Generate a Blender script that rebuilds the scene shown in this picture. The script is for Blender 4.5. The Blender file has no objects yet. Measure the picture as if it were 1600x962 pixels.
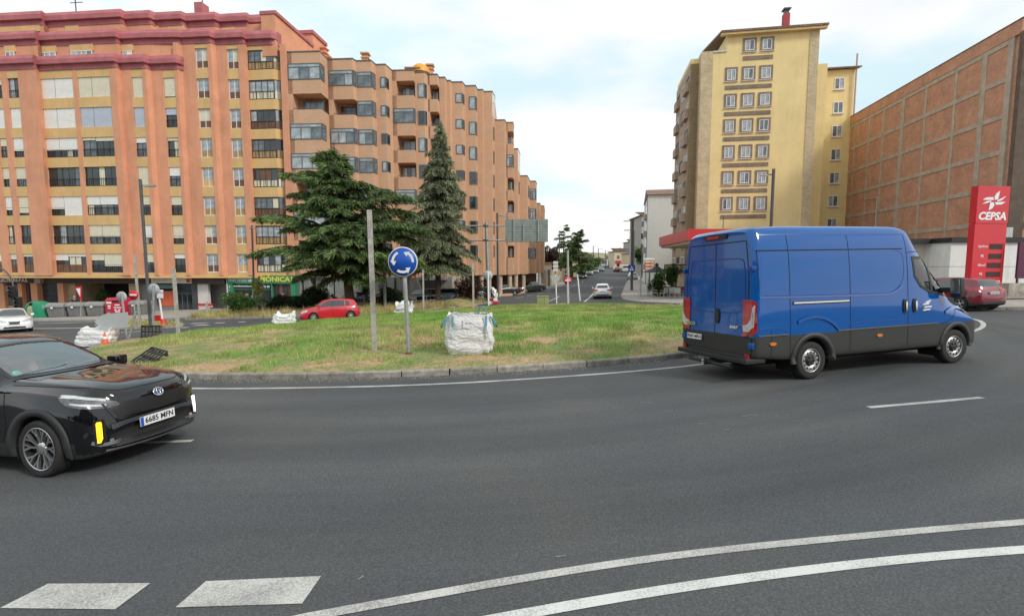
import bpy, bmesh, math, random
import numpy as np
from mathutils import Vector, Matrix
from mathutils.bvhtree import BVHTree
R = math.radians
SC = bpy.context.scene
COL = SC.collection
random.seed(7)
RNG = np.random.default_rng(7)
# ------------------------------------------------------------------ camera
CZ = 2.1
PITCH = R(5.0)
cam = bpy.data.cameras.new('camera'); cam.sensor_width = 36; cam.lens = 36 * 760 / 1600
cam.clip_start = .05; cam.clip_end = 6000
camo = bpy.data.objects.new('camera', cam); COL.objects.link(camo)
camo.location = (0, 0, CZ); camo.rotation_euler = (math.pi / 2 - PITCH, 0, 0)
SC.camera = camo
# ------------------------------------------------------------------ world and sun
SUN_EL, SUN_AZ = R(38), R(128)      # azimuth clockwise from +Y: right and a little behind the camera
w = bpy.data.worlds.new('World'); SC.world = w; w.use_nodes = True
nt = w.node_tree; nt.nodes.clear()
N = nt.nodes.new
out = N('ShaderNodeOutputWorld'); sky = N('ShaderNodeTexSky'); sky.sky_type = 'NISHITA'; sky.sun_disc = False
sky.sun_elevation = SUN_EL; sky.sun_rotation = SUN_AZ; sky.air_density = 1.0; sky.dust_density = 2.0
b1 = N('ShaderNodeBackground'); b1.inputs[1].default_value = .13
b2 = N('ShaderNodeBackground'); b2.inputs[1].default_value = .96
tc = N('ShaderNodeTexCoord'); mp = N('ShaderNodeMapping'); mp.inputs['Scale'].default_value = (1, 1, 2.6)
mp.inputs['Location'].default_value = (.35, .2, .1)
nz = N('ShaderNodeTexNoise'); nz.inputs['Scale'].default_value = 1.5; nz.inputs['Detail'].default_value = 7; nz.inputs['Roughness'].default_value = .55
rp = N('ShaderNodeValToRGB'); rp.color_ramp.elements[0].position = .33; rp.color_ramp.elements[1].position = .6
rp.color_ramp.elements[0].color = (.8, .8, .8, 1); rp.color_ramp.elements[1].color = (1, 1, 1, 1)
nz2 = N('ShaderNodeTexNoise'); nz2.inputs['Scale'].default_value = 2.7; nz2.inputs['Detail'].default_value = 6
rp2 = N('ShaderNodeValToRGB'); rp2.color_ramp.elements[0].position = .38; rp2.color_ramp.elements[1].position = .56
rp2.color_ramp.elements[0].color = (.72, .90, .95, 1); rp2.color_ramp.elements[1].color = (1.0, 1.0, 1.0, 1)
mx = N('ShaderNodeMixShader')
L = nt.links.new
L(tc.outputs['Generated'], mp.inputs[0]); L(mp.outputs[0], nz.inputs['Vector']); L(mp.outputs[0], nz2.inputs['Vector'])
L(nz.outputs[0], rp.inputs[0]); L(rp.outputs[0], mx.inputs[0]); L(nz2.outputs[0], rp2.inputs[0]); L(rp2.outputs[0], b2.inputs[0])
L(sky.outputs[0], b1.inputs[0]); L(b1.outputs[0], mx.inputs[1]); L(b2.outputs[0], mx.inputs[2]); L(mx.outputs[0], out.inputs[0])
sl = bpy.data.lights.new('sun', 'SUN'); sl.energy = 1.9; sl.angle = R(10); sl.color = (1, .95, .87)
so = bpy.data.objects.new('sun', sl); COL.objects.link(so)
sd = Vector((math.sin(SUN_AZ) * math.cos(SUN_EL), math.cos(SUN_AZ) * math.cos(SUN_EL), math.sin(SUN_EL)))
so.rotation_euler = sd.to_track_quat('Z', 'Y').to_euler(); so.location = (40, -30, 60)
SC.view_settings.view_transform = 'Standard'; SC.view_settings.look = 'None'; SC.view_settings.exposure = .2; SC.view_settings.gamma = 1
SC.cycles.max_bounces = 6; SC.cycles.transparent_max_bounces = 12

# ------------------------------------------------------------------ geometry of the place
def ray(px, py):
    a = (px - 800) / 760; b = (py - 481) / 760
    return (a, math.cos(PITCH) - b * math.sin(PITCH), -math.sin(PITCH) - b * math.cos(PITCH))
def lerp(t, pts):
    if t <= pts[0][0]: return pts[0][1]
    for (a, b), (c, d) in zip(pts, pts[1:]):
        if t <= c: return b + (d - b) * (t - a) / (c - a)
    return pts[-1][1]
HP = [(-60, 1.8), (0, 0), (50, -1.5), (60, -1.62), (80, -1.5), (100, -1.1), (126, -.5), (150, .1), (200, 1.3), (260, 2.1), (400, 4)]
def g(x, y):
    return .03 * max(-60, min(30, x)) * lerp(y, [(50, 1), (120, 0)]) + lerp(y, HP)
def G(px, py):                     # where a sight line meets the ground
    dx, dy, dz = ray(px, py)
    f = lambda t: CZ + dz * t - g(dx * t, dy * t)
    t = 1.; pt = 0
    while f(t) > 0 and t < 600: pt = t; t *= 1.02
    a, b = pt, t
    for _ in range(30):
        m = (a + b) / 2
        if f(m) > 0: a = m
        else: b = m
    return dx * a, dy * a
def G3(px, py, o=0):
    x, y = G(px, py); return (x, y, g(x, y) + o)
def at(px, py, Y):
    dx, dy, dz = ray(px, py); t = Y / dy
    return Vector((dx * t, Y, CZ + dz * t))
def atx(px, py, X):
    dx, dy, dz = ray(px, py); t = X / dx
    return Vector((X, dy * t, CZ + dz * t))

# ------------------------------------------------------------------ materials
MATS = {}
def mat(name, col, rough=.7, metal=0., var=.12, scale=2., bump=0., bscale=30., coat=0., emis=None, spec=None, trans=0., alpha=1., dirt=0.):
    if name in MATS: return MATS[name]
    m = bpy.data.materials.new(name); m.use_nodes = True; t = m.node_tree; p = t.nodes['Principled BSDF']
    l = t.links.new; n = t.nodes.new
    c = (col[0], col[1], col[2], 1)
    p.inputs['Base Color'].default_value = c; p.inputs['Roughness'].default_value = rough; p.inputs['Metallic'].default_value = metal
    if coat: p.inputs['Coat Weight'].default_value = coat; p.inputs['Coat Roughness'].default_value = .03
    if spec is not None: p.inputs['Specular IOR Level'].default_value = spec
    if trans: p.inputs['Transmission Weight'].default_value = trans
    if alpha < 1: p.inputs['Alpha'].default_value = alpha
    if emis: p.inputs['Emission Color'].default_value = (*emis[:3], 1); p.inputs['Emission Strength'].default_value = emis[3]
    if var or bump or dirt:
        co = n('ShaderNodeTexCoord')
    if var:
        a = n('ShaderNodeTexNoise'); a.inputs['Scale'].default_value = scale; a.inputs['Detail'].default_value = 8; a.inputs['Roughness'].default_value = .65
        l(co.outputs['Object'], a.inputs['Vector'])
        h = n('ShaderNodeMix'); h.data_type = 'RGBA'
        h.inputs['A'].default_value = tuple(max(0, v * (1 - var * 1.6)) for v in col) + (1,)
        h.inputs['B'].default_value = tuple(min(1, v * (1 + var * 1.2)) for v in col) + (1,)
        r = n('ShaderNodeMapRange'); r.inputs[1].default_value = .3; r.inputs[2].default_value = .7
        l(a.outputs[0], r.inputs[0]); l(r.outputs[0], h.inputs['Factor'])
        cur = h.outputs['Result']
        if dirt:
            mpp = n('ShaderNodeMapping'); mpp.inputs['Scale'].default_value = (1.2, 1.2, .12)
            d = n('ShaderNodeTexNoise'); d.inputs['Scale'].default_value = 2.5; d.inputs['Detail'].default_value = 6
            l(co.outputs['Object'], mpp.inputs[0]); l(mpp.outputs[0], d.inputs['Vector'])
            r2 = n('ShaderNodeMapRange'); r2.inputs[1].default_value = .5; r2.inputs[2].default_value = .8; r2.inputs[3].default_value = 0; r2.inputs[4].default_value = dirt
            l(d.outputs[0], r2.inputs[0])
            h2 = n('ShaderNodeMix'); h2.data_type = 'RGBA'; h2.inputs['B'].default_value = tuple(v * .45 for v in col) + (1,)
            l(r2.outputs[0], h2.inputs['Factor']); l(cur, h2.inputs['A']); cur = h2.outputs['Result']
        l(cur, p.inputs['Base Color'])
    if bump:
        a = n('ShaderNodeTexNoise'); a.inputs['Scale'].default_value = bscale; a.inputs['Detail'].default_value = 5
        l(co.outputs['Object'], a.inputs['Vector'])
        bb = n('ShaderNodeBump'); bb.inputs['Strength'].default_value = bump; bb.inputs['Distance'].default_value = .02
        l(a.outputs[0], bb.inputs['Height']); l(bb.outputs[0], p.inputs['Normal'])
    MATS[name] = m; return m

def asphalt(name='asphalt', base=(.052, .055, .058)):
    m = bpy.data.materials.new(name); m.use_nodes = True; t = m.node_tree; p = t.nodes['Principled BSDF']; l = t.links.new; n = t.nodes.new
    geo = n('ShaderNodeNewGeometry')
    sub = n('ShaderNodeVectorMath'); sub.operation = 'SUBTRACT'; sub.inputs[1].default_value = (-2.2, 25, 0)
    mz = n('ShaderNodeVectorMath'); mz.operation = 'MULTIPLY'; mz.inputs[1].default_value = (1, 1, 0)
    ln = n('ShaderNodeVectorMath'); ln.operation = 'LENGTH'
    l(geo.outputs['Position'], sub.inputs[0]); l(sub.outputs[0], mz.inputs[0]); l(mz.outputs[0], ln.inputs[0])
    nr = n('ShaderNodeVectorMath'); nr.operation = 'NORMALIZE'; l(mz.outputs[0], nr.inputs[0])
    sc = n('ShaderNodeVectorMath'); sc.operation = 'SCALE'; sc.inputs['Scale'].default_value = 1.6; l(nr.outputs[0], sc.inputs[0])
    cx = n('ShaderNodeCombineXYZ'); l(ln.outputs['Value'], cx.inputs[2])
    ad = n('ShaderNodeVectorMath'); ad.operation = 'ADD'; l(sc.outputs[0], ad.inputs[0]); l(cx.outputs[0], ad.inputs[1])
    lane = n('ShaderNodeTexNoise'); lane.inputs['Scale'].default_value = 1.1; lane.inputs['Detail'].default_value = 6; lane.inputs['Roughness'].default_value = .6
    l(ad.outputs[0], lane.inputs['Vector'])
    big = n('ShaderNodeTexNoise'); big.inputs['Scale'].default_value = .35; big.inputs['Detail'].default_value = 5; l(geo.outputs['Position'], big.inputs['Vector'])
    fine = n('ShaderNodeTexNoise'); fine.inputs['Scale'].default_value = 62; fine.inputs['Detail'].default_value = 3; fine.inputs['Roughness'].default_value = .7; l(geo.outputs['Position'], fine.inputs['Vector'])
    vo = n('ShaderNodeTexVoronoi'); vo.inputs['Scale'].default_value = 48; l(geo.outputs['Position'], vo.inputs['Vector'])
    def mr(s, a, b, c, d):
        r = n('ShaderNodeMapRange'); r.inputs[1].default_value = a; r.inputs[2].default_value = b; r.inputs[3].default_value = c; r.inputs[4].default_value = d; l(s, r.inputs[0]); return r.outputs[0]
    def mul(a, b):
        q = n('ShaderNodeMath'); q.operation = 'MULTIPLY'; l(a, q.inputs[0]); l(b, q.inputs[1]); return q.outputs[0]
    v = mul(mul(mr(lane.outputs[0], .32, .68, .80, 1.20), mr(big.outputs[0], .3, .7, .94, 1.07)), mul(mr(fine.outputs[0], .32, .68, .72, 1.3), mr(vo.outputs['Distance'], 0, .6, 1.2, .82)))
    tint = n('ShaderNodeMix'); tint.data_type = 'RGBA'; tint.inputs['A'].default_value = (*base, 1); tint.inputs['B'].default_value = (base[0] * 1.10, base[1] * 1.04, base[2] * .98, 1)
    l(mr(big.outputs[0], .42, .6, 0, 1), tint.inputs['Factor'])
    s2 = n('ShaderNodeVectorMath'); s2.operation = 'SCALE'; l(tint.outputs['Result'], s2.inputs[0]); l(v, s2.inputs['Scale'])
    # pale stone chips
    v3 = n('ShaderNodeTexVoronoi'); v3.inputs['Scale'].default_value = 26; l(geo.outputs['Position'], v3.inputs['Vector'])
    lt = n('ShaderNodeMath'); lt.operation = 'LESS_THAN'; lt.inputs[1].default_value = .07; l(v3.outputs['Distance'], lt.inputs[0])
    sepc = n('ShaderNodeSeparateColor'); l(v3.outputs['Color'], sepc.inputs[0])
    gt = n('ShaderNodeMath'); gt.operation = 'GREATER_THAN'; gt.inputs[1].default_value = .86; l(sepc.outputs[0], gt.inputs[0])
    ch = n('ShaderNodeMix'); ch.data_type = 'RGBA'; ch.inputs['B'].default_value = (.22, .21, .19, 1)
    l(mul(lt.outputs[0], gt.outputs[0]), ch.inputs['Factor']); l(s2.outputs[0], ch.inputs['A'])
    l(ch.outputs['Result'], p.inputs['Base Color'])
    l(mr(lane.outputs[0], .3, .7, .72, .9), p.inputs['Roughness'])
    p.inputs['Specular IOR Level'].default_value = .35
    bb = n('ShaderNodeBump'); bb.inputs['Strength'].default_value = .55; bb.inputs['Distance'].default_value = .006
    l(fine.outputs[0], bb.inputs['Height']); l(bb.outputs[0], p.inputs['Normal'])
    return m

def paintmat(name, col, wear=.5):
    m = bpy.data.materials.new(name); m.use_nodes = True; t = m.node_tree; p = t.nodes['Principled BSDF']; l = t.links.new; n = t.nodes.new
    geo = n('ShaderNodeNewGeometry')
    f = n('ShaderNodeTexNoise'); f.inputs['Scale'].default_value = 60; f.inputs['Detail'].default_value = 5; f.inputs['Roughness'].default_value = .75; l(geo.outputs['Position'], f.inputs['Vector'])
    b = n('ShaderNodeTexNoise'); b.inputs['Scale'].default_value = 2.2; b.inputs['Detail'].default_value = 4; l(geo.outputs['Position'], b.inputs['Vector'])
    a = n('ShaderNodeMath'); a.operation = 'MULTIPLY_ADD'; a.inputs[1].default_value = .55; l(b.outputs[0], a.inputs[0]); l(f.outputs[0], a.inputs[2])
    r = n('ShaderNodeValToRGB'); e = r.color_ramp.elements
    e[0].position = .80 - wear * .15; e[0].color = (*col, 1); e[1].position = 1.02 - wear * .12; e[1].color = tuple(c * .45 for c in col) + (1,)
    l(a.outputs[0], r.inputs[0]); l(r.outputs[0], p.inputs['Base Color']); p.inputs['Roughness'].default_value = .75
    return m

def brickmat(name, c1, c2, cm, bw=.24, bh=.06, mort=.008, var=.3, obj=True):
    m = bpy.data.materials.new(name); m.use_nodes = True; t = m.node_tree; p = t.nodes['Principled BSDF']; l = t.links.new; n = t.nodes.new
    co = n('ShaderNodeTexCoord'); sp = n('ShaderNodeSeparateXYZ'); l(co.outputs['Object'], sp.inputs[0])
    s = n('ShaderNodeMath'); s.operation = 'ADD'; l(sp.outputs[0], s.inputs[0]); l(sp.outputs[1], s.inputs[1])
    cb = n('ShaderNodeCombineXYZ'); l(s.outputs[0], cb.inputs[0]); l(sp.outputs[2], cb.inputs[1])
    b = n('ShaderNodeTexBrick'); b.inputs['Color1'].default_value = (*c1, 1); b.inputs['Color2'].default_value = (*c2, 1); b.inputs['Mortar'].default_value = (*cm, 1)
    b.inputs['Scale'].default_value = 1; b.inputs['Mortar Size'].default_value = mort; b.inputs['Brick Width'].default_value = bw; b.inputs['Row Height'].default_value = bh
    l(cb.outputs[0], b.inputs['Vector'])
    f = n('ShaderNodeTexNoise'); f.inputs['Scale'].default_value = .8; f.inputs['Detail'].default_value = 10; f.inputs['Roughness'].default_value = .8; l(co.outputs['Object'], f.inputs['Vector'])
    r = n('ShaderNodeMapRange'); r.inputs[1].default_value = .3; r.inputs[2].default_value = .7; r.inputs[3].default_value = 1 - var; r.inputs[4].default_value = 1 + var; l(f.outputs[0], r.inputs[0])
    sc = n('ShaderNodeVectorMath'); sc.operation = 'SCALE'; l(b.outputs[0], sc.inputs[0]); l(r.outputs[0], sc.inputs['Scale'])
    l(sc.outputs[0], p.inputs['Base Color']); p.inputs['Roughness'].default_value = .85
    return m

# ------------------------------------------------------------------ mesh helpers
class MB:
    def __init__(s): s.v = []; s.f = []; s.m = []; s.sm = []
    def add(s, vs, fs, mi=0, smooth=False):
        o = len(s.v); s.v += [tuple(v) for v in vs]
        for f in fs: s.f.append(tuple(i + o for i in f)); s.m.append(mi); s.sm.append(smooth)
        return s
    def box(s, x0, x1, y0, y1, z0, z1, mi=0, M=None):
        vs = [(x, y, z) for z in (z0, z1) for y in (y0, y1) for x in (x0, x1)]
        if M is not None: vs = [tuple(M @ Vector(v)) for v in vs]
        return s.add(vs, [(0, 2, 3, 1), (4, 5, 7, 6), (0, 1, 5, 4), (2, 6, 7, 3), (0, 4, 6, 2), (1, 3, 7, 5)], mi)
    def prism(s, poly, z0, z1, mi=0, M=None, top=None):     # poly in xy (counter-clockwise), extruded in z
        n = len(poly); t = top or poly
        vs = [(x, y, z0) for x, y in poly] + [(x, y, z1) for x, y in t]
        if M is not None: vs = [tuple(M @ Vector(v)) for v in vs]
        return s.add(vs, [tuple(reversed(range(n))), tuple(range(n, 2 * n))] + [(i, (i + 1) % n, n + (i + 1) % n, n + i) for i in range(n)], mi)
    def tube(s, path, r, n=8, mi=0, cap=True, smooth=True):
        path = [Vector(p) for p in path]; rs = r if isinstance(r, (list, tuple)) else [r] * len(path)
        vs = []; k = len(path)
        for i, p in enumerate(path):
            d = (path[min(i + 1, k - 1)] - path[max(i - 1, 0)]).normalized()
            a = d.cross(Vector((0, 0, 1)))
            if a.length < .05: a = d.cross(Vector((1, 0, 0)))
            a.normalize(); b = d.cross(a)
            for j in range(n):
                t = 2 * math.pi * j / n; vs.append(p + a * (rs[i] * math.cos(t)) + b * (rs[i] * math.sin(t)))
        fs = [(i * n + j, i * n + (j + 1) % n, (i + 1) * n + (j + 1) % n, (i + 1) * n + j) for i in range(k - 1) for j in range(n)]
        s.add(vs, fs, mi, smooth)
        if cap: s.add([vs[j] for j in range(n)], [tuple(range(n))], mi); s.add([vs[(k - 1) * n + j] for j in range(n)], [tuple(reversed(range(n)))], mi)
        return s
    def lathe(s, prof, n=24, axis='z', c=(0, 0, 0), mi=0, smooth=True):
        vs = []; k = len(prof)
        for (r, h) in prof:
            for j in range(n):
                t = 2 * math.pi * j / n; a, b = r * math.cos(t), r * math.sin(t)
                v = {'z': (a, b, h), 'y': (a, h, b), 'x': (h, a, b)}[axis]
                vs.append((v[0] + c[0], v[1] + c[1], v[2] + c[2]))
        fs = [(i * n + j, i * n + (j + 1) % n, (i + 1) * n + (j + 1) % n, (i + 1) * n + j) for i in range(k - 1) for j in range(n)]
        return s.add(vs, fs, mi, smooth)
    def disc(s, r, n=24, c=(0, 0, 0), axis='y', mi=0):
        vs = []
        for j in range(n):
            t = 2 * math.pi * j / n; a, b = r * math.cos(t), r * math.sin(t)
            v = {'z': (a, b, 0), 'y': (a, 0, b), 'x': (0, a, b)}[axis]
            vs.append((v[0] + c[0], v[1] + c[1], v[2] + c[2]))
        return s.add(vs, [tuple(range(n))], mi)
    def plate(s, poly, y0, y1, mi=0, M=None):       # poly in (x, z), thickness in y
        n = len(poly); vs = [(x, y0, z) for x, z in poly] + [(x, y1, z) for x, z in poly]
        if M is not None: vs = [tuple(M @ Vector(v)) for v in vs]
        return s.add(vs, [tuple(range(n)), tuple(reversed(range(n, 2 * n)))] + [(i, n + i, n + (i + 1) % n, (i + 1) % n) for i in range(n)], mi)
    def build(s, name, mats, parent=None, loc=None, rz=0, bevel=0, autosm=False):
        me = bpy.data.meshes.new(name); me.from_pydata(s.v, [], s.f)
        for m in (mats if isinstance(mats, (list, tuple)) else [mats]): me.materials.append(m)
        me.polygons.foreach_set('material_index', s.m); me.polygons.foreach_set('use_smooth', s.sm)
        if bevel or autosm or True:
            bm = bmesh.new(); bm.from_mesh(me)
            if autosm: bmesh.ops.remove_doubles(bm, verts=bm.verts, dist=.0004)
            bmesh.ops.recalc_face_normals(bm, faces=bm.faces)
            if bevel:
                bmesh.ops.remove_doubles(bm, verts=bm.verts, dist=.0004)
                es = [e for e in bm.edges if len(e.link_faces) == 2 and e.calc_face_angle(0) > .6]
                bmesh.ops.bevel(bm, geom=es, offset=bevel, segments=2, affect='EDGES', profile=.6)
                for f in bm.faces: f.smooth = True
            bm.to_mesh(me); bm.free()
        if bevel or autosm:
            try: me.set_sharp_from_angle(angle=R(40))
            except Exception: pass
        me.update()
        return link(name, me, parent, loc, rz)
def link(name, me, parent=None, loc=None, rz=0):
    o = bpy.data.objects.new(name, me); COL.objects.link(o)
    if parent is not None: o.parent = parent
    if loc is not None: o.location = loc
    if rz: o.rotation_euler = (0, 0, rz)
    return o
def tag(o, label, cat, group=None):
    o['label'] = label; o['category'] = cat
    if group: o['group'] = group
    return o
def thing(name, label, cat, loc=(0, 0, 0), rz=0, group=None):
    o = bpy.data.objects.new(name, None); COL.objects.link(o); o.empty_display_size = .2
    o.location = loc; o.rotation_euler = (0, 0, rz); return tag(o, label, cat, group)
def struct(o): o['kind'] = 'structure'; return o
def stuff(o): o['kind'] = 'stuff'; return o
def kids(o): return [c for c in COL.objects if c.parent == o]
def copytree(o, loc, rz=0, label=None, table=None, sc=None):
    n = o.copy(); COL.objects.link(n); n.location = loc; n.rotation_euler = (0, 0, rz)
    if label: n['label'] = label
    if sc: n.scale = (sc, sc, sc)
    for c in list(o.children):
        d = c.copy(); COL.objects.link(d); d.parent = n
        for e in list(c.children):
            h = e.copy(); COL.objects.link(h); h.parent = d
    return n
def npmesh(name, V, Fq, mats, parent=None, mi=None, smooth=False):
    me = bpy.data.meshes.new(name); k = Fq.shape[1]
    me.vertices.add(len(V)); me.vertices.foreach_set('co', np.asarray(V, dtype=np.float32).ravel())
    me.loops.add(Fq.size); me.loops.foreach_set('vertex_index', Fq.astype(np.int32).ravel())
    me.polygons.add(len(Fq)); me.polygons.foreach_set('loop_start', np.arange(0, Fq.size, k, dtype=np.int32))
    for m in mats: me.materials.append(m)
    if mi is not None: me.polygons.foreach_set('material_index', mi.astype(np.int32))
    me.update(calc_edges=True); me.validate()
    return link(name, me, parent)
def text(s, size, mtl, name, parent, M, depth=.006, align='CENTER', bold=0, sx=1.):
    c = bpy.data.curves.new(name, 'FONT'); c.body = s; c.size = size; c.align_x = align; c.align_y = 'CENTER'; c.extrude = depth / 2; c.offset = bold; c.resolution_u = 2
    o = bpy.data.objects.new(name + '_tmp', c); COL.objects.link(o)
    dg = bpy.context.evaluated_depsgraph_get(); me = bpy.data.meshes.new_from_object(o.evaluated_get(dg)); bpy.data.objects.remove(o)
    bpy.data.curves.remove(c)
    me.transform(M @ Matrix.Diagonal((sx, 1, 1, 1))); me.materials.clear(); me.materials.append(mtl); me.name = name
    return link(name, me, parent)
def Mface(loc, nx, ny):        # text plane upright, reading direction such that its face looks along (nx, ny)
    n = Vector((nx, ny, 0)).normalized(); z = Vector((0, 0, 1)); x = z.cross(n)
    return Matrix(((x.x, z.x, n.x, loc[0]), (x.y, z.y, n.y, loc[1]), (x.z, z.z, n.z, loc[2]), (0, 0, 0, 1)))
def chaikin(p, it=2, closed=True):
    for _ in range(it):
        q = []; n = len(p)
        for i in range(n if closed else n - 1):
            a, b = p[i], p[(i + 1) % n]
            q += [(a[0] * .75 + b[0] * .25, a[1] * .75 + b[1] * .25), (a[0] * .25 + b[0] * .75, a[1] * .25 + b[1] * .75)]
        if not closed: q = [p[0]] + q + [p[-1]]
        p = q
    return p
def inside(p, x, y):
    c = False; n = len(p); j = n - 1
    for i in range(n):
        if (p[i][1] > y) != (p[j][1] > y) and x < (p[j][0] - p[i][0]) * (y - p[i][1]) / (p[j][1] - p[i][1]) + p[i][0]: c = not c
        j = i
    return c
def sheet(name, poly, off, mtl, skirt=0., parent=None, zf=None, step=None):
    zf = zf or (lambda x, y: g(x, y) + off)
    bm = bmesh.new(); vs = [bm.verts.new((x, y, 0)) for x, y in poly]; bm.faces.new(vs)
    xs = [p[0] for p in poly]; ys = [p[1] for p in poly]
    cuts = [('y', c) for c in (0, 50, 60, 80, 100, 126, 150, 200, 260) if min(ys) < c < max(ys)] + [('x', c) for c in (-60, 30) if min(xs) < c < max(xs)]
    if max(ys) > 50 or step:
        s = step or 6
        cuts += [('y', c) for c in np.arange(min(ys) + .01, max(ys), s)] + [('x', c) for c in np.arange(min(xs) + .01, max(xs), s)]
    for ax, c in cuts:
        no = (0, 1, 0) if ax == 'y' else (1, 0, 0); co = (0, c, 0) if ax == 'y' else (c, 0, 0)
        bmesh.ops.bisect_plane(bm, geom=bm.verts[:] + bm.edges[:] + bm.faces[:], plane_co=co, plane_no=no, dist=1e-5)
    if skirt:
        be = [e for e in bm.edges if len(e.link_faces) == 1]
        r = bmesh.ops.extrude_edge_only(bm, edges=be)
        lo = {v for v in r['geom'] if isinstance(v, bmesh.types.BMVert)}
    else: lo = set()
    for v in bm.verts: v.co.z = zf(v.co.x, v.co.y) - (skirt if v in lo else 0)
    bmesh.ops.recalc_face_normals(bm, faces=bm.faces)
    if sum(f.normal.z * f.calc_area() for f in bm.faces) < 0: bmesh.ops.reverse_faces(bm, faces=bm.faces)
    me = bpy.data.meshes.new(name); bm.to_mesh(me); bm.free(); me.materials.append(mtl)
    return link(name, me, parent)
def ribbon(name, pts, wd, off, mtl, parent=None, zf=None, mb=None, sub=1.5):
    P = []
    for a, b in zip(pts, pts[1:]):
        d = math.dist(a, b); k = max(1, int(d / sub))
        P += [(a[0] + (b[0] - a[0]) * i / k, a[1] + (b[1] - a[1]) * i / k) for i in range(k)]
    P.append(pts[-1]); V = []
    zf = zf or (lambda x, y: g(x, y) + off)
    for i, p in enumerate(P):
        a = Vector(P[max(i - 1, 0)]); b = Vector(P[min(i + 1, len(P) - 1)]); d = (b - a).normalized(); n = Vector((-d.y, d.x)) * wd / 2
        for s in (-1, 1): x, y = p[0] + n.x * s, p[1] + n.y * s; V.append((x, y, zf(x, y)))
    F = [(2 * i, 2 * i + 2, 2 * i + 3, 2 * i + 1) for i in range(len(P) - 1)]
    m = mb or MB(); m.add(V, F)
    return m if mb else m.build(name, mtl, parent)
# ================================================================== GROUND, ROAD, ISLAND
ASPH = asphalt('asphalt', (.078, .084, .089))
LINE = paintmat('road_paint', (.53, .52, .49), .8); LINEW = paintmat('road_paint_new', (.62, .62, .59), .35)
CONC = mat('concrete_kerb', (.33, .30, .26), .85, var=.28, scale=6, bump=.4, bscale=40)
PAVE = mat('pavement', (.34, .32, .29), .85, var=.16, scale=1.2, bump=.2)
xs = [-2500, -800, -300, -150, -100] + list(range(-60, 31, 6)) + [40, 60, 100, 200, 500, 2500]
ys = [-300, -60, 0, 10, 20, 30, 40, 50] + list(range(55, 160, 5)) + [175, 200, 230, 260, 320, 400, 700, 1500, 3000]
V = np.array([(x, y, g(x, y)) for y in ys for x in xs]); nx = len(xs)
F = np.array([(j * nx + i, j * nx + i + 1, (j + 1) * nx + i + 1, (j + 1) * nx + i) for j in range(len(ys) - 1) for i in range(nx - 1)])
struct(npmesh('road', V, F, [ASPH]))

ICX, ICY = -2.2, 25.0
def _irt():
    k = [(0, 14.3), (60, 14.3), (75, 13.8), (89, 13.0), (104, 11.3), (131, 9.4), (160, 8.9), (179, 10.3), (190, 12.2), (198, 14.5), (206, 15.2), (222, 15.1), (247, 14.8), (262, 14.3), (282, 14.15), (296, 14.4), (330, 14.4), (360, 14.3)]
    v = [lerp(a, k) for a in range(0, 360, 2)]
    for _ in range(4): v = [(v[i - 1] + 2 * v[i] + v[(i + 1) % len(v)]) / 4 for i in range(len(v))]
    return [(2 * i, q) for i, q in enumerate(v)] + [(360, v[0])]
IRT = _irt()
def IR(t):
    return lerp(math.degrees(t) % 360, IRT)
def IP(t, o=0): r = IR(t) + o; return (ICX + r * math.cos(t), ICY + r * math.sin(t))
def mound(x, y):
    dx, dy = x - ICX, y - ICY; r = math.hypot(dx, dy) / IR(math.atan2(dy, dx)); r = min(r, 1)
    return g(x, y) + .12 + .40 * (1 - r * r) ** .9 * max(0, min(1, (31 - y) / 11)) + (.035 * math.sin(x * 1.3 + 2) * math.sin(y * 1.1) + .02 * math.sin(x * 3.1) * math.sin(y * 2.7 + 1)) * (1 - r * r)
# kerb: one stone per metre
kerb = struct(thing('island_kerb', 'ring of pale concrete kerb stones round the grass island', 'kerb', (0, 0, 0)))
del kerb['label'], kerb['category']
ths = [0.]
while ths[-1] < 2 * math.pi: ths.append(ths[-1] + 1.0 / IR(ths[-1]))
nst = len(ths) - 1; KM = [CONC, mat('concrete_kerb_dark', (.26, .24, .21), .9, var=.3, scale=5, bump=.4, bscale=40)]
for i in range(nst):
    a = 2 * math.pi * i / nst; b = 2 * math.pi * (i + 1) / nst - .0016 * random.uniform(.6, 1.5)
    q = [IP(a, -.16), IP(b, -.16), IP(b, 0), IP(a, 0)]; t = [IP(a, -.16), IP(b, -.16), IP(b, -.025), IP(a, -.025)]
    c = Vector(IP((a + b) / 2)); z = g(c.x, c.y) + random.uniform(-.004, .004)
    m = MB(); vs = []
    for (x, y) in q: vs.append((x, y, g(x, y) - .1))
    for (x, y) in [q[0], q[1], q[2], q[3]]: vs.append((x, y, g(x, y) + (.11 if (x, y) in (q[2], q[3]) else .135)))
    for (x, y) in t[2:]: vs.append((x, y, g(x, y) + .14))
    m.add(vs, [(3, 2, 6, 7), (7, 6, 8, 9), (9, 8, 5, 4), (0, 4, 5, 1), (0, 3, 7, 9, 4), (1, 5, 8, 6, 2)])
    m.build('kerb_stone', KM[1 if random.random() < .3 else 0], kerb)
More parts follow.
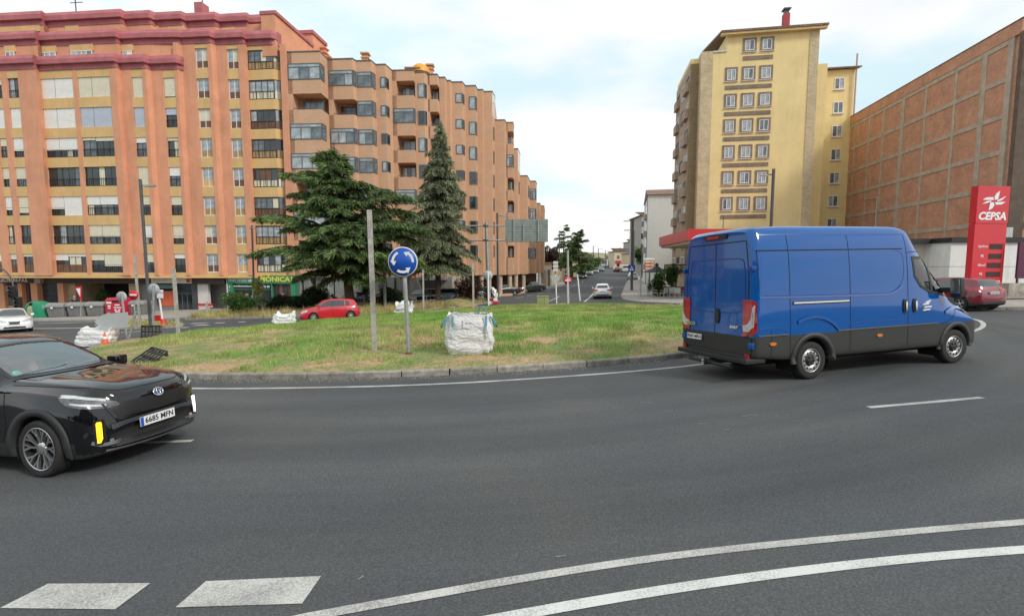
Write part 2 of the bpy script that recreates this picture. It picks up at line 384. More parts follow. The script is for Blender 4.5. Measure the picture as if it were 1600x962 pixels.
# soil under the grass
def soilmat():
    m = bpy.data.materials.new('soil'); m.use_nodes = True; t = m.node_tree; p = t.nodes['Principled BSDF']; l = t.links.new; n = t.nodes.new
    geo = n('ShaderNodeNewGeometry'); a = n('ShaderNodeTexNoise'); a.inputs['Scale'].default_value = .55; a.inputs['Detail'].default_value = 10; a.inputs['Roughness'].default_value = .7; l(geo.outputs['Position'], a.inputs['Vector'])
    r = n('ShaderNodeValToRGB'); e = r.color_ramp.elements; e[0].position = .33; e[0].color = (.13, .20, .045, 1); e[1].position = .58; e[1].color = (.42, .27, .15, 1)
    k = r.color_ramp.elements.new(.45); k.color = (.21, .22, .08, 1); l(a.outputs[0], r.inputs[0])
    f = n('ShaderNodeTexNoise'); f.inputs['Scale'].default_value = 14; f.inputs['Detail'].default_value = 8; l(geo.outputs['Position'], f.inputs['Vector'])
    mr = n('ShaderNodeMapRange'); mr.inputs[1].default_value = .3; mr.inputs[2].default_value = .7; mr.inputs[3].default_value = .6; mr.inputs[4].default_value = 1.4; l(f.outputs[0], mr.inputs[0])
    s = n('ShaderNodeVectorMath'); s.operation = 'SCALE'; l(r.outputs[0], s.inputs[0]); l(mr.outputs[0], s.inputs['Scale']); l(s.outputs[0], p.inputs['Base Color'])
    p.inputs['Roughness'].default_value = .95
    b = n('ShaderNodeBump'); b.inputs['Strength'].default_value = .8; b.inputs['Distance'].default_value = .05; l(f.outputs[0], b.inputs['Height']); l(b.outputs[0], p.inputs['Normal'])
    return m
SOIL = soilmat()
rings = 26; seg = 96; V = [(ICX, ICY, mound(ICX, ICY))]
for k in range(1, rings + 1):
    for j in range(seg):
        t = 2 * math.pi * j / seg; rr = (IR(t) - .15) * (k / rings); x, y = ICX + rr * math.cos(t), ICY + rr * math.sin(t)
        V.append((x, y, mound(x, y) if k < rings else g(x, y) + .125))
m = MB(); F = [(0, 1 + j, 1 + (j + 1) % seg) for j in range(seg)]
for k in range(rings - 1):
    for j in range(seg): a = 1 + k * seg + j; b = 1 + k * seg + (j + 1) % seg; F.append((a, a + seg, b + seg, b))
m.add(V, F, 0, True); struct(m.build('island_mound', SOIL))

def leafmat(name, c, var=.35, rough=.6, tr=.25):
    m = bpy.data.materials.new(name); m.use_nodes = True; t = m.node_tree; p = t.nodes['Principled BSDF']; l = t.links.new; n = t.nodes.new
    geo = n('ShaderNodeNewGeometry'); a = n('ShaderNodeTexNoise'); a.inputs['Scale'].default_value = .9; a.inputs['Detail'].default_value = 6; l(geo.outputs['Position'], a.inputs['Vector'])
    mr = n('ShaderNodeMapRange'); mr.inputs[1].default_value = .3; mr.inputs[2].default_value = .7; mr.inputs[3].default_value = 1 - var; mr.inputs[4].default_value = 1 + var; l(a.outputs[0], mr.inputs[0])
    r2 = n('ShaderNodeMapRange'); r2.inputs[3].default_value = 1 - var * .8; r2.inputs[4].default_value = 1 + var * .8; l(geo.outputs['Random Per Island'], r2.inputs[0])
    q = n('ShaderNodeMath'); q.operation = 'MULTIPLY'; l(mr.outputs[0], q.inputs[0]); l(r2.outputs[0], q.inputs[1])
    s = n('ShaderNodeVectorMath'); s.operation = 'SCALE'; s.inputs[0].default_value = c; l(q.outputs[0], s.inputs['Scale']); l(s.outputs[0], p.inputs['Base Color'])
    p.inputs['Roughness'].default_value = rough; p.inputs['Specular IOR Level'].default_value = .2
    if tr:
        tl = n('ShaderNodeBsdfTranslucent'); l(s.outputs[0], tl.inputs[0]); mxs = n('ShaderNodeMixShader'); mxs.inputs[0].default_value = tr
        o = t.nodes['Material Output']; l(p.outputs[0], mxs.inputs[1]); l(tl.outputs[0], mxs.inputs[2]); l(mxs.outputs[0], o.inputs[0])
    return m
GR1 = leafmat('grass_blade_green', (.22, .39, .085)); GR2 = leafmat('grass_blade_yellow', (.50, .48, .17)); GR3 = leafmat('grass_blade_dry', (.48, .38, .20))
def blades(name, P, H, W, mi, mats, lean=.5):
    n = len(P); a = RNG.uniform(0, 2 * math.pi, n); la = RNG.uniform(0, 2 * math.pi, n); ll = RNG.uniform(.1, lean, n) * H
    dx = np.cos(a) * W / 2; dy = np.sin(a) * W / 2; z0 = P[:, 2] - .01
    A = np.stack([P[:, 0] - dx, P[:, 1] - dy, z0], 1); B = np.stack([P[:, 0] + dx, P[:, 1] + dy, z0], 1)
    C = np.stack([P[:, 0] + np.cos(la) * ll, P[:, 1] + np.sin(la) * ll, P[:, 2] + H], 1)
    V = np.empty((n * 3, 3)); V[0::3] = A; V[1::3] = B; V[2::3] = C
    return npmesh(name, V, np.arange(n * 3).reshape(-1, 3), mats, mi=mi)
def vnoise(x, y, s, seed):
    r = np.random.default_rng(seed); T = r.random((64, 64)); x = x / s; y = y / s
    xi = np.floor(x).astype(int); yi = np.floor(y).astype(int); fx = x - xi; fy = y - yi; fx = fx * fx * (3 - 2 * fx); fy = fy * fy * (3 - 2 * fy)
    f = lambda i, j: T[i % 64, j % 64]
    return (f(xi, yi) * (1 - fx) + f(xi + 1, yi) * fx) * (1 - fy) + (f(xi, yi + 1) * (1 - fx) + f(xi + 1, yi + 1) * fx) * fy
def grassfield(name, n, sampler, zf, hb=(.04, .11), dry=.4, bare=.42, edge=None):
    x, y = sampler(n)
    d = .45 * vnoise(x, y, 2.6, 3) + .35 * vnoise(x, y, .9, 4) + .2 * vnoise(x, y, .3, 6)
    if edge is not None: d = d - edge(x, y)
    keep = (d > bare) | (RNG.random(len(x)) < .12); x, y, d = x[keep], y[keep], d[keep]
    z = np.array([zf(a, b) for a, b in zip(x, y)])
    tall = vnoise(x, y, .6, 9); H = RNG.uniform(*hb, len(x)) * (.35 + 1.3 * tall) * np.clip((d - bare) * 5 + .45, .3, 1.25); W = RNG.uniform(.008, .022, len(x)) * (1 + (y - 12) / 22).clip(.8, 2.4)
    u = RNG.random(len(x)) + .9 * (vnoise(x, y, 3.5, 5) - .5); mi = np.where(u < 1 - dry, 0, np.where(u < 1 - dry * .45, 1, 2))
    return stuff(blades(name, np.stack([x, y, z], 1), H, W, mi, [GR1, GR2, GR3]))
def isl(n):
    t = RNG.uniform(0, 2 * math.pi, n); r = np.sqrt(RNG.random(n)); Rr = np.array([IR(a) for a in t]) - .2
    return ICX + Rr * r * np.cos(t), ICY + Rr * r * np.sin(t)
def iedge(x, y):
    r = np.hypot(x - ICX, y - ICY); return .26 * np.exp(-((14.0 - r) / 1.1) ** 2) * (y < 24) + .3 * np.exp(-(((x + 3.9) / .9) ** 2 + ((y - 13.2) / .5) ** 2)) + .3 * np.exp(-(((x + 2.2) / .8) ** 2 + ((y - 12.6) / .4) ** 2)) + .22 * np.exp(-(((x + 9.5) / 2.2) ** 2 + ((y - 14.8) / 1.0) ** 2)) + .16 * np.exp(-(((x - 2.0) / 3.0) ** 2 + ((y - 14.5) / 1.2) ** 2))
grassfield('island_grass', 290000, isl, mound, dry=.27, bare=.355, edge=iedge)

# pavements -----------------------------------------------------------
def GP(l): return [G(*p) for p in l]
LP = GP([(-420, 512), (-200, 507), (0, 503), (120, 502), (215, 501), (262, 500), (290, 497)])
VK = GP([(290, 500), (360, 498), (430, 497), (500, 496.5), (560, 495), (605, 491), (650, 487), (700, 482), (747, 476), (780, 471)])
pav = sheet('left_pavement', LP + [(-15, 48), (-15, 52), (-80, 54), (-80, 40)], .13, PAVE, skirt=.2); struct(pav)
verge = VK + [(-1.3, 48.5), (-5.0, 45.0), (-9.5, 41.5), (-14, 40.0), (-21.5, 40.5), (-23.5, 37.5)]
vg = sheet('verge_soil', verge, .10, SOIL, skirt=.2, step=4); struct(vg)
m = MB()
vk = struct(thing('verge_kerb', '', '')); del vk['label'], vk['category']
def kerbline(pts, parent, wd=.16, h=.13, inset=0, mats=KM):
    P = []
    for a, b in zip(pts, pts[1:]):
        d = math.dist(a, b); k = max(1, round(d / 1.0)); P += [(a[0] + (b[0] - a[0]) * i / k, a[1] + (b[1] - a[1]) * i / k) for i in range(k)]
    P.append(pts[-1])
    for a, b in zip(P, P[1:]):
        d = (Vector(b) - Vector(a)); n = Vector((-d.y, d.x)).normalized() * wd / 2; b2 = Vector(b) - d.normalized() * .02
        q = [Vector(a) - n, b2 - n, b2 + n, Vector(a) + n]
        MB().add([(p.x, p.y, g(p.x, p.y) - .1) for p in q] + [(p.x, p.y, g(p.x, p.y) + h + random.uniform(0, .006)) for p in q],
                 [(4, 5, 6, 7), (0, 1, 5, 4), (1, 2, 6, 5), (2, 3, 7, 6), (3, 0, 4, 7)]).build('kerb_stone', mats[random.random() < .3], parent)
kerbline(VK, vk, h=.125)
def polysampler(poly):
    x0, x1 = min(p[0] for p in poly), max(p[0] for p in poly); y0, y1 = min(p[1] for p in poly), max(p[1] for p in poly)
    def f(n):
        x = RNG.uniform(x0, x1, n * 2); y = RNG.uniform(y0, y1, n * 2); k = np.array([inside(poly, a, b) for a, b in zip(x, y)]); return x[k][:n], y[k][:n]
    return f
grassfield('verge_dry_grass', 42000, polysampler(verge), lambda x, y: g(x, y) + .1, hb=(.08, .42), dry=1.25, bare=.2)
# street pavements
RPV = GP([(981, 471), (974, 469), (971, 464.5), (973, 458), (975, 452), (977.5, 446), (980, 440), (985, 434), (993, 430)])
rp = RPV + [(31, 112), (38, 160), (46, 160), (52, 60), (60, 36), (60, 17), (30, 20.5), (25, 22.2), (21.5, 23.5), (18.7, 27), (16.8, 32), (14.8, 36.6)] + GP([(1060, 476.5), (1000, 473.5)])[:2]
struct(sheet('right_pavement', rp, .13, PAVE, skirt=.2, step=6))
rk = struct(thing('right_kerb', '', '')); del rk['label'], rk['category']
kerbline([(25, 22.2), (21.5, 23.5), (18.7, 27), (16.8, 32), (14.8, 36.6)] + GP([(1060, 476.5), (1000, 473.5)]) + RPV[:7], rk, h=.14, mats=[CONC, CONC])
SL = GP([(796, 462), (826, 455.5), (850, 449.0)]); SL = SL[:3]
sl_edge = [(-1.5, 57.5), (2.2, 66), (5.5, 73), (8.0, 80), (10.5, 92), (13.6, 110), (17.5, 140), (24, 190)]
struct(sheet('street_pavement', sl_edge + [(10, 190), (4, 120), (-3, 80), (-14, 54), (-12, 51)], .13, PAVE, skirt=.2, step=6))
# traffic refuge on the left
RF = GP([(150, 511), (170, 514.5), (230, 513.5), (283, 511.3), (286, 509), (260, 506), (215, 503.5), (180, 503.5), (155, 507)])
refuge = sheet('traffic_refuge', RF, .12, SOIL, skirt=.2); struct(refuge)
fk = struct(thing('refuge_kerb', '', '')); del fk['label'], fk['category']
kerbline(RF + [RF[0]], fk, h=.13)
grassfield('refuge_grass', 5000, polysampler(RF), lambda x, y: g(x, y) + .12, hb=(.06, .2), dry=.8, bare=.3)

# markings ------------------------------------------------------------
def mark(name, obj): obj.name = name; return struct(obj)
def arc(r0, a0, a1, n=60, c=(ICX, ICY)): return [(c[0] + r0 * math.cos(R(a0 + (a1 - a0) * i / n)), c[1] + r0 * math.sin(R(a0 + (a1 - a0) * i / n))) for i in range(n + 1)]
mark('edge_line', ribbon('edge_line', [IP(R(200 + 1.5 * i), .92) for i in range(80)], .12, .005, LINE))
mark('lane_dash', ribbon('lane_dash', [G(1357, 636.5), G(1445, 629), G(1534, 621)], .10, .005, LINE)); mark('lane_dash', ribbon('lane_dash', [G(215, 692), G(301, 688.5)], .10, .005, LINE))
def wline(name, P, wd, m, off=.005):
    P = chaikin(P, 3, False); return mark(name, ribbon(name, P, wd, off, m, sub=.3))
A = [(-3.4, 2.2)] + [G(p, q) for p, q in [(455, 969), (500, 960), (870, 893.5), (1100, 861), (1400, 832), (1600, 815.5), (1750, 804), (1950, 793)]] + [(9.5, 4.15), (13, 3.8), (17, 3.0)]
wline('give_way_edge_line', A, .085, LINE)
B = [(-3.2, 1.75), (-1.6, 2.32)] + [G(p, q) for p, q in [(700, 982), (800, 962), (1000, 927), (1190, 899), (1400, 874), (1600, 858), (1780, 848), (2000, 838)]] + [(9.5, 3.72), (13, 3.35), (17, 2.55)]
wline('outer_edge_line', B, .095, LINEW)
for q in ([(0, 950), (75, 912), (235, 911), (180, 952)], [(274, 949), (322, 908), (502, 900), (472, 943)], [(-275, 955), (-190, 916), (-30, 915), (-92, 956)]):
    mark('give_way_block', sheet('give_way_block', GP(q), .005, LINE))
def quadline(name, p, q, wd): mark(name, ribbon(name, [G(*p), G(*q)], wd, .012, LINEW))
quadline('lane_line', (60, 505.5), (148, 503.7), .25); quadline('lane_line', (-30, 514.5), (166, 512.2), .3)
quadline('lane_line', (189, 519.5), (228, 517), .25); quadline('lane_line', (173, 521.5), (186, 520.6), .25)
for a, b in (((232, 504.6), (262, 504.2)), ((298, 505.6), (324, 505)), ((303, 508.5), (326, 508)), ((284, 512), (294, 511.6)), ((336, 505), (352, 504.4)), ((372, 503.4), (384, 502.9))): quadline('crossing_stripe', a, b, .4)
for a, b in (((846, 455.6), (868, 449.5)), ((870, 449), (890, 443.5))):
    quadline('parking_line', a, b, .12)
for k in range(8):
    y = 54 + k * 4.; x = lerp(y, [(50, -1.0), (66, 4.6), (73, 8.0), (92, 13)]); mark('parking_dash', ribbon('parking_dash', [(x, y), (x + .9, y + 2)], .14, .014, LINEW))
mark('centre_line', ribbon('centre_line', [G(913, 471.5), G(927, 459), G(929, 456)], .16, .012, LINEW))
mark('lane_edge_line', ribbon('lane_edge_line', [G(856, 471), G(874, 463)], .14, .012, LINEW))
for k in range(9):
    px = 893 + k * 9.6
    if not 925 < px < 954: mark('crossing_stripe', ribbon('crossing_stripe', [G(px, 446.9 + k * .1), G(px + 5.5, 446.9 + k * .1)], .5, .02, LINEW))
mark('stop_line', ribbon('stop_line', [G(954, 449.3), G(975, 449.3)], .4, .02, LINEW))
for k in range(10):
    y = 56 + k * 9.; x = lerp(y, [(50, 6.2), (80, 11.2), (110, 16.5), (150, 22)]); 
    if k > 3: mark('lane_dash', ribbon('lane_dash', [(x, y), (x + .5, y + 3)], .13, .02, LINEW))
wline('forecourt_line', GP([(1500, 521), (1520, 518), (1533, 513), (1538, 507), (1532, 501), (1518, 498)]), .14, LINE)
# far land --------------------------------------------------------------
HILL = mat('hill_grass', (.26, .24, .13), .95, var=.35, scale=.02)
m = MB(); K = 60
for layer, (Y, h0, amp) in enumerate(((520, 15, 4), (640, 17, 9))):
    V = []
    for i in range(K + 1):
        x = -500 + i * 22; h = h0 + amp * (math.sin(i * .31 + layer) * .5 + math.sin(i * .77) * .25) - max(0, (x - 120) / 60)
        V += [(x, Y, 3.5), (x, Y + 70, h), (x, Y + 220, h * .9)]
    m.add(V, [(3 * i + j, 3 * i + 3 + j, 3 * i + 4 + j, 3 * i + 1 + j) for i in range(K) for j in (0, 1)], 0, True)
struct(m.build('hills', HILL))

# paint scrapes and grit
SCR = mat('scraped_stone', (.26, .255, .24), .85, var=.4, scale=60)
for (a, b) in (((868, 869.5), (884, 868)), ((1090, 661.5), (1106, 661)), ((905, 630.5), (925, 630)), ((1000, 629), (1020, 628.5)), ((1036, 643), (1052, 642)), ((1160, 650), (1185, 648)), ((1130, 671), (1140, 670.5)), ((560, 905), (568, 899))):
    mark('paint_scrape', ribbon('paint_scrape', [G(*a), G(*b)], (.012), .004, SCR))
k = 2600; a = RNG.uniform(R(205), R(320), k); P = np.array([IP(t, abs(RNG.normal(0, .16)) + .01) for t in a]); P3 = np.array([(x, y, g(x, y) + .002) for x, y in P]); sz = RNG.uniform(.004, .014, k)
V = np.empty((k * 4, 3)); an = RNG.uniform(0, 6.28, k)
for i in range(3): V[i::4] = P3 + np.stack([np.cos(an + i * 2.1) * sz, np.sin(an + i * 2.1) * sz, np.zeros(k)], 1)
V[3::4] = P3 + np.stack([np.zeros(k), np.zeros(k), sz * .9], 1); b0 = np.arange(k)[:, None] * 4
F = np.concatenate([b0 + np.array([[0, 1, 3]]), b0 + np.array([[1, 2, 3]]), b0 + np.array([[2, 0, 3]])]); stuff(npmesh('kerb_grit', V, F, [mat('grit', (.40, .36, .28), .9, var=.4, scale=20)]))
# ================================================================== BUILDINGS
ORG = mat('orange_render', (.66, .31, .185), .9, var=.10, scale=.5, bump=.15, bscale=20, dirt=.25)
YEL = mat('ochre_render', (.66, .43, .19), .9, var=.08, scale=.6, dirt=.2)
RED = mat('oxblood_trim', (.42, .13, .14), .75, var=.15, scale=1.)
GLASS = mat('window_glass_dark', (.035, .042, .045), .06, var=.4, scale=.9, spec=.8)
GLASSL = mat('window_glass_curtain', (.36, .40, .42), .12, var=.35, scale=1.4, coat=.8)
GLASSM = mat('window_glass_mid', (.13, .16, .18), .1, var=.5, scale=1.2, coat=.8)
BLW = mat('blind_white', (.78, .76, .72), .7, var=.05); BLC = mat('blind_cream', (.68, .63, .48), .7, var=.06); BLB = mat('blind_blue', (.46, .50, .58), .7, var=.06)
FRD = mat('frame_dark', (.055, .05, .045), .5, var=.1); FRW = mat('frame_white', (.74, .74, .72), .5, var=.05); FRG = mat('frame_grey', (.12, .13, .14), .45, var=.1)
BRP = mat('brown_panel', (.17, .085, .05), .7, var=.15); TAN = mat('tan_panel', (.40, .26, .12), .8, var=.15)
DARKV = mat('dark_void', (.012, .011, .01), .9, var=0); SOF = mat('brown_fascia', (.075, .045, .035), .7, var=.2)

def framewin(parent, P, Q, z0, z1, out, nm=2, trans=.0, fr=FRD, panes=(GLASS,), bar=.06, low=None, lowm=None, name='window', rnd=None, thick=.06, deep=0.):
    """framed window from P to Q (plan), outward offset out; panes as a sub-part"""
    rnd = rnd or random
    P, Q = Vector(P), Vector(Q); d = Q - P; wd = d.length; ang = math.atan2(d.y, d.x); n = Vector((d.y, -d.x)).normalized(); h = z1 - z0
    m = MB(); T = thick
    m.box(0, wd, 0, T, 0, bar); m.box(0, wd, 0, T, h - bar, h); m.box(0, bar, 0, T, bar, h - bar); m.box(wd - bar, wd, 0, T, bar, h - bar)
    xsn = [bar + (wd - 2 * bar) * i / nm for i in range(nm + 1)]
    zt = h * (1 - trans) if trans else h - bar
    if trans: m.box(bar, wd - bar, .003, T - .003, zt - bar / 2, zt + bar / 2)
    for x in xsn[1:-1]: m.box(x - bar / 2, x + bar / 2, .006, T - .006, bar, (zt - bar / 2) if trans else h - bar)
    o = m.build(name, fr, parent, (P.x + n.x * out, P.y + n.y * out, z0), ang)
    pm = MB(); ms = list(panes)
    lz = low * h if low else bar
    if low: m2 = MB(); m2.box(bar, wd - bar, T * .3, T * .8, bar, lz); m2.build('lower_panel', lowm or BRP, o)
    for a, b in zip(xsn, xsn[1:]):
        pm.box(a, b, T * .45, T * .6, lz, zt, rnd.randrange(len(ms)))
        if trans: pm.box(a, b, T * .45, T * .6, zt, h - bar, len(ms) - 1)
    pm.build('pane', ms, o); return o
def rail(parent, x0, x1, y, z0, z1, mt, step=.16, loc=None):
    m = MB(); m.box(x0, x1, y - .02, y + .02, z1 - .04, z1); m.box(x0, x1, y - .02, y + .02, z0, z0 + .03)
    k = max(2, int((x1 - x0) / step))
    for i in range(k + 1): x = x0 + (x1 - x0) * i / k; m.box(x - .012, x + .012, y - .012, y + .012, z0 + .03, z1 - .04)
    return m.build('railing', mt, parent, loc)

# ---------------------------------------------------------------- orange block of flats (left)
OA = at(460, 430, 47.0); AZ0 = -2.95
EA = Vector((.995, -.10)); NA = Vector((-.10, -.995))
A_ = thing('apartment_building', 'long orange block of flats with ochre panels and oxblood cornices, shops below', 'building', (OA.x, OA.y, AZ0), math.atan2(-.1, .995))
def UA(px, w, py=430):
    r = ray(px, py); k = r[0] / r[1]; return (k * (OA.y - .995 * w) - OA.x + .1 * w) / (.995 + .1 * k)
CH = [(82, 87, 2.7, 2.25), (203, 210, 2.25, 1.8), (247.6, 256, 1.8, 1.35), (296, 304, 1.35, .9), (347.6, 355.7, .9, .45), (397, 402, .45, 0.)]
def WA(px):
    for a, b, w0, w1 in CH:
        if px <= a: return w0
        if px < b: return w0 + (w1 - w0) * (px - a) / (b - a)
    return 0.
def ptA(px): w = WA(px); return (UA(px, w), -w)
ZW = lambda k: (1.42 + 2.70 * k - AZ0, 3.20 + 2.70 * k - AZ0)
ZT1, ZT2 = 20.2 - AZ0, 22.5 - AZ0
cols = [(-58, -46), (-30, -14), (-8, 4.5), (17, 28.6), (37, 54), (87, 136.6), (143, 192.6), (225, 242), (273, 291), (323, 342), (370.5, 388), (402, 451)]
prev = -75
for ci, (c0, c1) in enumerate(cols + [(460, 460)]):
    ps = [prev] + [q for a, b, _, _ in CH for q in (a, b) if prev < q < c0] + [c0]
    front = [ptA(p) for p in ps]; top = ZT1 if c0 <= 300 else ZT2
    poly = front + [(front[-1][0], front[-1][1] + .7), (front[0][0], front[0][1] + .7 + 0.5)]
    MB().prism(poly, 1.14 - AZ0, top).build('wall_pier', ORG, A_)
    prev = c1
# spandrels and windows
bl = {5: [[1, 1], [1, 1], [.62, .62], [0, 0], [.65, 1], [0, 0], [.35, .15]], 6: [[1, 1], [1, 1], [.15, .2], [0, 0], [.45, .45], [.62, .62], [.35, .66]],
      7: [[1], [1], [.28], [1], [.45], [.66], [.45]], 8: [[.93], [.35], [.15], [.45], [.45], [.68], [.25]], 4: [[0], [1], [.66], [.62], [.86], [0], [.15]],
      3: [[.3], [1], [.4], [.6], [.7], [0], [.3]], 2: [[.5], [.8], [0], [.6], [.8], [0], [.4]], 1: [[.5], [.2], [0], [.6], [.8], [.3], [.4]], 0: [[.5], [.8], [.2], [.6], [0], [.3], [.4]]}
bc = {(5, 0): BLW, (5, 1): BLW, (5, 2): BLW, (5, 4): BLW, (6, 0): BLC, (6, 1): BLB, (7, 1): BLB, (8, 1): BLB, (8, 0): BLC, (4, 1): BLW}
for ci, (c0, c1) in enumerate(cols):
    w = WA((c0 + c1) / 2) if ci not in (5,) else 2.25
    if ci == 11: w = 0
    u0, u1 = UA(c0, w), UA(c1 if ci != 11 else 440, w)
    nrow = 7 if c0 < 300 else 8
    for k in range(nrow):
        z0, z1 = ZW(k); sp0 = z0 - .92 if k else 1.14 - AZ0 + .003
        if ci == 11:
            ue = UA(451, -.45)
            MB().prism([(u0 + .002, 0), (u1, 0), (ue, .42), (ue, .68), (u0 + .002, .68)], sp0, z0).build('spandrel_panel', YEL, A_)
        else: MB().box(u0 + .002, u1 - .002, -w + .03, -w + .5, sp0, z0).build('spandrel_panel', YEL, A_)
        if k == nrow - 1: MB().box(u0 + .002, (u1 if ci < 11 else u1) - .002, -w + .03, -w + .5, z1, (ZT1 if nrow == 7 else ZT2) - .01).build('spandrel_panel', YEL, A_)
        row = 6 - k if nrow == 7 else None
        y = -w + .16
        if ci in (9, 10):
            o = framewin(A_, (u0, y), (u1, y), z0, z1, 0, 2, fr=FRW, panes=(GLASSL, BLC if k % 3 else GLASSL), bar=.07, low=.38, lowm=random.choice([TAN, BRP, YEL]) if k < 5 else BRP)
        elif ci == 11:
            yy = .06; pn = [(GLASS, GLASSL), (GLASSM, BLC), (GLASS, GLASSM), (GLASSL, GLASSL), (GLASS, BRP)][(k * 3) % 5]
            o = framewin(A_, (u0, yy), (u1, yy), z0, z1, 0, 4, trans=.06, fr=FRD, panes=pn, bar=.06, low=.42, lowm=[BLC, TAN, BRP][k % 3])
            o2 = framewin(A_, (u1 + .004, yy), (ue - .01, yy + .4), z0, z1, 0, 2, fr=FRD, panes=pn, bar=.05, low=.42, lowm=[BLC, TAN, BRP][k % 3])
            rail(o, .05, u1 - u0 - .05, -.02, .05, (z1 - z0) * .42, FRD, .3)
        else:
            fr_ = bl[ci][row]; parts = len(fr_); spl = [u0, u1] if parts == 1 else [u0, u0 + (u1 - u0) * .41, u1]
            for q in range(parts):
                a, b = spl[q], spl[q + 1]; f = fr_[q]
                nm = 2 if b - a < 1.4 else 3
                st = (ci * 7 + k * 3 + q) % 4
                low, lm = (.42, BRP) if (k == 0 and ci < 6) else (None, None)
                o = framewin(A_, (a, y), (b, y), z0, z1, 0, nm, fr=FRD, panes=[(GLASS, GLASS, BLC), (GLASS, GLASSM), (GLASS, GLASSM, GLASSL), (GLASS,)][st], bar=.05, low=low, lowm=lm, trans=.0)
                if f > 0:
                    h = z1 - z0; m = MB(); nsl = max(2, int(h * f / .22)); 
                    for s_ in range(nsl): 
                        za = h - h * f * (s_ + 1) / nsl; zb = h - h * f * s_ / nsl; m.box(.03, b - a - .03, -.055, -.02, za + .006, zb)
                    m.build('blind', bc.get((ci, row), [BLC, BLC, BLW][(ci + k) % 3]), o)
                if f < .9 and not low: rail(o, .04, b - a - .04, -.035, .04, (z1 - z0) * .42, FRD, .2)
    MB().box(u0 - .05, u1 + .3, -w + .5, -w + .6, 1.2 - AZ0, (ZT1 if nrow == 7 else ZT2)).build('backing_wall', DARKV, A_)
# cornices
def sweep(parent, name, pl, prof, mt, M=(0, 0)):
    m = MB(); k = len(prof); V = []
    for i, (u, y) in enumerate(pl):
        for dw, z in prof: V.append((u + dw * .41 * (0 < i < len(pl) - 1), y - dw, z))
    m.add(V, [(i * k + j, (i + 1) * k + j, (i + 1) * k + (j + 1) % k, i * k + (j + 1) % k) for i in range(len(pl) - 1) for j in range(k)])
    m.add([V[j] for j in range(k)], [tuple(range(k))]); m.add([V[(len(pl) - 1) * k + j] for j in range(k)], [tuple(range(k))])
    return m.build(name, mt, parent)
def planA(pa, pb, d=0):
    ps = [pa] + [q for a, b, _, _ in CH for q in (a, b) if pa < q < pb] + [pb]; out = []
    for p in ps: u, y = ptA(p); out.append((u - d * .41 * (p not in (pa, pb)), y + d))
    return out
def corn(z0, z1, d): return [(.06 + 0, z0), (.06, z0 + .42), (.34, z0 + .46), (.34, z1 - .38), (.12, z1), (-.5, z1), (-.5, z0)]
b1p = planA(-75, 300); b1p[-1] = (UA(302, 1.1), -1.0); sweep(A_, 'cornice', b1p + [(b1p[-1][0] + .12, b1p[-1][1] + .45)], corn(20.12 - AZ0, 21.35 - AZ0, 0), RED)
# attic storey behind the first cornice
at1 = planA(-75, 256, .55); at1[-1] = (UA(256, 1.35) , -.95); at1 = at1[:-1] + [(UA(302, .9), -.93)]
m = MB(); 
for (a, b) in zip(at1, at1[1:]): m.prism([a, b, (b[0], b[1] + 1.2), (a[0], a[1] + 1.6)], 20.9 - AZ0, 22.55 - AZ0)
m.build('attic_wall', ORG, A_)
for (p0, p1) in [(8, 24), (38, 54), (64 + 16, 100 + 16), (118 + 18, 153 + 18), (194 + 20, 213 + 18), (240 + 16, 258 + 16)]:
    pm_ = (p0 + p1) / 2; w = WA(pm_) - .5 if pm_ < 247 else .95
    u0, u1 = UA(p0, w), UA(p1, w)
    MB().box(u0, u1, -w - .05, -w + .1, 21.95 - AZ0, 22.5 - AZ0).build('lintel_panel', YEL, A_)
    o = framewin(A_, (u0 + .1, -w - .07), (u1 - .1, -w - .07), 21.0 - AZ0, 21.95 - AZ0, 0, 2 if u1 - u0 < 1.6 else 4, fr=FRW, panes=(GLASSL, BLW, GLASSM), bar=.06)
b2p = at1[:-1] + planA(302, 452)
b2p[-1] = (UA(440, 0), 0); sweep(A_, 'cornice', b2p + [(UA(449, -.3), .4)], corn(22.5 - AZ0, 23.75 - AZ0, 0), RED)
u = [q for q in b2p]
# upper attic
at2 = [(q[0] - .5, q[1] + 1.5) for q in planA(-75, 430)]
m = MB()
for (a, b) in zip(at2, at2[1:]): m.prism([a, b, (b[0], b[1] + 2), (a[0], a[1] + 2.5)], 23.2 - AZ0, 24.75 - AZ0)
m.build('attic_wall', ORG, A_)
for (p0, p1) in [(30, 94), (132, 152), (198, 218), (252, 272), (285, 309), (366, 386), (408, 428)]:
    w = WA((p0 + p1) / 2) - 1.5; u0, u1 = UA(p0, w), UA(p1, w)
    MB().box(u0, u1, -w - .06, -w + .1, 24.15 - AZ0, 24.72 - AZ0).build('lintel_panel', YEL, A_)
    framewin(A_, (u0 + .1, -w - .08), (u1 - .1, -w - .08), 23.4 - AZ0, 24.15 - AZ0, 0, 3, fr=FRD, panes=(BLW, GLASS), bar=.05)
sweep(A_, 'cornice', at2, corn(24.7 - AZ0, 25.95 - AZ0, 0), RED)
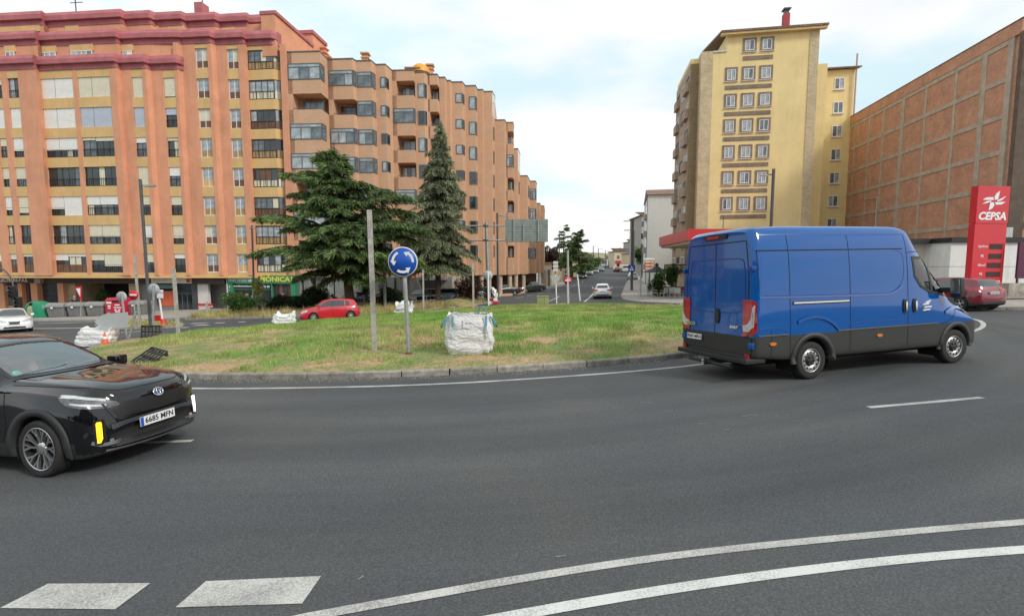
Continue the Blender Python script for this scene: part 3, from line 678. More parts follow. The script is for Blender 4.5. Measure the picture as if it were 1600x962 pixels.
# roof deck + end walls
ue = UA(440, 0)
MB().box(-40, ue - .3, 1.0, 9, 23.3 - AZ0, 24.9 - AZ0).build('attic_block', ORG, A_)
PINK = ORG
MB().box(ue - 1.0, ue + .35, .02, 7.0, 21.5 - AZ0, 25.2 - AZ0).build('end_wall', PINK, A_)
MB().box(ue - 3.2, ue + .352, 7.0, 9.9, 20 - AZ0, 26.6 - AZ0).build('end_wall', PINK, A_)
m = MB(); m.prism([(ue - 1.1, -.05), (ue + .5, -.05), (ue + .5, 7.0), (ue - 1.1, 7.0)], 25.2 - AZ0, 25.5 - AZ0)
m.prism([(ue - 3.4, 6.85), (ue + .5, 6.85), (ue + .5, 10.1), (ue - 3.4, 10.1)], 26.6 - AZ0, 26.95 - AZ0); m.build('coping', RED, A_)
MB().box(-9.8, -9.0, 1.2, 2.2, 25.9 - AZ0, 27.3 - AZ0).build('roof_stub', RED, A_)
m = MB(); m.tube([(-9.2, 1.6, 27.3 - AZ0), (-9.2, 1.6, 30 - AZ0)], .05, 6); m.tube([(-9.9, 1.6, 28.0 - AZ0), (-9.2, 1.6, 28.0 - AZ0)], .09, 6); m.build('antenna', FRG, A_)
m = MB(); m.tube([(-24.2, 3, 25.9 - AZ0), (-24.2, 3, 29.5 - AZ0)], .06, 6); m.tube([(-24.8, 3, 28.9 - AZ0), (-23.4, 3, 28.9 - AZ0)], .04, 6); m.build('antenna', FRG, A_)
# chimneys by the party wall
m = MB()
for (px, py, Y) in ((512, 92, 55), (505, 78, 56)):
    q = at(px, py, Y); lx = (q.x - OA.x) * .995 - (q.y - OA.y) * .1; ly = (q.x - OA.x) * .1 + (q.y - OA.y) * .995
    m.box(lx - .35, lx + .35, ly - .35, ly + .35, q.z - AZ0 - 3, q.z - AZ0); m.box(lx - .5, lx + .5, ly - .5, ly + .5, q.z - AZ0 - .5, q.z - AZ0 - .35); m.box(lx - .5, lx + .5, ly - .5, ly + .5, q.z - AZ0, q.z - AZ0 + .12)
m.build('chimney', ORG, A_)
# ---- ground floor
def UB(px, back): return UA(px, -back)
zs = 1.14 - AZ0
m = MB(); us = UA(-75, 2.7); m.prism([(us, -2.6), (UA(82, 2.7), -2.6), (UA(203, 2.25), -2.1), (UA(247, 1.8), -1.7), (UA(296, 1.35), -1.2), (UA(347, .9), -.8), (UA(397, .45), -.3), (UA(455, 0), 0.1), (UA(455, 0), 8), (us, 8)], zs - .25, zs - .003); m.build('slab_edge', YEL, A_)
m = MB(); m.box(us, UB(350, -.3), -.3, 0.1, zs - .85, zs - .25); m.build('fascia_beam', SOF, A_)
gz0 = -.1
STW = brickmat('stone_tiles', (.45, .36, .24), (.38, .30, .2), (.25, .2, .15), .6, .3, .01)
GREYW = mat('grey_render', (.22, .215, .21), .85, var=.1, dirt=.2); WHITEW = mat('white_render', (.66, .64, .60), .85, var=.06, dirt=.35)
def gbox(p0, p1, y0, y1, z0, z1, mt, name='ground_floor_wall'):
    return MB().box(UB(p0, y0), UB(p1, y0), y0, y1, z0, z1).build(name, mt, A_)
ORGD = ORG
for a, b in ((-70, -50), (-8, 4), (26, 32), (46, 56), (88, 97)): gbox(a, b, -.2, .5, gz0, zs - .85, ORGD, 'ground_floor_pier')
gbox(-8, 90, .6, .8, gz0, zs - .85, GREYW)
o = framewin(A_, (UB(4, .1), .1), (UB(26, .1), .1), .9, zs - 1.0, 0, 2, trans=.3, panes=(GLASS, GLASSM), name='shop_window'); gbox(4, 26, -.02, .3, gz0, .9, TAN)
o = framewin(A_, (UB(32, .2), .2), (UB(46, .2), .2), gz0, zs - .9, 0, 4, panes=(BRP, GLASS), bar=.04, name='door'); 
o = framewin(A_, (UB(56, .3), .3), (UB(88, .3), .3), gz0 + .3, zs - .9, 0, 2, trans=.35, panes=(GLASS,), name='shop_window')
gbox(97, 116, .2, 3.5, gz0, zs - .85, STW); gbox(200, 214, -.2, 3.0, gz0, zs - .85, STW)
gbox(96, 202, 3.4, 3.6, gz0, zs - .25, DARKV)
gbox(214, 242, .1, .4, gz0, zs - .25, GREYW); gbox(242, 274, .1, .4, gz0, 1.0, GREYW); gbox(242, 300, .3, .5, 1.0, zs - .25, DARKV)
ATMO = mat('orange_panel', (.62, .12, .05), .5, var=.05); TEAL = mat('teal_strip', (.12, .2, .2), .5)
MB().box(UB(250, .1), UB(269, .1), .05, .3, 1.0, 2.5).build('poster_panel', ATMO, A_)
MB().box(UB(242, .1), UB(272, .1), .08, .3, 2.75, 3.15).build('awning_strip', TEAL, A_)
o = MB().box(UB(241, 0), UB(303, 0), -.42, -.305, zs - .80, zs - .28).build('shop_sign', WHITEW, A_)
MB().box(UB(296, 0) , UB(301.5, 0), -.45, -.425, zs - .72, zs - .36).build('shop_emblem', mat('sign_red', (.55, .03, .04), .5, var=0), A_)
framewin(A_, (UB(274, .2), .2), (UB(299, .2), .2), gz0, zs - .8, 0, 3, trans=.3, panes=(GLASS,), fr=FRG, name='shop_window')
gbox(299, 306, -.1, .4, gz0, zs - .25, mat('charcoal_pier', (.06, .06, .065), .6)); gbox(306, 324, .0, .3, gz0, zs - .25, WHITEW)
gbox(324, 357, 1.6, 1.9, gz0, zs - .25, mat('passage_wall', (.30, .29, .28), .85, var=.15)); gbox(306, 356, 0, 1.6, zs - .8, zs - .253, GREYW)
m = MB(); m.box(UB(306, -.02), UB(330, -.02), -.05, 0, 1.05, 1.3, 0); m.box(UB(306, -.02), UB(330, -.02), -.04, 0, .95, 1.05, 1); m.build('wall_stripe', [mat('sign_red', (.55, .03, .04)), WHITEW], A_)
GRN = mat('shop_green', (.03, .24, .11), .5, var=.08)
def fl(p0, p1, y0, y1, z0, z1, mt, name): return MB().box(UB(p0, 0), UB(p1, 0), y0, y1, z0, z1).build(name, mt, A_)
fl(356, 462, -.22, .2, zs - .78, zs - .02, GRN, 'florist_fascia'); fl(356, 364, -.18, .3, gz0, zs - .78, GRN, 'florist_pillar'); fl(394, 396, -.15, .2, gz0, zs - .78, GRN, 'florist_pillar'); fl(424, 426, -.15, .2, gz0, zs - .78, GRN, 'florist_pillar'); fl(455, 462, -.18, .3, gz0, zs - .78, GRN, 'florist_pillar')
fl(355, 357, -.19, .3, gz0, zs - .02, WHITEW, 'florist_edge')
for a, b in ((364, 394), (396, 424)): framewin(A_, (UB(a, 0), 0), (UB(b, 0), 0), .7, zs - .8, 0, 1, trans=.22, panes=(GLASS, GLASS), fr=GRN, name='shop_window')
fl(364, 424, -.05, .25, gz0, .7, mat('pale_plinth', (.5, .48, .45), .8), 'plinth')
framewin(A_, (UB(426, 0), 0), (UB(455, 0), 0), gz0, zs - .8, 0, 6, panes=(GLASS, GLASS, BRP), bar=.03, fr=BRP, name='door')
m = MB(); rr = random.Random(4)
for k in range(16):
    x = UB(rr.uniform(366, 452), 0); z = rr.uniform(.9, 2.3); s = rr.uniform(.06, .16); m.box(x - s, x + s, -.03, .02, z - s * .8, z + s * .8, rr.randrange(3))
m.build('window_display', [BLW, mat('flower_pink', (.45, .2, .25)), mat('leaf_display', (.1, .22, .06))], A_)
WTX = mat('letter_white', (.85, .85, .85), .5, var=0); YTX = mat('letter_yellow', (.75, .65, .06), .5, var=0)
def stA(s, size, px, y, z, mt, name='lettering', sx=1., bold=.0): return text(s, size, mt, name, A_, Mface((UB(px, 0), y, z), 0, -1), .02, bold=bold, sx=sx)
stA('floristería', .62, 377, -.235, zs - .42, WTX, sx=1.0); stA('MÓNICA', .62, 431, -.235, zs - .40, YTX, sx=1.25, bold=.02); stA('!', .75, 457.5, -.235, zs - .42, YTX, bold=.02)
stA('www.florsmonica.es', .24, 378, -.05, zs - 1.05, WTX, sx=1.0, bold=.006); stA('975 22 70 80', .3, 409, -.05, zs - 1.1, WTX, bold=.006)
for i, c in enumerate('FLORES'): stA(c, .34, 360, -.2, zs - 1.15 - i * .42, WTX)
stA('ELECTRO', .5, 14, -.33, zs - .55, WTX, bold=.02, sx=.9); stA('RE-P.A.S.', .48, 37, -.33, zs - .55, WTX, bold=.01, sx=.9)
MB().box(UB(64, 0), UB(73, 0), -.7, -.32, zs - .85, zs - .35).build('air_conditioner', mat('ac_grey', (.3, .3, .3)), A_)
MB().box(UB(5, 0), UB(17, 0), -.08, 0.0, zs - 1.7, zs - 1.15).build('notice_board', mat('ac_grey', (.3, .3, .3)), A_)

# ---------------------------------------------------------------- brown stepped brick building
BRK = brickmat('brown_brick', (.60, .36, .225), (.56, .335, .205), (.52, .35, .24), .5, .09, .006, .09)
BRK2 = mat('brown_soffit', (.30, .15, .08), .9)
BG = Vector((at(460, 430, 47).x, 47, -2.9)); B_ = thing('brown_apartment_building', 'stepped brown brick block of flats with glazed corner bays, descending along the street', 'building', BG)
zR = at(460, 81, 47.0).z
PITCHB = 2.72
BD = [(446, 500, 81, 47.1, 0, 'GRGGRGR'), (511, 551, 93, 48.7, 0, 'GRGGRGR'), (556, 580, 95.5, 49.1, 0, 'GGGGGGG'), (587, 602, 102, 50.0, 0, 'DDDDDDD'), (612, 646, 111, 51.4, 0, 'RGRRGRR'),
      (648, 663, 113, 51.9, 0, 'TTTTTTT'), (668, 683, 117, 52.5, 0, 'RRRRRRR'), (686, 695, 121, 53.3, 0, '-------'), (698, 703, 127, 54.2, 0, '-------'), (706, 722, 128.6, 54.6, 0, 'DDDDDDD'),
      (727, 743, 135, 55.7, 0, 'TTTTTTT'), (746, 754, 140.6, 56.9, 0, '-------'), (756, 769, 144, 57.5, 0, 'sssssss'), (773, 788.5, 187, 59.0, 1, '------'), (791, 801.5, 192.5, 60.0, 1, 'RGRRRR'),
      (803, 809, 229.5, 61.5, 2, '-s---'), (812.6, 824, 275.5, 64.5, 3, 'ssss'), (828, 837, 284.6, 68.6, 3, 'GGGG'), (838.5, 843.5, 319, 71, 4, '---'), (845, 850, 323, 74, 4, '---')]
ZB = .95
FL = []
for i, (pa, pb, py, Y, dr, ty) in enumerate(BD):
    a = at(pa, py, Y); b = at(pb, py, Y); FL.append((a.x, b.x, Y, zR - dr * PITCHB * 1.0, ty))
rndB = random.Random(5)
for i, (xa, xb, Y, zt, ty) in enumerate(FL):
    tl = .03 * (xb - xa); A2 = Vector((xa, Y + tl)); B2 = Vector((xb, Y - tl))
    if i + 1 < len(FL): C2 = Vector((FL[i + 1][0], FL[i + 1][2] + .03 * (FL[i + 1][1] - FL[i + 1][0])))
    else: C2 = Vector((xb + .7, Y + 8))
    o2 = Vector((BG.x, BG.y)); loc = lambda v: (v.x - o2.x, v.y - o2.y)
    D = 1.3
    # openings per storey from the top
    zo = [zt - 1.0 - PITCHB * k for k in range(len(ty))]; H = 1.45
    solid = []; top = zt
    for k, t in enumerate(ty):
        if t == 'R': solid.append((zo[k], top)); top = zo[k] - H
    solid.append((ZB, top))
    wid = (B2 - A2).length; jam = min(.5, wid * .2); J = A2 + (B2 - A2) * (jam / wid)
    for (z0, z1) in solid:
        if z1 - z0 < .02: continue
        MB().prism([loc(A2), loc(B2), loc(C2), loc(C2 + Vector((0, D))), loc(A2 + Vector((0, D)))], z0 - BG.z, z1 - BG.z).build('wall_bay', BRK, B_)
    if 'R' in ty:
        MB().prism([loc(A2), loc(J), loc(J + Vector((0, D))), loc(A2 + Vector((0, D)))], ZB - BG.z, zt - BG.z - .003).build('wall_jamb', BRK, B_)
    Zc = zt - BG.z
    MB().prism([loc(A2 + Vector((0.01, D))), loc(C2 + Vector((-.01, D))), loc(C2 + Vector((-.01, 9))), loc(A2 + Vector((.01, 9)))], ZB - BG.z, Zc - .01).build('wall_core', BRK, B_)
    MB().prism([loc(A2 + Vector((-.05, -.05))), loc(B2 + Vector((.03, -.06))), loc(C2 + Vector((.04, -.04))), loc(C2 + Vector((.04, 1))), loc(A2 + Vector((-.05, 1)))], Zc + .002, Zc + .1).build('coping', FRG, B_)
    for k, t in enumerate(ty):
        z1 = zo[k] - BG.z; z0 = z1 - H
        if t == 'G':
            framewin(B_, loc(A2 + (B2 - A2) * .04), loc(B2), z0, z1, .05, max(2, round(wid / .95)), trans=.24, fr=FRG, panes=(GLASSL, GLASSM, GLASSL), bar=.08, rnd=rndB)
            e = (C2 - B2); q = B2 + e.normalized() * min(.9, e.length * .8)
            if e.length > .35: framewin(B_, loc(B2), loc(q), z0, z1, .05, 1, trans=.24, fr=FRG, panes=(GLASSM,), bar=.07, rnd=rndB)
        elif t == 'R':
            w0 = A2 + (B2 - A2) * .28 + Vector((0, D)); w1 = A2 + (B2 - A2) * .93 + Vector((0, D))
            framewin(B_, loc(w0), loc(w1), z0 - .35, z1 - .25, .03, 3, fr=FRG, panes=(GLASS, GLASSL, GLASSM), bar=.06, rnd=rndB)
            e = C2 - B2; E2 = B2 + e
            m = MB(); 
            for p, q in ((J, B2), (B2, E2)):
                pl, ql = loc(p), loc(q); m.tube([(pl[0], pl[1], z0 + .12), (ql[0], ql[1], z0 + .12)], .035, 5)
            m.build('balcony_rail', FRG, B_)
        elif t in 'DT':
            hh = 1.0 if t == 'D' else 1.4; z00 = z0 + (.3 if t == 'D' else -.05); a = .45 if i in (3, 9) else .3
            if i in (9, 10): a = .35
            framewin(B_, loc(A2 + (B2 - A2) * a), loc(B2), z00, z00 + hh, .05, 1, fr=FRG, panes=(GLASS, GLASS, GLASSL) if rndB.random() > .3 else (GLASSL,), bar=.08, rnd=rndB)
            e = C2 - B2; q = B2 + e.normalized() * min(.7, e.length * .6); framewin(B_, loc(B2), loc(q), z00, z00 + hh, .05, 1, fr=FRG, panes=(GLASS,), bar=.07, rnd=rndB)
        elif t == 's':
            e = C2 - B2; framewin(B_, loc(B2 + e * .3), loc(B2 + e * .75), z0, z1, .04, 1, fr=FRG, panes=(GLASS,), bar=.04, rnd=rndB)
# white render on the two stair faces
WH2 = mat('white_render2', (.7, .69, .66), .85, var=.05)
for i in (12, 15):
    xa, xb, Y, zt, ty = FL[i]; B2 = Vector((xb, Y - .03 * (xb - xa))); C2 = Vector((FL[i + 1][0], FL[i + 1][2]))
    e = C2 - B2; n = Vector((e.y, -e.x)).normalized() * .02; p = B2 + n + e * .02; q = C2 + n - e * .02; o2 = Vector((BG.x, BG.y))
    MB().prism([(p.x - o2.x, p.y - o2.y), (q.x - o2.x, q.y - o2.y), (q.x - n.x - o2.x, q.y - n.y - o2.y), (p.x - n.x - o2.x, p.y - n.y - o2.y)], zt - 2.6 - BG.z, zt - .05 - BG.z).build('stair_face', WH2, B_)
# roof things
def chim(px, py, Y, base=1.4, r=.3, parent=B_, O=BG, mt=BRK):
    q = at(px, py, Y) - O; m = MB(); m.box(q.x - r, q.x + r, q.y - r, q.y + r, q.z - base, q.z - .35); m.box(q.x - r - .12, q.x + r + .12, q.y - r - .12, q.y + r + .12, q.z - .55, q.z - .47); m.box(q.x - r, q.x + r, q.y - r, q.y + r, q.z - .33, q.z - .2); m.box(q.x - r - .15, q.x + r + .15, q.y - r - .15, q.y + r + .15, q.z - .14, q.z)
    m.build('chimney', [mt], parent)
chim(571, 84, 53); chim(672, 102, 56)
q = at(657, 109, 55.5) - BG; m = MB(); m.lathe([(1.05 * math.cos(t * .1745), 1.05 * math.sin(t * .1745)) for t in range(0, 9)] + [(.01, 1.05)], 20, c=(q.x, q.y, q.z - .45)); m.build('roof_dome', mat('dome_orange', (.72, .34, .03), .5), B_)
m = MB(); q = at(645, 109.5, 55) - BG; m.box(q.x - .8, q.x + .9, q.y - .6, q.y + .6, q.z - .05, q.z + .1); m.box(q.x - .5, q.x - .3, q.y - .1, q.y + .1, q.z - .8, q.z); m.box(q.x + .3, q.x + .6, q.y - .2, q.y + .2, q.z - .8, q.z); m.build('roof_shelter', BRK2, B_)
# ground floor: clinic front on the left, colonnade on the right
CL = mat('clinic_grey', (.27, .265, .25), .8, var=.12); CLG = mat('clinic_glass', (.60, .70, .67), .25, var=.1, coat=.5)
def Lb(px, py, Y): q = at(px, py, Y) - BG; return q
y0 = 47.4 - BG.y; x0, x1 = Lb(461, 440, 47.4).x, Lb(700, 440, 47.4).x
MB().box(x0, x1, y0 + 3.2, y0 + 3.4, 0, ZB - BG.z).build('ground_floor_wall', CL, B_)
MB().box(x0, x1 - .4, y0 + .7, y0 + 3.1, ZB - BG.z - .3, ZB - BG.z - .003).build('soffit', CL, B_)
MB().box(x0, x1, y0 + .4, y0 + .8, 0, 1.15).build('garden_wall', BRK, B_)
MB().box(x0, x1, y0 + .3, y0 + .9, 1.15, 1.3).build('wall_capping', WHITEW, B_)
for px in (462, 478, 497, 526, 553, 583, 607, 621, 640):
    x = Lb(px, 445, 48).x; MB().prism([(x, y0 + .1), (x + .7, y0 - .1), (x + 1.1, y0 + 1.5), (x + .2, y0 + 1.6)], 0.9, ZB - BG.z - .004).build('ground_floor_pier', CL, B_)
for a, b in ((484, 497), (506, 526), (533, 553), (562, 583), (590, 607), (628, 655)):
    xa, xb = Lb(a, 445, 49).x, Lb(b, 445, 49).x
    framewin(B_, (xa, y0 + .75), (xb, y0 + .75), 1.34, 3.5, 0, 1, trans=0, fr=FRW, panes=(CLG,), bar=.06, name='shop_window')
# colonnade px 725-850
for i in range(11, 17):
    xa, xb, Y, zt, ty = FL[i]; xc = (xa + xb) / 2 - BG.x; MB().lathe([(.28, 0), (.28, ZB - BG.z)], 10, c=(xc, Y - BG.y + .4, 0)).build('column', mat('column_beige', (.5, .40, .29), .8), B_)
xa, xb = Lb(735, 440, 55).x, Lb(851, 440, 75).x
MB().prism([(xa, 55 - BG.y), (Lb(800, 440, 60).x, 60 - BG.y), (Lb(850, 440, 74).x, 74 - BG.y), (Lb(850, 440, 74).x, 74.4 - BG.y), (Lb(800, 440, 60.4).x, 60.6 - BG.y), (xa, 55.4 - BG.y)], 0, 1.55).build('parapet_wall', BRK, B_)
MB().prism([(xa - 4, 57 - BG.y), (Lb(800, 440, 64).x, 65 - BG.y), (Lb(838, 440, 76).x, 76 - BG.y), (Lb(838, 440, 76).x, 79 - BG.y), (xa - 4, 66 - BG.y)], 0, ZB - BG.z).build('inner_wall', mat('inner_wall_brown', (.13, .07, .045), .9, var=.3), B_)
m = MB(); m.box(Lb(693, 430, 54).x, Lb(728, 430, 54).x, 53.6 - BG.y, 54 - BG.y, 0, ZB - BG.z - .004); m.build('ground_floor_wall', mat('pale_panel', (.62, .5, .38), .8), B_)

# ---------------------------------------------------------------- yellow tower
YT = mat('yellow_render', (.81, .64, .31), .9, var=.07, scale=.4, bump=.1, dirt=.18)
STN = brickmat('pale_stone', (.62, .50, .31), (.52, .41, .25), (.4, .33, .22), .3, .12, .01, .25)
SDK = brickmat('dark_stone', (.30, .22, .17), (.22, .165, .13), (.15, .12, .09), .22, .15, .012, .4)
TILE = mat('roof_tiles_brown', (.22, .13, .09), .9, var=.3, scale=4)
TY = 51.6; TB = at(1170, 350, TY); ex = Vector((.987, -.16)); TO = Vector((TB.x, TY, -.9))
T_ = thing('yellow_tower_block', 'tall yellow block of flats with pale stone strips and dark framed windows', 'building', TO, math.atan2(-.16, .987))
def UT(px, py=215, back=0):
    r = ray(px, py); k = r[0] / r[1]; X0 = TO.x + .16 * back; Y0 = TO.y + .987 * back
    return (k * Y0 - X0) / (.987 + .16 * k)
def ZTW(py, px=1170, back=0):
    u = UT(px, py, back); Y = TO.y - .16 * u + .987 * back; return at(px, py, Y).z - TO.z
zL = ZTW(84, 1096); zH = ZTW(56, 1134) + .1
uL, uS0, uS1, uE, uM = UT(1075, 330), UT(1088, 330), UT(1106, 330), UT(1252, 330), UT(1266, 330)
uk = UT(1136, 70)
hz = zH
MB().box(uS1, uE, 0, 12, 0, zL).build('front_wall', YT, T_)
MB().box(uk, uE, .003, 12, zL, hz).build('upper_wall', YT, T_)
MB().box(uS0, uS1, -.06, 12, 0, zL + .15).build('stone_strip', STN, T_); MB().box(uE, uM, -.06, 12, 0, hz).build('stone_strip', STN, T_)
MB().box(uL, uS0, 1.0, 9, 0, zL - .1).build('side_wall', YT, T_)
m = MB(); m.box(uS1, uk - .003, -.1, 11, zL + .003, zL + .14); m.build('coping', WHITEW, T_)
m = MB(); m.add([(uk - .7, -.6, hz), (uM + .6, -.6, hz), (uM + .6, 9, hz + 1.8), (uk - .7, 9, hz + 1.8), (uk - .7, -.6, hz + .2), (uM + .6, -.6, hz + .2), (uM + .6, 9, hz + 2.), (uk - .7, 9, hz + 2.)], [(0, 1, 2, 3), (4, 5, 6, 7), (0, 1, 5, 4), (1, 2, 6, 5), (3, 0, 4, 7)]); m.build('roof', TILE, T_)
MB().box(uk - .65, uM + .55, -.5, 0, hz - .2, hz - .003).build('eaves', YT, T_)
# chimneys and vents
u = UT(1228, 30, 3); zc_ = ZTW(15, 1228, 3); MB().box(u - .3, u + .3, 2.7, 3.3, hz, zc_ - .5).build('chimney', mat('red_chimney', (.42, .05, .05), .7), T_)
m = MB(); m.box(u - .22, u + .22, 2.8, 3.2, zc_ - .5, zc_ - .1); m.box(u - .36, u + .36, 2.6, 3.4, zc_ - .1, zc_ + .02); m.build('chimney_cap', FRG, T_)
u = UT(1206, 38, 5); m = MB(); m.box(u - .25, u + .25, 4.7, 5.3, hz + .8, hz + 1.8); m.box(u - .38, u + .38, 4.6, 5.4, hz + 1.8, hz + 1.95); m.build('vent', FRG, T_)
cw = [(1131.5, 1151), (1157.5, 1178.5), (1184.5, 1205.5)]
us = [(UT(a, 157), UT(b, 157)) for a, b in cw]
rt = [104, 145.5, 185, 226, 266.5, 307]; rows = [(ZTW(a), ZTW(a + 22)) for a in rt]
zt0, zb0 = ZTW(60), ZTW(81.5); rows = [(zt0, zb0)] + rows
for ri, (z1, z0) in enumerate(rows):
    for cidx, (u0, u1) in enumerate(us):
        if ri == 0 and cidx == 0: continue
        f = .2
        o = MB().box(u0, u1, -.07, .05, z1 - .2, z1).box(u0, u1, -.075, .05, z0, z0 + .14).box(u0, u0 + f, -.065, .05, z0 + .14, z1 - .2).box(u1 - f, u1, -.065, .05, z0 + .14, z1 - .2).build('window_surround', SDK, T_)
        framewin(o, (u0 + f, -.06), (u1 - f, -.06), z0 + .14, z1 - .2, 0, 2, fr=FRW, panes=[(GLASSL,), (GLASSL, GLASSM), (GLASSM, GLASSL), (GLASSL,)][(ri + cidx) % 4], bar=.07, thick=.1)
        MB().box(u0 - .04, u1 + .04, -.13, 0, z0 - .06, z0 - .002).build('sill', WHITEW, T_)
    zc1 = z0 - .42
    MB().box(us[0 if ri else 1][0] + .05, us[2][1] - .05, -.06, .03, zc1 - .38, zc1).build('stone_band', SDK, T_)
zc1 = rows[-1][1] - .42 - 2.75
# right wing
WY = 9.8
uw0, uw1 = UT(1278, 200, WY), UT(1323, 330, WY)
zw = ZTW(109, 1315, WY)
MB().box(uM - 1, UT(1288, 200, 5), 5.0, WY - .01, 0, ZTW(100, 1283, 5)).build('side_wall', YT, T_)
MB().box(uw0, uw1, WY, WY + 6, 0, zw).build('wing_wall', YT, T_)
m = MB(); m.add([(uw0 - .3, WY - .5, zw), (uw1 + .5, WY - .5, zw), (uw1 + .5, WY + 6, zw + 1), (uw0 - .3, WY + 6, zw + 1), (uw0 - .3, WY - .5, zw + .16), (uw1 + .5, WY - .5, zw + .16), (uw1 + .5, WY + 6, zw + 1.16), (uw0 - .3, WY + 6, zw + 1.16)], [(0, 1, 2, 3), (4, 5, 6, 7), (0, 1, 5, 4), (1, 2, 6, 5), (3, 0, 4, 7)]); m.build('roof', TILE, T_)
MB().box(uM + .3, uM + .9, 4.6, 4.98, ZTW(100, 1283, 5) - .5, ZTW(84, 1283, 5)).build('roof_stub', mat('red_chimney', (.42, .05, .05), .7), T_)
MB().box(uM + .9, uM + 1.7, 4.5, 4.98, ZTW(100, 1283, 5) - 1, ZTW(84, 1283, 5)).build('roof_stub', YT, T_)
for k in range(7):
    ztp = ZTW(122, 1311, WY) - k * 2.72
    u0, u1 = UT(1303.5, 140, WY), UT(1319, 140, WY)
    framewin(T_, (u0, WY - .05), (u1, WY - .05), ztp - 1.3, ztp, 0, 2, fr=FRW, panes=(GLASSL, GLASSM), bar=.08); MB().box(u0 - .05, u1 + .05, WY - .15, WY - .01, ztp - 1.42, ztp - 1.3).build('sill', WHITEW, T_)
m = MB(); u = UT(1319, 330, WY - .3); u2 = u + 0.25; m.tube([(u + .45, WY - .25, 0), (u + .45, WY - .25, zw + 1.6)], .1, 8); m.build('drainpipe', mat('drainpipe', (.5, .36, .25), .5), T_)
# street side of the tower, in brown stone with stacked windows
SD = brickmat('brown_stone_side', (.44, .34, .24), (.36, .28, .2), (.25, .2, .15), .4, .2, .01, .25)
S0 = Vector((uL - .02, 1.0)); dv = Vector((.0, 1.)).normalized()
m = MB(); n2 = Vector((-dv.y, dv.x)); L2 = 8.5
zs2 = zL - .6
p = [S0, S0 + dv * L2, S0 + dv * L2 - n2 * 4, S0 - n2 * 4]; p = [(q.x, q.y) for q in (p[0], p[3], p[2], p[1])]
m.prism(p, 0, zs2); m.build('street_wall', SD, T_)
for k in range(8):
    for j in range(3):
        a = S0 + dv * (.5 + j * 2.8) + n2 * .02; b = a + dv * 1.5; z1 = zs2 - 1.0 - k * 2.75
        framewin(T_, (b.x, b.y), (a.x, a.y), z1 - 1.5, z1, .03, 2, fr=FRW if (j + k) % 2 else FRD, panes=(GLASS, GLASSM), bar=.09, thick=.1)
        if j % 2 == 0:
            c = a - dv * .2; e = c + dv * 1.9; q = [c, e, e + n2 * .35, c + n2 * .35]; MB().prism([(v.x, v.y) for v in reversed(q)], z1 - 1.7, z1 - .75).build('balcony', SD, T_)

# ---------------------------------------------------------------- brick party wall building (right)
PBK = brickmat('party_brick', (.60, .285, .17), (.49, .225, .135), (.50, .37, .26), .26, .075, .009, .28)
PCN = mat('party_concrete', (.48, .42, .33), .9, var=.15, scale=1.5, dirt=.3)
C0 = at(1585, 200, 36.0); PB = Vector((C0.x, 36.0, .3)); vd = Vector((.1625, .987)).normalized()
P_ = thing('brick_building', 'big red brick building with a blank wall divided by pale concrete bands', 'building', PB, -math.atan2(vd.x, vd.y))   # local y along the wall
def SP(px, py):        # distance along the wall
    r = ray(px, py); k = r[0] / r[1]; return (PB.x - k * PB.y) / (k * vd.y - vd.x)
def ZP(px, py): s = SP(px, py); return at(px, py, PB.y + vd.y * s).z - PB.z
hp = ZP(1590, 34); LEN = 34
zg = [ZP(1582, 63.6) - i * 2.62 for i in range(7)]
MB().box(.12, 12, .15, LEN, 0, hp).build('core_wall', PBK, P_)
ss = [0, .9] + [SP(1300 + x / 2.673, y / 2.673) for x, y in ((640, 258), (520, 325), (395, 385), (298, 445), (218, 490), (157, 520), (97, 552))] + [SP(1331, 210) + 2, LEN]
wds = [.5, .5, .3, .3, .55, .3, .3, .3, .3, .3]
for i, s in enumerate(ss[1:-1]):
    w_ = wds[i] / 2; MB().box(-.02, .12, s - w_, s + w_, 0, zg[0] + .2).build('concrete_post', PCN, P_)
for z in zg:
    for a, b, i in zip(ss[1:], ss[2:], range(99)): 
        wa = wds[min(i, 9)] / 2; wb = wds[min(i + 1, 9)] / 2; 
        MB().box(-.03, .12, a + wa, b - (wb if b < LEN else 0), z - .17, z + .17).build('concrete_band', PCN, P_)
for k in range(len(zg)):
    zt_ = zg[k] - .17; zb_ = (zg[k + 1] + .17) if k + 1 < len(zg) else 0
    for i, (a, b) in enumerate(zip(ss[1:], ss[2:])):
        wa = wds[min(i, 9)] / 2; wb = wds[min(i + 1, 9)] / 2 if b < LEN else 0; MB().box(.02, .118, a + wa + .003, b - wb - .003, zb_ + .003, zt_ - .003).build('brick_panel', PBK, P_)
MB().box(-.05, .12, -.0, LEN, zg[0] + .2, hp).build('parapet', PBK, P_)
MB().box(-.09, .5, -.05, LEN, hp + .003, hp + .08).build('coping', TILE, P_)
m = MB(); 
DBR = mat('brown_pier', (.14, .10, .075), .85, var=.2)
# front facade facing the road
MB().box(-.05, .9, -.25, .15, 0, hp - .9).build('corner_pier', DBR, P_); MB().box(.9, 14, .0, .15, 0, hp - .3).build('front_wall', PBK, P_)
for k in range(6):
    z = zg[k]; MB().box(.9, 14, -.12, 0, z - .35, z + .05).build('floor_band', DBR, P_)
    for j in range(3):
        o = framewin(P_, (2.2 + j * 4, -.02), (4.2 + j * 4, -.02), z - 1.9, z - .6, .03, 2, fr=FRW, panes=(GLASS, GLASSM), bar=.07)
        MB().box(2.0 + j * 4, 4.4 + j * 4, -.35, 0, z - 2.05, z - 1.93).build('sill', DBR, P_)
m = MB(); m.tube([(-.1, SP(1371, 330), 0), (-.1, SP(1371, 330), 9.0)], .04, 6); m.tube([(-.1, SP(1371, 330), 9.0), (-.1, SP(1371, 330) + 2.5, 9.1)], .04, 6); m.build('wall_mast', WHITEW, P_)

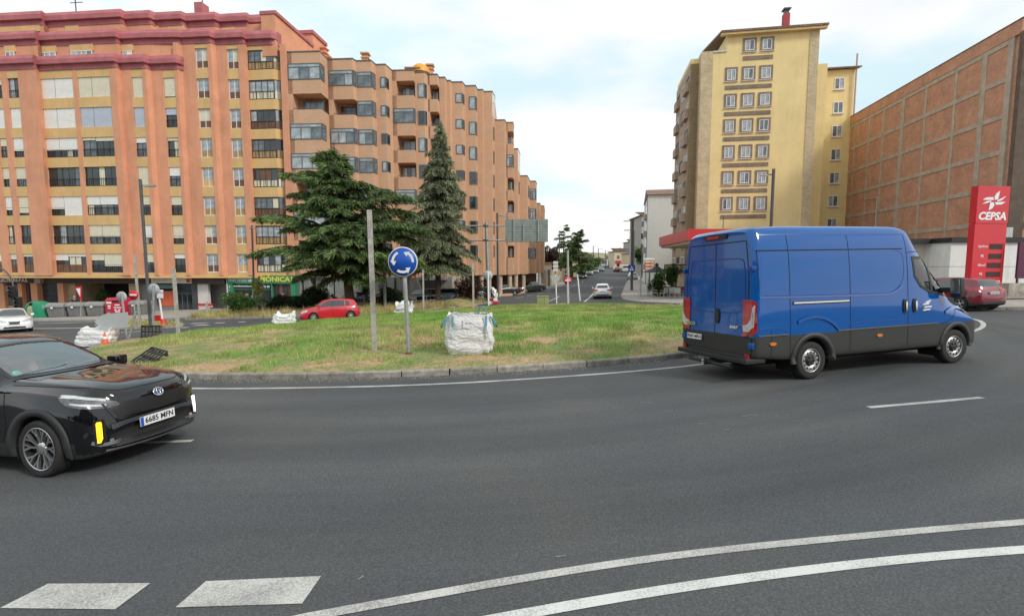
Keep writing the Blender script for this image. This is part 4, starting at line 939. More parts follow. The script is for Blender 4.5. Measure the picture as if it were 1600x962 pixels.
# ---------------------------------------------------------------- petrol station
ST = thing('petrol_station_building', 'low white petrol station building with a black roof band', 'building', (0, 33, .25))
sW = WHITEW; sx0, sx1 = at(1440, 420, 33).x, at(1700, 420, 33).x
z1 = at(1560, 379, 33).z - .25; z2 = at(1560, 371, 33).z - .25
STW2 = mat('station_white', (.72, .71, .69), .7, var=.05, dirt=.3)
xm = at(1520, 420, 33).x
MB().box(sx0 - 8, xm - 1.6, 2.0, 9, 0, z1).build('wall', mat('station_cream', (.62, .60, .52), .8, var=.06), ST)
nP = 0
for a, b in ((xm - 1.6, xm + 1.0), (xm + 1.0, xm + 3.2), (xm + 3.2, xm + 5.5), (xm + 5.5, sx1)):
    MB().box(a + .01, b - .01, 0, 9, 0, z1 * .52).build('wall_panel', STW2, ST); MB().box(a + .01, b - .01, 0, 9, z1 * .52 + .02, z1).build('wall_panel', STW2, ST)
m = MB(); m.box(xm - 1.7, sx1, -.15, 9, z1 + .003, z2); m.build('roof_band', mat('roof_black', (.02, .02, .022), .5), ST)
MB().box(sx0 - 8, xm - 1.7, 1.4, 9, z1 + .003, z2).build('roof_band', mat('roof_black', (.02, .02, .022), .5), ST)
q = at(1585, 368, 33); m = MB(); m.box(q.x - .7, q.x + .9, 1.0, 2.2, z2, z2 + .75); m.build('air_conditioner', mat('ac_pale', (.5, .53, .52), .5, var=.1), ST)
MB().box(q.x - 1.05, q.x - .72, .9, 2.2, z2, z2 + .65).build('air_conditioner_fan', FRD, ST)
PUR = mat('purple_steel', (.10, .02, .05), .5)
q = at(1590, 420, 28); m = MB(); m.box(q.x, q.x + 2.2, 0, .12, 1.0, 3.05); o = m.build('notice_board', PUR, None, (0, 28, .35)); tag(o, 'dark purple framed panel on a concrete base at the right edge', 'panel')
for i in range(3): MB().box(q.x + .05 + i * .9, q.x + .12 + i * .9, .02, .1, .6, 1.0).build('leg', PUR, o)
o = MB().box(at(1577, 440, 27.6).x, at(1577, 440, 27.6).x + 6, 0, .8, 0, .78).build('concrete_planter', mat('concrete_old', (.38, .35, .29), .9, var=.3, scale=3), None, (0, 27.6, .3), bevel=.03); tag(o, 'low weathered concrete block under the purple panel', 'concrete block')
# canopy
CN = thing('forecourt_canopy', 'red edged petrol station canopy jutting out behind the blue van', 'canopy', (14.2, 36.3, -.2))
a = at(1030, 371, 47.5); cz1 = a.z + .2; cz0 = at(1030, 388, 47.5).z + .2; cx = a.x - 14.2; b = at(1076, 362, 36.3)
CR = mat('canopy_red', (.55, .03, .035), .4, var=.04); CS = mat('canopy_soffit', (.5, .44, .34), .7)
bx = b.x - 14.2
pl_ = [(bx, 0), (11.5, 0), (11.5, 11.2), (cx, 11.2)]
MB().prism(pl_, cz0 + .2, cz1).build('fascia', CR, CN); MB().prism([(bx + .15, .15), (11.3, .15), (11.3, 11), (cx + .15, 11)], cz0, cz0 + .197).build('soffit', CS, CN)
for (x, y) in ((2.5, 2.5), (9, 2.5), (2.5, 9), (9, 9)): MB().box(x - .2, x + .2, y - .2, y + .2, 0, cz0).build('post', WHITEW, CN)
# totem
TMX = at(1536, 440, 28.5).x; TZ0 = g(TMX, 28.5) + .13
TT = thing('price_totem', 'tall red petrol price sign with white star emblem', 'sign', (TMX, 28.5, TZ0), R(6))
th = at(1551, 291.5, 28.5).z - TZ0; SR = mat('totem_red', (.60, .018, .03), .35, var=.03, coat=.3); SW = mat('totem_white', (.82, .80, .80), .5, var=0); SB = mat('display_black', (.045, .018, .016), .4, var=0)
tw = 1.03
hb = th - 3.05 + .9
MB().box(-tw, tw, -.18, .18, 0, th - 2.13, 0).build('lower_panel', SR, TT); MB().box(-tw, tw, -.2, .2, th - 2.11, th, 0).build('top_panel', SR, TT)
MB().box(-tw + .15, -tw + .155, 0, .01, 0, .01)
def star():
    # four-bladed pinwheel drawn as slanted blades
    m = MB(); bl_ = [[(.02, .06), (.22, .10), (.30, .60), (.10, .46), (.0, .26)], [(.16, .06), (.20, .04), (.70, .30), (.46, .05), (.20, -.02)],
                     [(-.02, -.08), (-.24, -.10), (-.30, -.56), (-.08, -.42), (.02, -.24)], [(-.16, -.04), (-.70, -.20), (-.46, -.01), (-.20, .02)],
                     [(-.04, .06), (-.08, .24), (-.50, .20), (-.70, .06), (-.30, .06)], [(.06, -.06), (.10, -.22), (.46, -.20), (.70, -.04), (.30, -.06)]]
    for b in bl_: m.plate([(x * 1.05, z * .95) for x, z in b], -.03, 0)
    return m
star().build('star_emblem', SW, TT, (0.02, -.2, th - .85))
text('CEPSA', .60, SW, 'lettering', TT, Mface((0, -.205, th - 1.72), 0, -1) @ Matrix.Rotation(0, 4, 'Z') @ Matrix(((1, .18, 0, 0), (0, 1, 0, 0), (0, 0, 1, 0), (0, 0, 0, 1))), .02, bold=.022, sx=1.05)
zz = [th - 3.42, th - 3.98, th - 4.50, th - 5.02]
for i, z in enumerate(zz):
    MB().box(-.02 - i * .03 + .05, .84 - i * .0, -.2, -.17, z - .16, z + .14).build('price_display', SB, TT)
    text(['óptima', '95', 'diésel', '95'][i], .22, SW, 'lettering', TT, Mface((-.42, -.185, z), 0, -1), .01)
for i, x in enumerate((-.68, 0, .66)):
    m = MB(); z = th - 5.6; s = .2
    m.box(x - s, x + s, -.2, -.185, z + s - .03, z + s).box(x - s, x + s, -.2, -.185, z - s, z - s + .03).box(x - s, x - s + .03, -.2, -.185, z - s + .03, z + s - .03).box(x + s - .03, x + s, -.2, -.185, z - s + .03, z + s - .03)
    if i == 1: m.box(x - .02, x + .1, -.2, -.185, z - .12, z + .12)
    if i == 2: m.box(x - .12, x + .12, -.2, -.185, z - .02, z + .1)
    if i == 0:
        for k in range(3): m.box(x - .14, x + .14, -.2, -.185, z - .1 + k * .09, z - .07 + k * .09)
    m.build('service_icon', SW, TT)

# ---------------------------------------------------------------- white house and distant street buildings
WB = thing('white_building', 'white rendered end wall with brown tiled roof beyond the cafe terrace', 'building', (at(1036, 440, 80).x, 80, -1.2), -.22)
xa, xb = at(1013, 350, 80).x - WB.location.x, at(1075, 350, 80).x - WB.location.x; zt = at(1040, 304, 80).z + 1.2
PW = mat('pale_grey_render', (.68, .68, .68), .85, var=.04)
MB().box(xa, xb + 6, 0, 14, 0, zt).build('wall', PW, WB)
m = MB(); xr_ = xa + .1; m.add([(xa - .15, -.3, zt + .02), (xb + 6.5, -.5, zt + .02), (xb + 6.5, 6, zt + 1.7), (xa - .15, 6, zt + 1.7), (xb + 6.5, 14.5, zt + .02), (xa - .15, 14.5, zt + .02)], [(0, 1, 2, 3), (3, 2, 4, 5), (0, 1, 4, 5), (0, 3, 5)]); m.build('roof', TILE, WB)
for k in range(4):
    MB().box(xa - .5, xa, 2.5, 5, 2.6 + k * 2.8, 3.5 + k * 2.8).build('balcony', mat('balcony_grey', (.4, .38, .36)), WB)
    MB().box(xa - .06, xa - .002, 2, 5, 3.5 + k * 2.8, 4.9 + k * 2.8).build('window', GLASS, WB)
MB().box(xa - .2, xa - .1, -.1, 0, 0, zt).build('drainpipe', FRG, WB)
far = [(1003, 1014, 337, 120, (.42, .38, .33), 'narrow grey brown house end with balconies just beyond the white building'), (984, 1010, 378, 210, (.42, .38, .34), 'brown flats with rows of windows standing behind the street trees'),
       (960, 985, 393, 190, (.62, .52, .36), 'cream four storey flats with a red shop front at the end of the street'), (983, 998, 396, 170, (.66, .50, .33), 'peach coloured house with a blue grey roof on the right of the street'),
       (949, 962, 404, 230, (.60, .56, .48), 'pale low house at the far end of the street'), (896, 926, 402, 260, (.5, .5, .52), 'long pale industrial shed on the hill behind the trees')]
for (pa, pb, py, Y, c, lab) in far:
    a = at(pa, py, Y); b = at(pb, py, Y); z0 = g(a.x, Y) - .5; F_ = thing('distant_building', lab, 'building', (a.x, Y, z0)); W_ = b.x - a.x; h = a.z - z0
    MB().box(0, W_, 0, 12, 0, h).build('wall', mat('far_' + str(pa), c, .85, var=.06), F_)
    m = MB(); m.add([(-.4, -.4, h), (W_ + .4, -.4, h), (W_ + .4, 6, h + 1.5), (-.4, 6, h + 1.5)], [(0, 1, 2, 3), (0, 3, 2, 1)]); m.box(-.4, W_ + .4, -.4, 12, h, h + .2); m.build('roof', mat('slate_blue', (.16, .19, .24), .7) if pa == 983 else TILE, F_)
    n = max(1, int(h / 2.9)); k = max(2, int(W_ / 3.2))
    for i in range(n):
        for j in range(k):
            x = W_ * (j + .5) / k; z = .9 + i * (h - .6) / n; MB().box(x - .55, x + .55, -.06, -.004, z, z + 1.3).build('window', [GLASS, GLASSM, BLW][(i + j * 2) % 3], F_)
    if pa == 960: MB().box(0.5, W_ * .9, -.3, -.08, 2.4, 3.4).build('shop_sign', mat('sign_red', (.55, .03, .04)), F_)
# boundary walls and gate houses on the left of the street
GW = thing('boundary_wall', 'beige boundary wall with pillars along the left pavement of the street', 'wall', (7.0, 84, -1.4))
BGE = mat('beige_wall', (.52, .42, .29), .85, var=.08); 
pts = [(850, 449, 76), (872, 440, 92), (893, 432, 112), (905, 428, 130)]
W3 = [at(px, 430, Y) for px, _, Y in pts]
for i, (a, b) in enumerate(zip(W3, W3[1:])):
    a2 = Vector((a.x - 7, a.y - 84)); b2 = Vector((b.x - 7, b.y - 84)); n = Vector((-(b2 - a2).y, (b2 - a2).x)).normalized() * .3
    za, zb = g(a.x, a.y) + 1.4, g(b.x, b.y) + 1.4
    m = MB(); vs = [(p.x, p.y, z) for p, z in ((a2, za - 1), (b2, zb - 1), (b2 + n, zb - 1), (a2 + n, za - 1), (a2, za + 2.0), (b2, zb + 2.0), (b2 + n, zb + 2.0), (a2 + n, za + 2.0))]
    m.add(vs, [(0, 1, 5, 4), (1, 2, 6, 5), (2, 3, 7, 6), (3, 0, 4, 7), (4, 5, 6, 7)]); m.build('wall_section', BGE, GW)
    for t in (0, .33, .66): p = a2.lerp(b2, t); z = za + (zb - za) * t; MB().box(p.x - .35, p.x + .35, p.y - .35, p.y + .35, z - .5, z + 2.5).build('pillar', BGE, GW)
def lodge(px0, px1, py, Y, lab):
    a = at(px0, py, Y); b = at(px1, py, Y); z0 = g(a.x, Y); o = thing('gate_lodge', lab, 'lodge', (a.x, Y, z0)); W_ = b.x - a.x; h = a.z - z0
    MB().box(0, W_, 0, 4, 0, h).build('wall', mat('lodge_cream', (.62, .56, .46), .85), o); MB().box(-.2, W_ + .2, -.2, 4.2, h, h + .25).build('roof_edge', TAN, o)
    MB().box(W_ * .12, W_ * .4, -.04, -.002, 1.0, h * .7).build('window', GLASS, o); MB().box(W_ * .6, W_ * .85, -.04, -.002, 0, h * .75).build('door', FRG, o)
lodge(846, 862, 412, 80, 'flat roofed beige lodge beside the brown flats'); lodge(895, 905, 410, 118, 'small cream gate lodge with a chimney in front of the cedars')
# ================================================================== VEHICLES
def pchip(keys):
    xs_ = [k[0] for k in keys]; ys_ = [k[1] for k in keys]
    if xs_[0] > xs_[-1]: xs_ = xs_[::-1]; ys_ = ys_[::-1]
    n = len(xs_); h = [xs_[i + 1] - xs_[i] for i in range(n - 1)]; d = [(ys_[i + 1] - ys_[i]) / h[i] for i in range(n - 1)]; m = [0.] * n
    m[0] = d[0]; m[-1] = d[-1]
    for i in range(1, n - 1):
        if d[i - 1] * d[i] <= 0: m[i] = 0
        else: w1 = 2 * h[i] + h[i - 1]; w2 = h[i] + 2 * h[i - 1]; m[i] = (w1 + w2) / (w1 / d[i - 1] + w2 / d[i])
    def f(x):
        if x <= xs_[0]: return ys_[0]
        if x >= xs_[-1]: return ys_[-1]
        i = 0
        while x > xs_[i + 1]: i += 1
        t = (x - xs_[i]) / h[i]
        return (1 + 2 * t) * (1 - t) ** 2 * ys_[i] + t * (1 - t) ** 2 * h[i] * m[i] + t * t * (3 - 2 * t) * ys_[i + 1] + t * t * (t - 1) * h[i] * m[i + 1]
    return f
def resample(pts, sub):
    k = len(pts); fy = pchip([(i, p[0]) for i, p in enumerate(pts)]); fz = pchip([(i, p[1]) for i, p in enumerate(pts)]); out = []
    for i in range(k - 1):
        for j in range(sub): out.append((fy(i + j / sub), fz(i + j / sub)))
    out.append(pts[-1]); return out
class Loft:
    def __init__(s, prof, x0, x1, dx=.05, sub=3, edge=.09, clad=None, wheels=(), wr=.36, boxy=False, ends=.01):
        P = {k: pchip(v) for k, v in prof.items()}; s.P = P; s.x0, s.x1 = x0, x1
        n = int((x1 - x0) / dx); X = [x0 + (x1 - x0) * i / n for i in range(n + 1)]
        X = sorted(set(X + [x0 + e for e in (.008, .02, .035)] + [x1 - e for e in (.008, .02, .035)])); s.X = X; s.rows = []
        for x in X:
            zc, zb, wb, wm, zl, wr_ = (P[k](x) for k in ('top', 'belt', 'wb', 'wm', 'low', 'wr'))
            h = max(zc - zb, .02); e = min(edge, .45 * h); zm = zl + (zb - zl) * .5; zk = clad if clad else zl + (zb - zl) * .3
            zk = min(zk, zl + (zb - zl) * .8); 
            if boxy: pts = [(0, zl), (wm * .85, zl), (wm - .03, zl + .02), (wm - .005, zl + .12), (wm, zk), (wm, zk + (zb - zk) * .5), (wb, zb), (wb + (wr_ - wb) * .14, zb + (zc - e - zb) * .4), (wb + (wr_ - wb) * .5, zb + (zc - e - zb) * .8), (wr_, zc - e), (wr_ - e * .35, zc - e * .35), (wr_ - e, zc - .02), (wr_ * .5, zc - .005), (0, zc)]
            else: pts = [(0, zl), (wm * .85, zl), (wm - .04, zl + .02), (wm - .015, zl + .09), (wm, zk), (wm, zk + (zb - zk) * .5), (wb + (wm - wb) * .35, zb - (zb - zk) * .12), (wb - .0, zb), (wb + (wr_ - wb) * .22, zb + h * .12), (wb + (wr_ - wb) * .62 + .0, zb + (h - e) * .6), (wr_, zc - e), (wr_ * .93, zc - e * .4), (wr_ * .6, zc - e * .1), (0, zc)]
            s.rows.append(resample(pts, sub))
        s.nr = len(s.rows[0]); s.krow = 4 * sub; s.wheels = wheels; s.wrad = wr
        # full ring per station: bottom centre -> right (y<0) ... top ... left
        V = []; k = s.nr
        for x, r in zip(X, s.rows):
            V += [(x, -y, z) for y, z in r] + [(x, y, z) for y, z in reversed(r[1:-1])]
        s.nring = 2 * k - 2; V = [list(v) for v in V]
        # bow the ends in plan so nose and tail are not flat
        F = []
        for i in range(len(X) - 1):
            for j in range(s.nring): a = i * s.nring + j; b = i * s.nring + (j + 1) % s.nring; F.append((a, b, b + s.nring, a + s.nring))
        for base, rev in ((0, 0), ((len(X) - 1) * s.nring, 1)):
            for j in range(k - 1):
                a, b = base + j, base + j + 1; c = base + (s.nring - j) % s.nring; d = base + (s.nring - j - 1) % s.nring
                q = [a, b, d, c]; q = [v for t, v in enumerate(q) if v not in q[:t]]
                if len(q) > 2: F.append(tuple(q if rev else reversed(q)))
        s.V, s.F = V, F
    def warp(s, f):
        for v in s.V: v[0], v[1], v[2] = f(*v)
    def bvh(s): s.tree = BVHTree.FromPolygons([tuple(v) for v in s.V], s.F); return s.tree
    def hit(s, o, d):
        r = s.tree.ray_cast(Vector(o), Vector(d)); return (r[0], r[1]) if r[0] is not None else (None, None)
    def emit(s, parent, mats, holes=None, cladz=None, names=('body', 'cladding'), cladmat=None):
        """split into parts; cut wheel openings and the window holes"""
        V = [tuple(v) for v in s.V]; R0 = s.wrad; keep = []; cl = []
        def wr_in(v): return any((v[0] - wx) ** 2 + (v[2] - wz) ** 2 < R0 * R0 for wx, wz in s.wheels)
        for f in s.F:
            c = [sum(V[i][t] for i in f) / len(f) for t in range(3)]
            if all(wr_in(V[i]) and abs(V[i][1]) > .0 or abs(V[i][1]) < .3 and wr_in(V[i]) for i in f): continue
            if holes and holes(*c): continue
            (cl if (cladz is not None and c[2] < cladz(c[0]) ) else keep).append(f)
        V2 = []
        for v in V:
            if wr_in(v):
                wx, wz = min(s.wheels, key=lambda w_: (v[0] - w_[0]) ** 2); dx, dz = v[0] - wx, v[2] - wz; l = math.hypot(dx, dz) or 1; v = (wx + dx / l * R0, v[1], max(wz + dz / l * R0, v[2] if v[2] < wz else -9))
            V2.append(v)
        out = []
        for nm, fs, mt in ((names[0], keep, mats), (names[1], cl, cladmat)):
            if not fs: continue
            idx = {}; m = MB(); vs = []; ff = []
            for f in fs:
                q = []
                for i in f:
                    if i not in idx: idx[i] = len(vs); vs.append(V2[i])
                    q.append(idx[i])
                ff.append(q)
            m.add(vs, ff, 0, True); o = m.build(nm, mt, parent); 
            try: o.data.set_sharp_from_angle(angle=R(38))
            except Exception: pass
            out.append(o)
        return out
    # projected patches --------------------------------------------------
    def frame(s, kind, sg=-1):
        if kind == 'side': return lambda a, b: ((a, sg * 4, b), (0, -sg, 0))
        if kind == 'front': return lambda a, b: ((9, a, b), (-1, 0, 0))
        if kind == 'rear': return lambda a, b: ((-9, a, b), (1, 0, 0))
        if kind == 'top': return lambda a, b: ((a, b, 6), (0, 0, -1))
        if kind == 'ws': return lambda a, b: ((a + 3, b, 6), (-.447, 0, -.894))
        if kind == 'diag':
            q = .70710678; return lambda a, b: ((q * a + 5 * q, sg * (-q * a + 5 * q), b), (-q, -sg * q, 0))
        if kind == 'rdiag':
            q = .70710678; return lambda a, b: ((q * a - 5 * q, sg * (q * a + 5 * q), b), (q, -sg * q, 0))
    def patch(s, parent, name, kind, poly, mt, off=.006, sg=-1, cell=.07, smooth=0, sink=.02):
        if smooth: poly = chaikin(poly, smooth)
        fr = s.frame(kind, sg); bm = bmesh.new(); bm.faces.new([bm.verts.new((a, b, 0)) for a, b in poly])
        for ax in (0, 1):
            lo, hi = min(p[ax] for p in poly), max(p[ax] for p in poly); n = int((hi - lo) / cell)
            for i in range(1, n + 1):
                c = lo + (hi - lo) * i / (n + 1); co = [0, 0, 0]; no = [0, 0, 0]; co[ax] = c; no[ax] = 1
                bmesh.ops.bisect_plane(bm, geom=bm.verts[:] + bm.edges[:] + bm.faces[:], plane_co=co, plane_no=no, dist=1e-5)
        be = [e for e in bm.edges if len(e.link_faces) == 1]; r = bmesh.ops.extrude_edge_only(bm, edges=be)
        lo = {v for v in r['geom'] if isinstance(v, bmesh.types.BMVert)}; bad = []
        for v in bm.verts:
            o, d = fr(v.co.x, v.co.y); p, n = s.hit(o, d); d = Vector(d)
            if p is None: bad.append(v); continue
            if n.dot(d) > 0: n = -n
            v.co = p + (n * (-sink) if v in lo else n * off)
        bmesh.ops.delete(bm, geom=bad, context='VERTS'); bmesh.ops.recalc_face_normals(bm, faces=bm.faces)
        me = bpy.data.meshes.new(name); bm.to_mesh(me); bm.free(); me.materials.append(mt)
        me.polygons.foreach_set('use_smooth', [True] * len(me.polygons))
        try: me.set_sharp_from_angle(angle=R(35))
        except Exception: pass
        return link(name, me, parent)
    def strip(s, parent, name, kind, pts, wd, mt, off=.004, sg=-1, cell=.06, closed=False, smooth=0):
        if smooth: pts = chaikin(pts, smooth, closed)
        if closed: pts = pts + [pts[0]]
        P = []
        for a, b in zip(pts, pts[1:]):
            k = max(1, int(math.dist(a, b) / cell)); P += [(a[0] + (b[0] - a[0]) * i / k, a[1] + (b[1] - a[1]) * i / k) for i in range(k)]
        P.append(pts[-1]); fr = s.frame(kind, sg); V = []
        for i, p in enumerate(P):
            a = Vector(P[i - 1] if i else (P[-2] if closed else P[0])); b = Vector(P[i + 1] if i < len(P) - 1 else (P[1] if closed else P[-1])); d = (b - a).normalized(); n = Vector((-d.y, d.x)) * wd / 2
            for t in (-1, 1):
                o, dd = fr(p[0] + n.x * t, p[1] + n.y * t); q, nn = s.hit(o, dd)
                if q is None: o, dd = fr(p[0], p[1]); q, nn = s.hit(o, dd)
                if q is None: q = Vector(V[-1]) if V else Vector((0, 0, 0)); nn = Vector((0, 0, 0))
                if nn.dot(Vector(dd)) > 0: nn = -nn
                V.append(q + nn * off)
        m = MB(); m.add(V, [(2 * i, 2 * i + 2, 2 * i + 3, 2 * i + 1) for i in range(len(P) - 1)], 0, True); return m.build(name, mt, parent)
    def ring(s, parent, name, kind, outer, inner, mt, off=.008, sg=-1, rows=2):
        """band between two outlines with equal point counts"""
        fr = s.frame(kind, sg); n = len(outer); V = []
        for k in range(rows + 1):
            t = k / rows
            for a, b in zip(outer, inner):
                o, d = fr(a[0] + (b[0] - a[0]) * t, a[1] + (b[1] - a[1]) * t); q, nn = s.hit(o, d)
                if q is None: q = Vector(V[-1]) if V else Vector((0, 0, 0)); nn = Vector((0, 0, 0))
                if nn.dot(Vector(d)) > 0: nn = -nn
                V.append(q + nn * off)
        m = MB(); m.add(V, [(k * n + i, k * n + (i + 1) % n, (k + 1) * n + (i + 1) % n, (k + 1) * n + i) for k in range(rows) for i in range(n)], 0, True); return m.build(name, mt, parent)
def densify(p, k):
    out = []
    for i in range(len(p)):
        a, b = p[i], p[(i + 1) % len(p)]; out += [(a[0] + (b[0] - a[0]) * j / k, a[1] + (b[1] - a[1]) * j / k) for j in range(k)]
    return out
def inset(p, d):
    n = len(p); A = sum(p[i][0] * p[(i + 1) % n][1] - p[(i + 1) % n][0] * p[i][1] for i in range(n)); sg = 1 if A > 0 else -1; out = []
    for i in range(n):
        a, b, c = Vector(p[i - 1]), Vector(p[i]), Vector(p[(i + 1) % n]); e1 = (b - a).normalized(); e2 = (c - b).normalized()
        n1 = Vector((-e1.y, e1.x)) * sg; n2 = Vector((-e2.y, e2.x)) * sg; nn = (n1 + n2); nn = nn / max(.5, nn.length_squared / 2 * 1.0) if nn.length > .1 else n1
        out.append((b.x + nn.x * d, b.y + nn.y * d))
    return out
TYRE = mat('tyre_rubber', (.022, .021, .02), .8, var=.2, scale=8, bump=.2, bscale=60); HUBM = mat('alloy_silver', (.55, .55, .56), .28, metal=.9, var=.05); HUBD = mat('spoke_gap_shade', (.02, .02, .022), .4, var=0)
STEEL = mat('steel_rim_silver', (.5, .5, .49), .35, metal=.6, var=.08); BLKP = mat('black_plastic', (.022, .022, .023), .55, var=.1); GREYP = mat('grey_plastic', (.030, .030, .028), .6, var=.12, scale=1.5)
PLT = mat('plate_white', (.75, .76, .76), .4, var=0); PLB = mat('plate_blue', (.02, .08, .5), .4, var=0); INK = mat('plate_ink', (.012, .012, .012), .5, var=0)
CHR = mat('chrome', (.75, .75, .76), .12, metal=1., var=0); LAMPC = mat('lamp_clear', (.55, .57, .6), .08, metal=.5, var=.3, scale=9, coat=1); LAMPD = mat('lamp_dark', (.03, .032, .036), .06, var=.2, coat=1)
LAMPR = mat('lamp_red', (.42, .008, .012), .12, var=.25, scale=8, coat=1); LAMPA = mat('indicator_amber_lit', (.9, .35, .01), .3, var=0, emis=(1, .42, .01, 2.2)); LAMPW = mat('running_light_lit', (.9, .9, .9), .3, var=0, emis=(1, .97, .93, 2.5)); ORA = mat('marker_orange', (.7, .18, .02), .3, var=0, coat=.5)
CARGL = mat('car_glass_dark', (.012, .014, .015), .03, var=0, coat=1, spec=.9); LINEB = mat('panel_gap', (.004, .004, .005), .8, var=0)
def seeglass(name, tint, base=.14):
    m = bpy.data.materials.new(name); m.use_nodes = True; t = m.node_tree; t.nodes.clear(); n = t.nodes.new; l = t.links.new
    o = n('ShaderNodeOutputMaterial'); tr = n('ShaderNodeBsdfTransparent'); tr.inputs[0].default_value = (*tint, 1); gl = n('ShaderNodeBsdfGlossy'); gl.inputs['Roughness'].default_value = .01
    fr = n('ShaderNodeFresnel'); fr.inputs[0].default_value = 1.5; ma = n('ShaderNodeMath'); ma.operation = 'MULTIPLY_ADD'; ma.inputs[1].default_value = 1.0; ma.inputs[2].default_value = base; ma.use_clamp = True
    mx_ = n('ShaderNodeMixShader'); l(fr.outputs[0], ma.inputs[0]); l(ma.outputs[0], mx_.inputs[0]); l(tr.outputs[0], mx_.inputs[1]); l(gl.outputs[0], mx_.inputs[2]); l(mx_.outputs[0], o.inputs[0]); return m
WSG = seeglass('windscreen_glass', (.78, .84, .86), .26); SDG = seeglass('side_glass', (.6, .66, .62), .08)
def paint(name, c, rough=.3, metal=.0, var=.03): return mat(name, c, rough, metal=metal, var=var, scale=1.3, coat=1., spec=.5)

def wheel(parent, x, y, z, r, w, style, sg, steer=0):
    """wheel with tyre > rim; sg: outward side (-1 right)"""
    t = MB(); hw = w / 2; ri = r * (.76 if style in ('yris',) else .62)
    prof = [(ri, -hw * .8), (r * .90, -hw), (r * .975, -hw * .82), (r, -hw * .5), (r, hw * .5), (r * .975, hw * .82), (r * .90, hw), (ri, hw * .8)]
    t.lathe(prof, 40, 'y'); o = t.build('wheel', TYRE, parent, (x, y, z)); o.rotation_euler = (0, 0, steer)
    rim = MB(); f = sg * hw
    rim.lathe([(ri * 1.005, f * .86), (ri * .985, f * .92), (ri * .94, f * .82)] + ([] if style == 'yris' else [(ri * .9, f * .2)]), 36, 'y')
    MB().lathe([(ri * .94, f * .82), (ri * .9, f * .2), (ri * .9, -f * .5)], 30, 'y').build('rim_barrel', HUBD, o)  # near-black barrel and disc put the shade between spokes into the colour
    ro = rim.build('rim', STEEL if style == 'steel' else HUBM, o)
    bk = MB(); bk.disc(ri * .98, 32, (0, f * .1, 0), 'y'); bk.build('brake_disc', HUBD, o)
    m = MB()
    def spoke(a, w0, w1, r0, r1, y0, y1, mi=0, da=0):
        ca, sa = math.cos(a), math.sin(a); cb, sb = math.cos(a + da), math.sin(a + da); vs = []
        for (rr, ww, yy, c_, s_) in ((r0, w0, y0, ca, sa), (r1, w1, y1, cb, sb)):
            for t_ in (-1, 1): vs.append((rr * c_ - ww * t_ * s_, yy, rr * s_ + ww * t_ * c_))
            for t_ in (-1, 1): vs.append((rr * c_ - ww * t_ * s_ * 1.1, yy - sg * .03, rr * s_ + ww * t_ * c_ * 1.1))
        m.add(vs, [(0, 1, 5, 4), (0, 4, 6, 2), (1, 3, 7, 5), (2, 6, 7, 3)], mi)
    if style == 'yris':
        for k in range(5):
            a = k * 2 * math.pi / 5 + .3
            for s_ in (-1, 1):
                spoke(a + s_ * .16, .009, .011, .06, ri * .60, f * .62, f * .72, 0, s_ * .10); spoke(a + s_ * .26, .010, .016, ri * .59, ri * .95, f * .72, f * .84, 0, s_ * .16)
                spoke(a + s_ * .26, .008, .010, ri * .60, ri * .95, f * .715, f * .83, 0, -s_ * .12)
        m.lathe([(.075, f * .45), (.07, f * .66), (.045, f * .72), (.0, f * .73)], 20, 'y')
        m.build('spokes', HUBM, o)
    elif style == 'steel':
        d = MB(); d.lathe([(ri * .92, f * .55), (ri * .80, f * .80), (ri * .60, f * .78), (ri * .48, f * .55)], 36, 'y'); d.build('rim_disc', STEEL, o)
        for k in range(12): a = k * math.pi / 6; MB().disc(.021, 10, (ri * .72 * math.cos(a), f * .805, ri * .72 * math.sin(a)), 'y').build('rim_hole', LINEB, o)
        c = MB(); c.lathe([(ri * .48, f * .5), (ri * .44, f * .75), (ri * .2, f * .92), (0, f * .95)], 24, 'y'); 
        for k in range(6): a = k * math.pi / 3; c.lathe([(.022, f * .75), (.02, f * .98), (0, f * .99)], 8, 'y', (ri * .33 * math.cos(a), 0, ri * .33 * math.sin(a)))
        c.build('hub', BLKP, o)
    else:
        k_ = 7 if style == 'cover' else 5
        for k in range(k_): a = k * 2 * math.pi / k_ + .2; spoke(a, .03, .052, .04, ri * .95, f * .75, f * .85)
        m.lathe([(.075, f * .55), (.07, f * .76), (0, f * .8)], 16, 'y'); m.build('spokes', HUBM, o)
    return o
def plate(parent, txt, M, wd=.52, ht=.115, blue=True):
    """number plate; M maps local x right, y up, z out"""
    def tb(m_): return m_
    m = MB(); vs = lambda x0, x1, z: m.box(x0, x1, -ht / 2, ht / 2, 0, z, 0, M)
    m.box(-wd / 2, wd / 2, -ht / 2, ht / 2, 0, .012, 0, M); o = m.build('number_plate', PLT, parent)
    if blue: MB().box(-wd / 2 + .003, -wd / 2 + .045, -ht / 2 + .003, ht / 2 - .003, .0125, .0145, 0, M).build('plate_band', PLB, o)
    text(txt, ht * .86, INK, 'plate_lettering', o, M @ Matrix.Translation((.022, -.002, .0135)), .002, bold=.002, sx=1.02); return o
def Mf(p, n, up=(0, 0, 1)):
    n = Vector(n).normalized(); u = Vector(up); x = u.cross(n).normalized(); y = n.cross(x); return Matrix(((x.x, y.x, n.x, p[0]), (x.y, y.y, n.y, p[1]), (x.z, y.z, n.z, p[2]), (0, 0, 0, 1)))
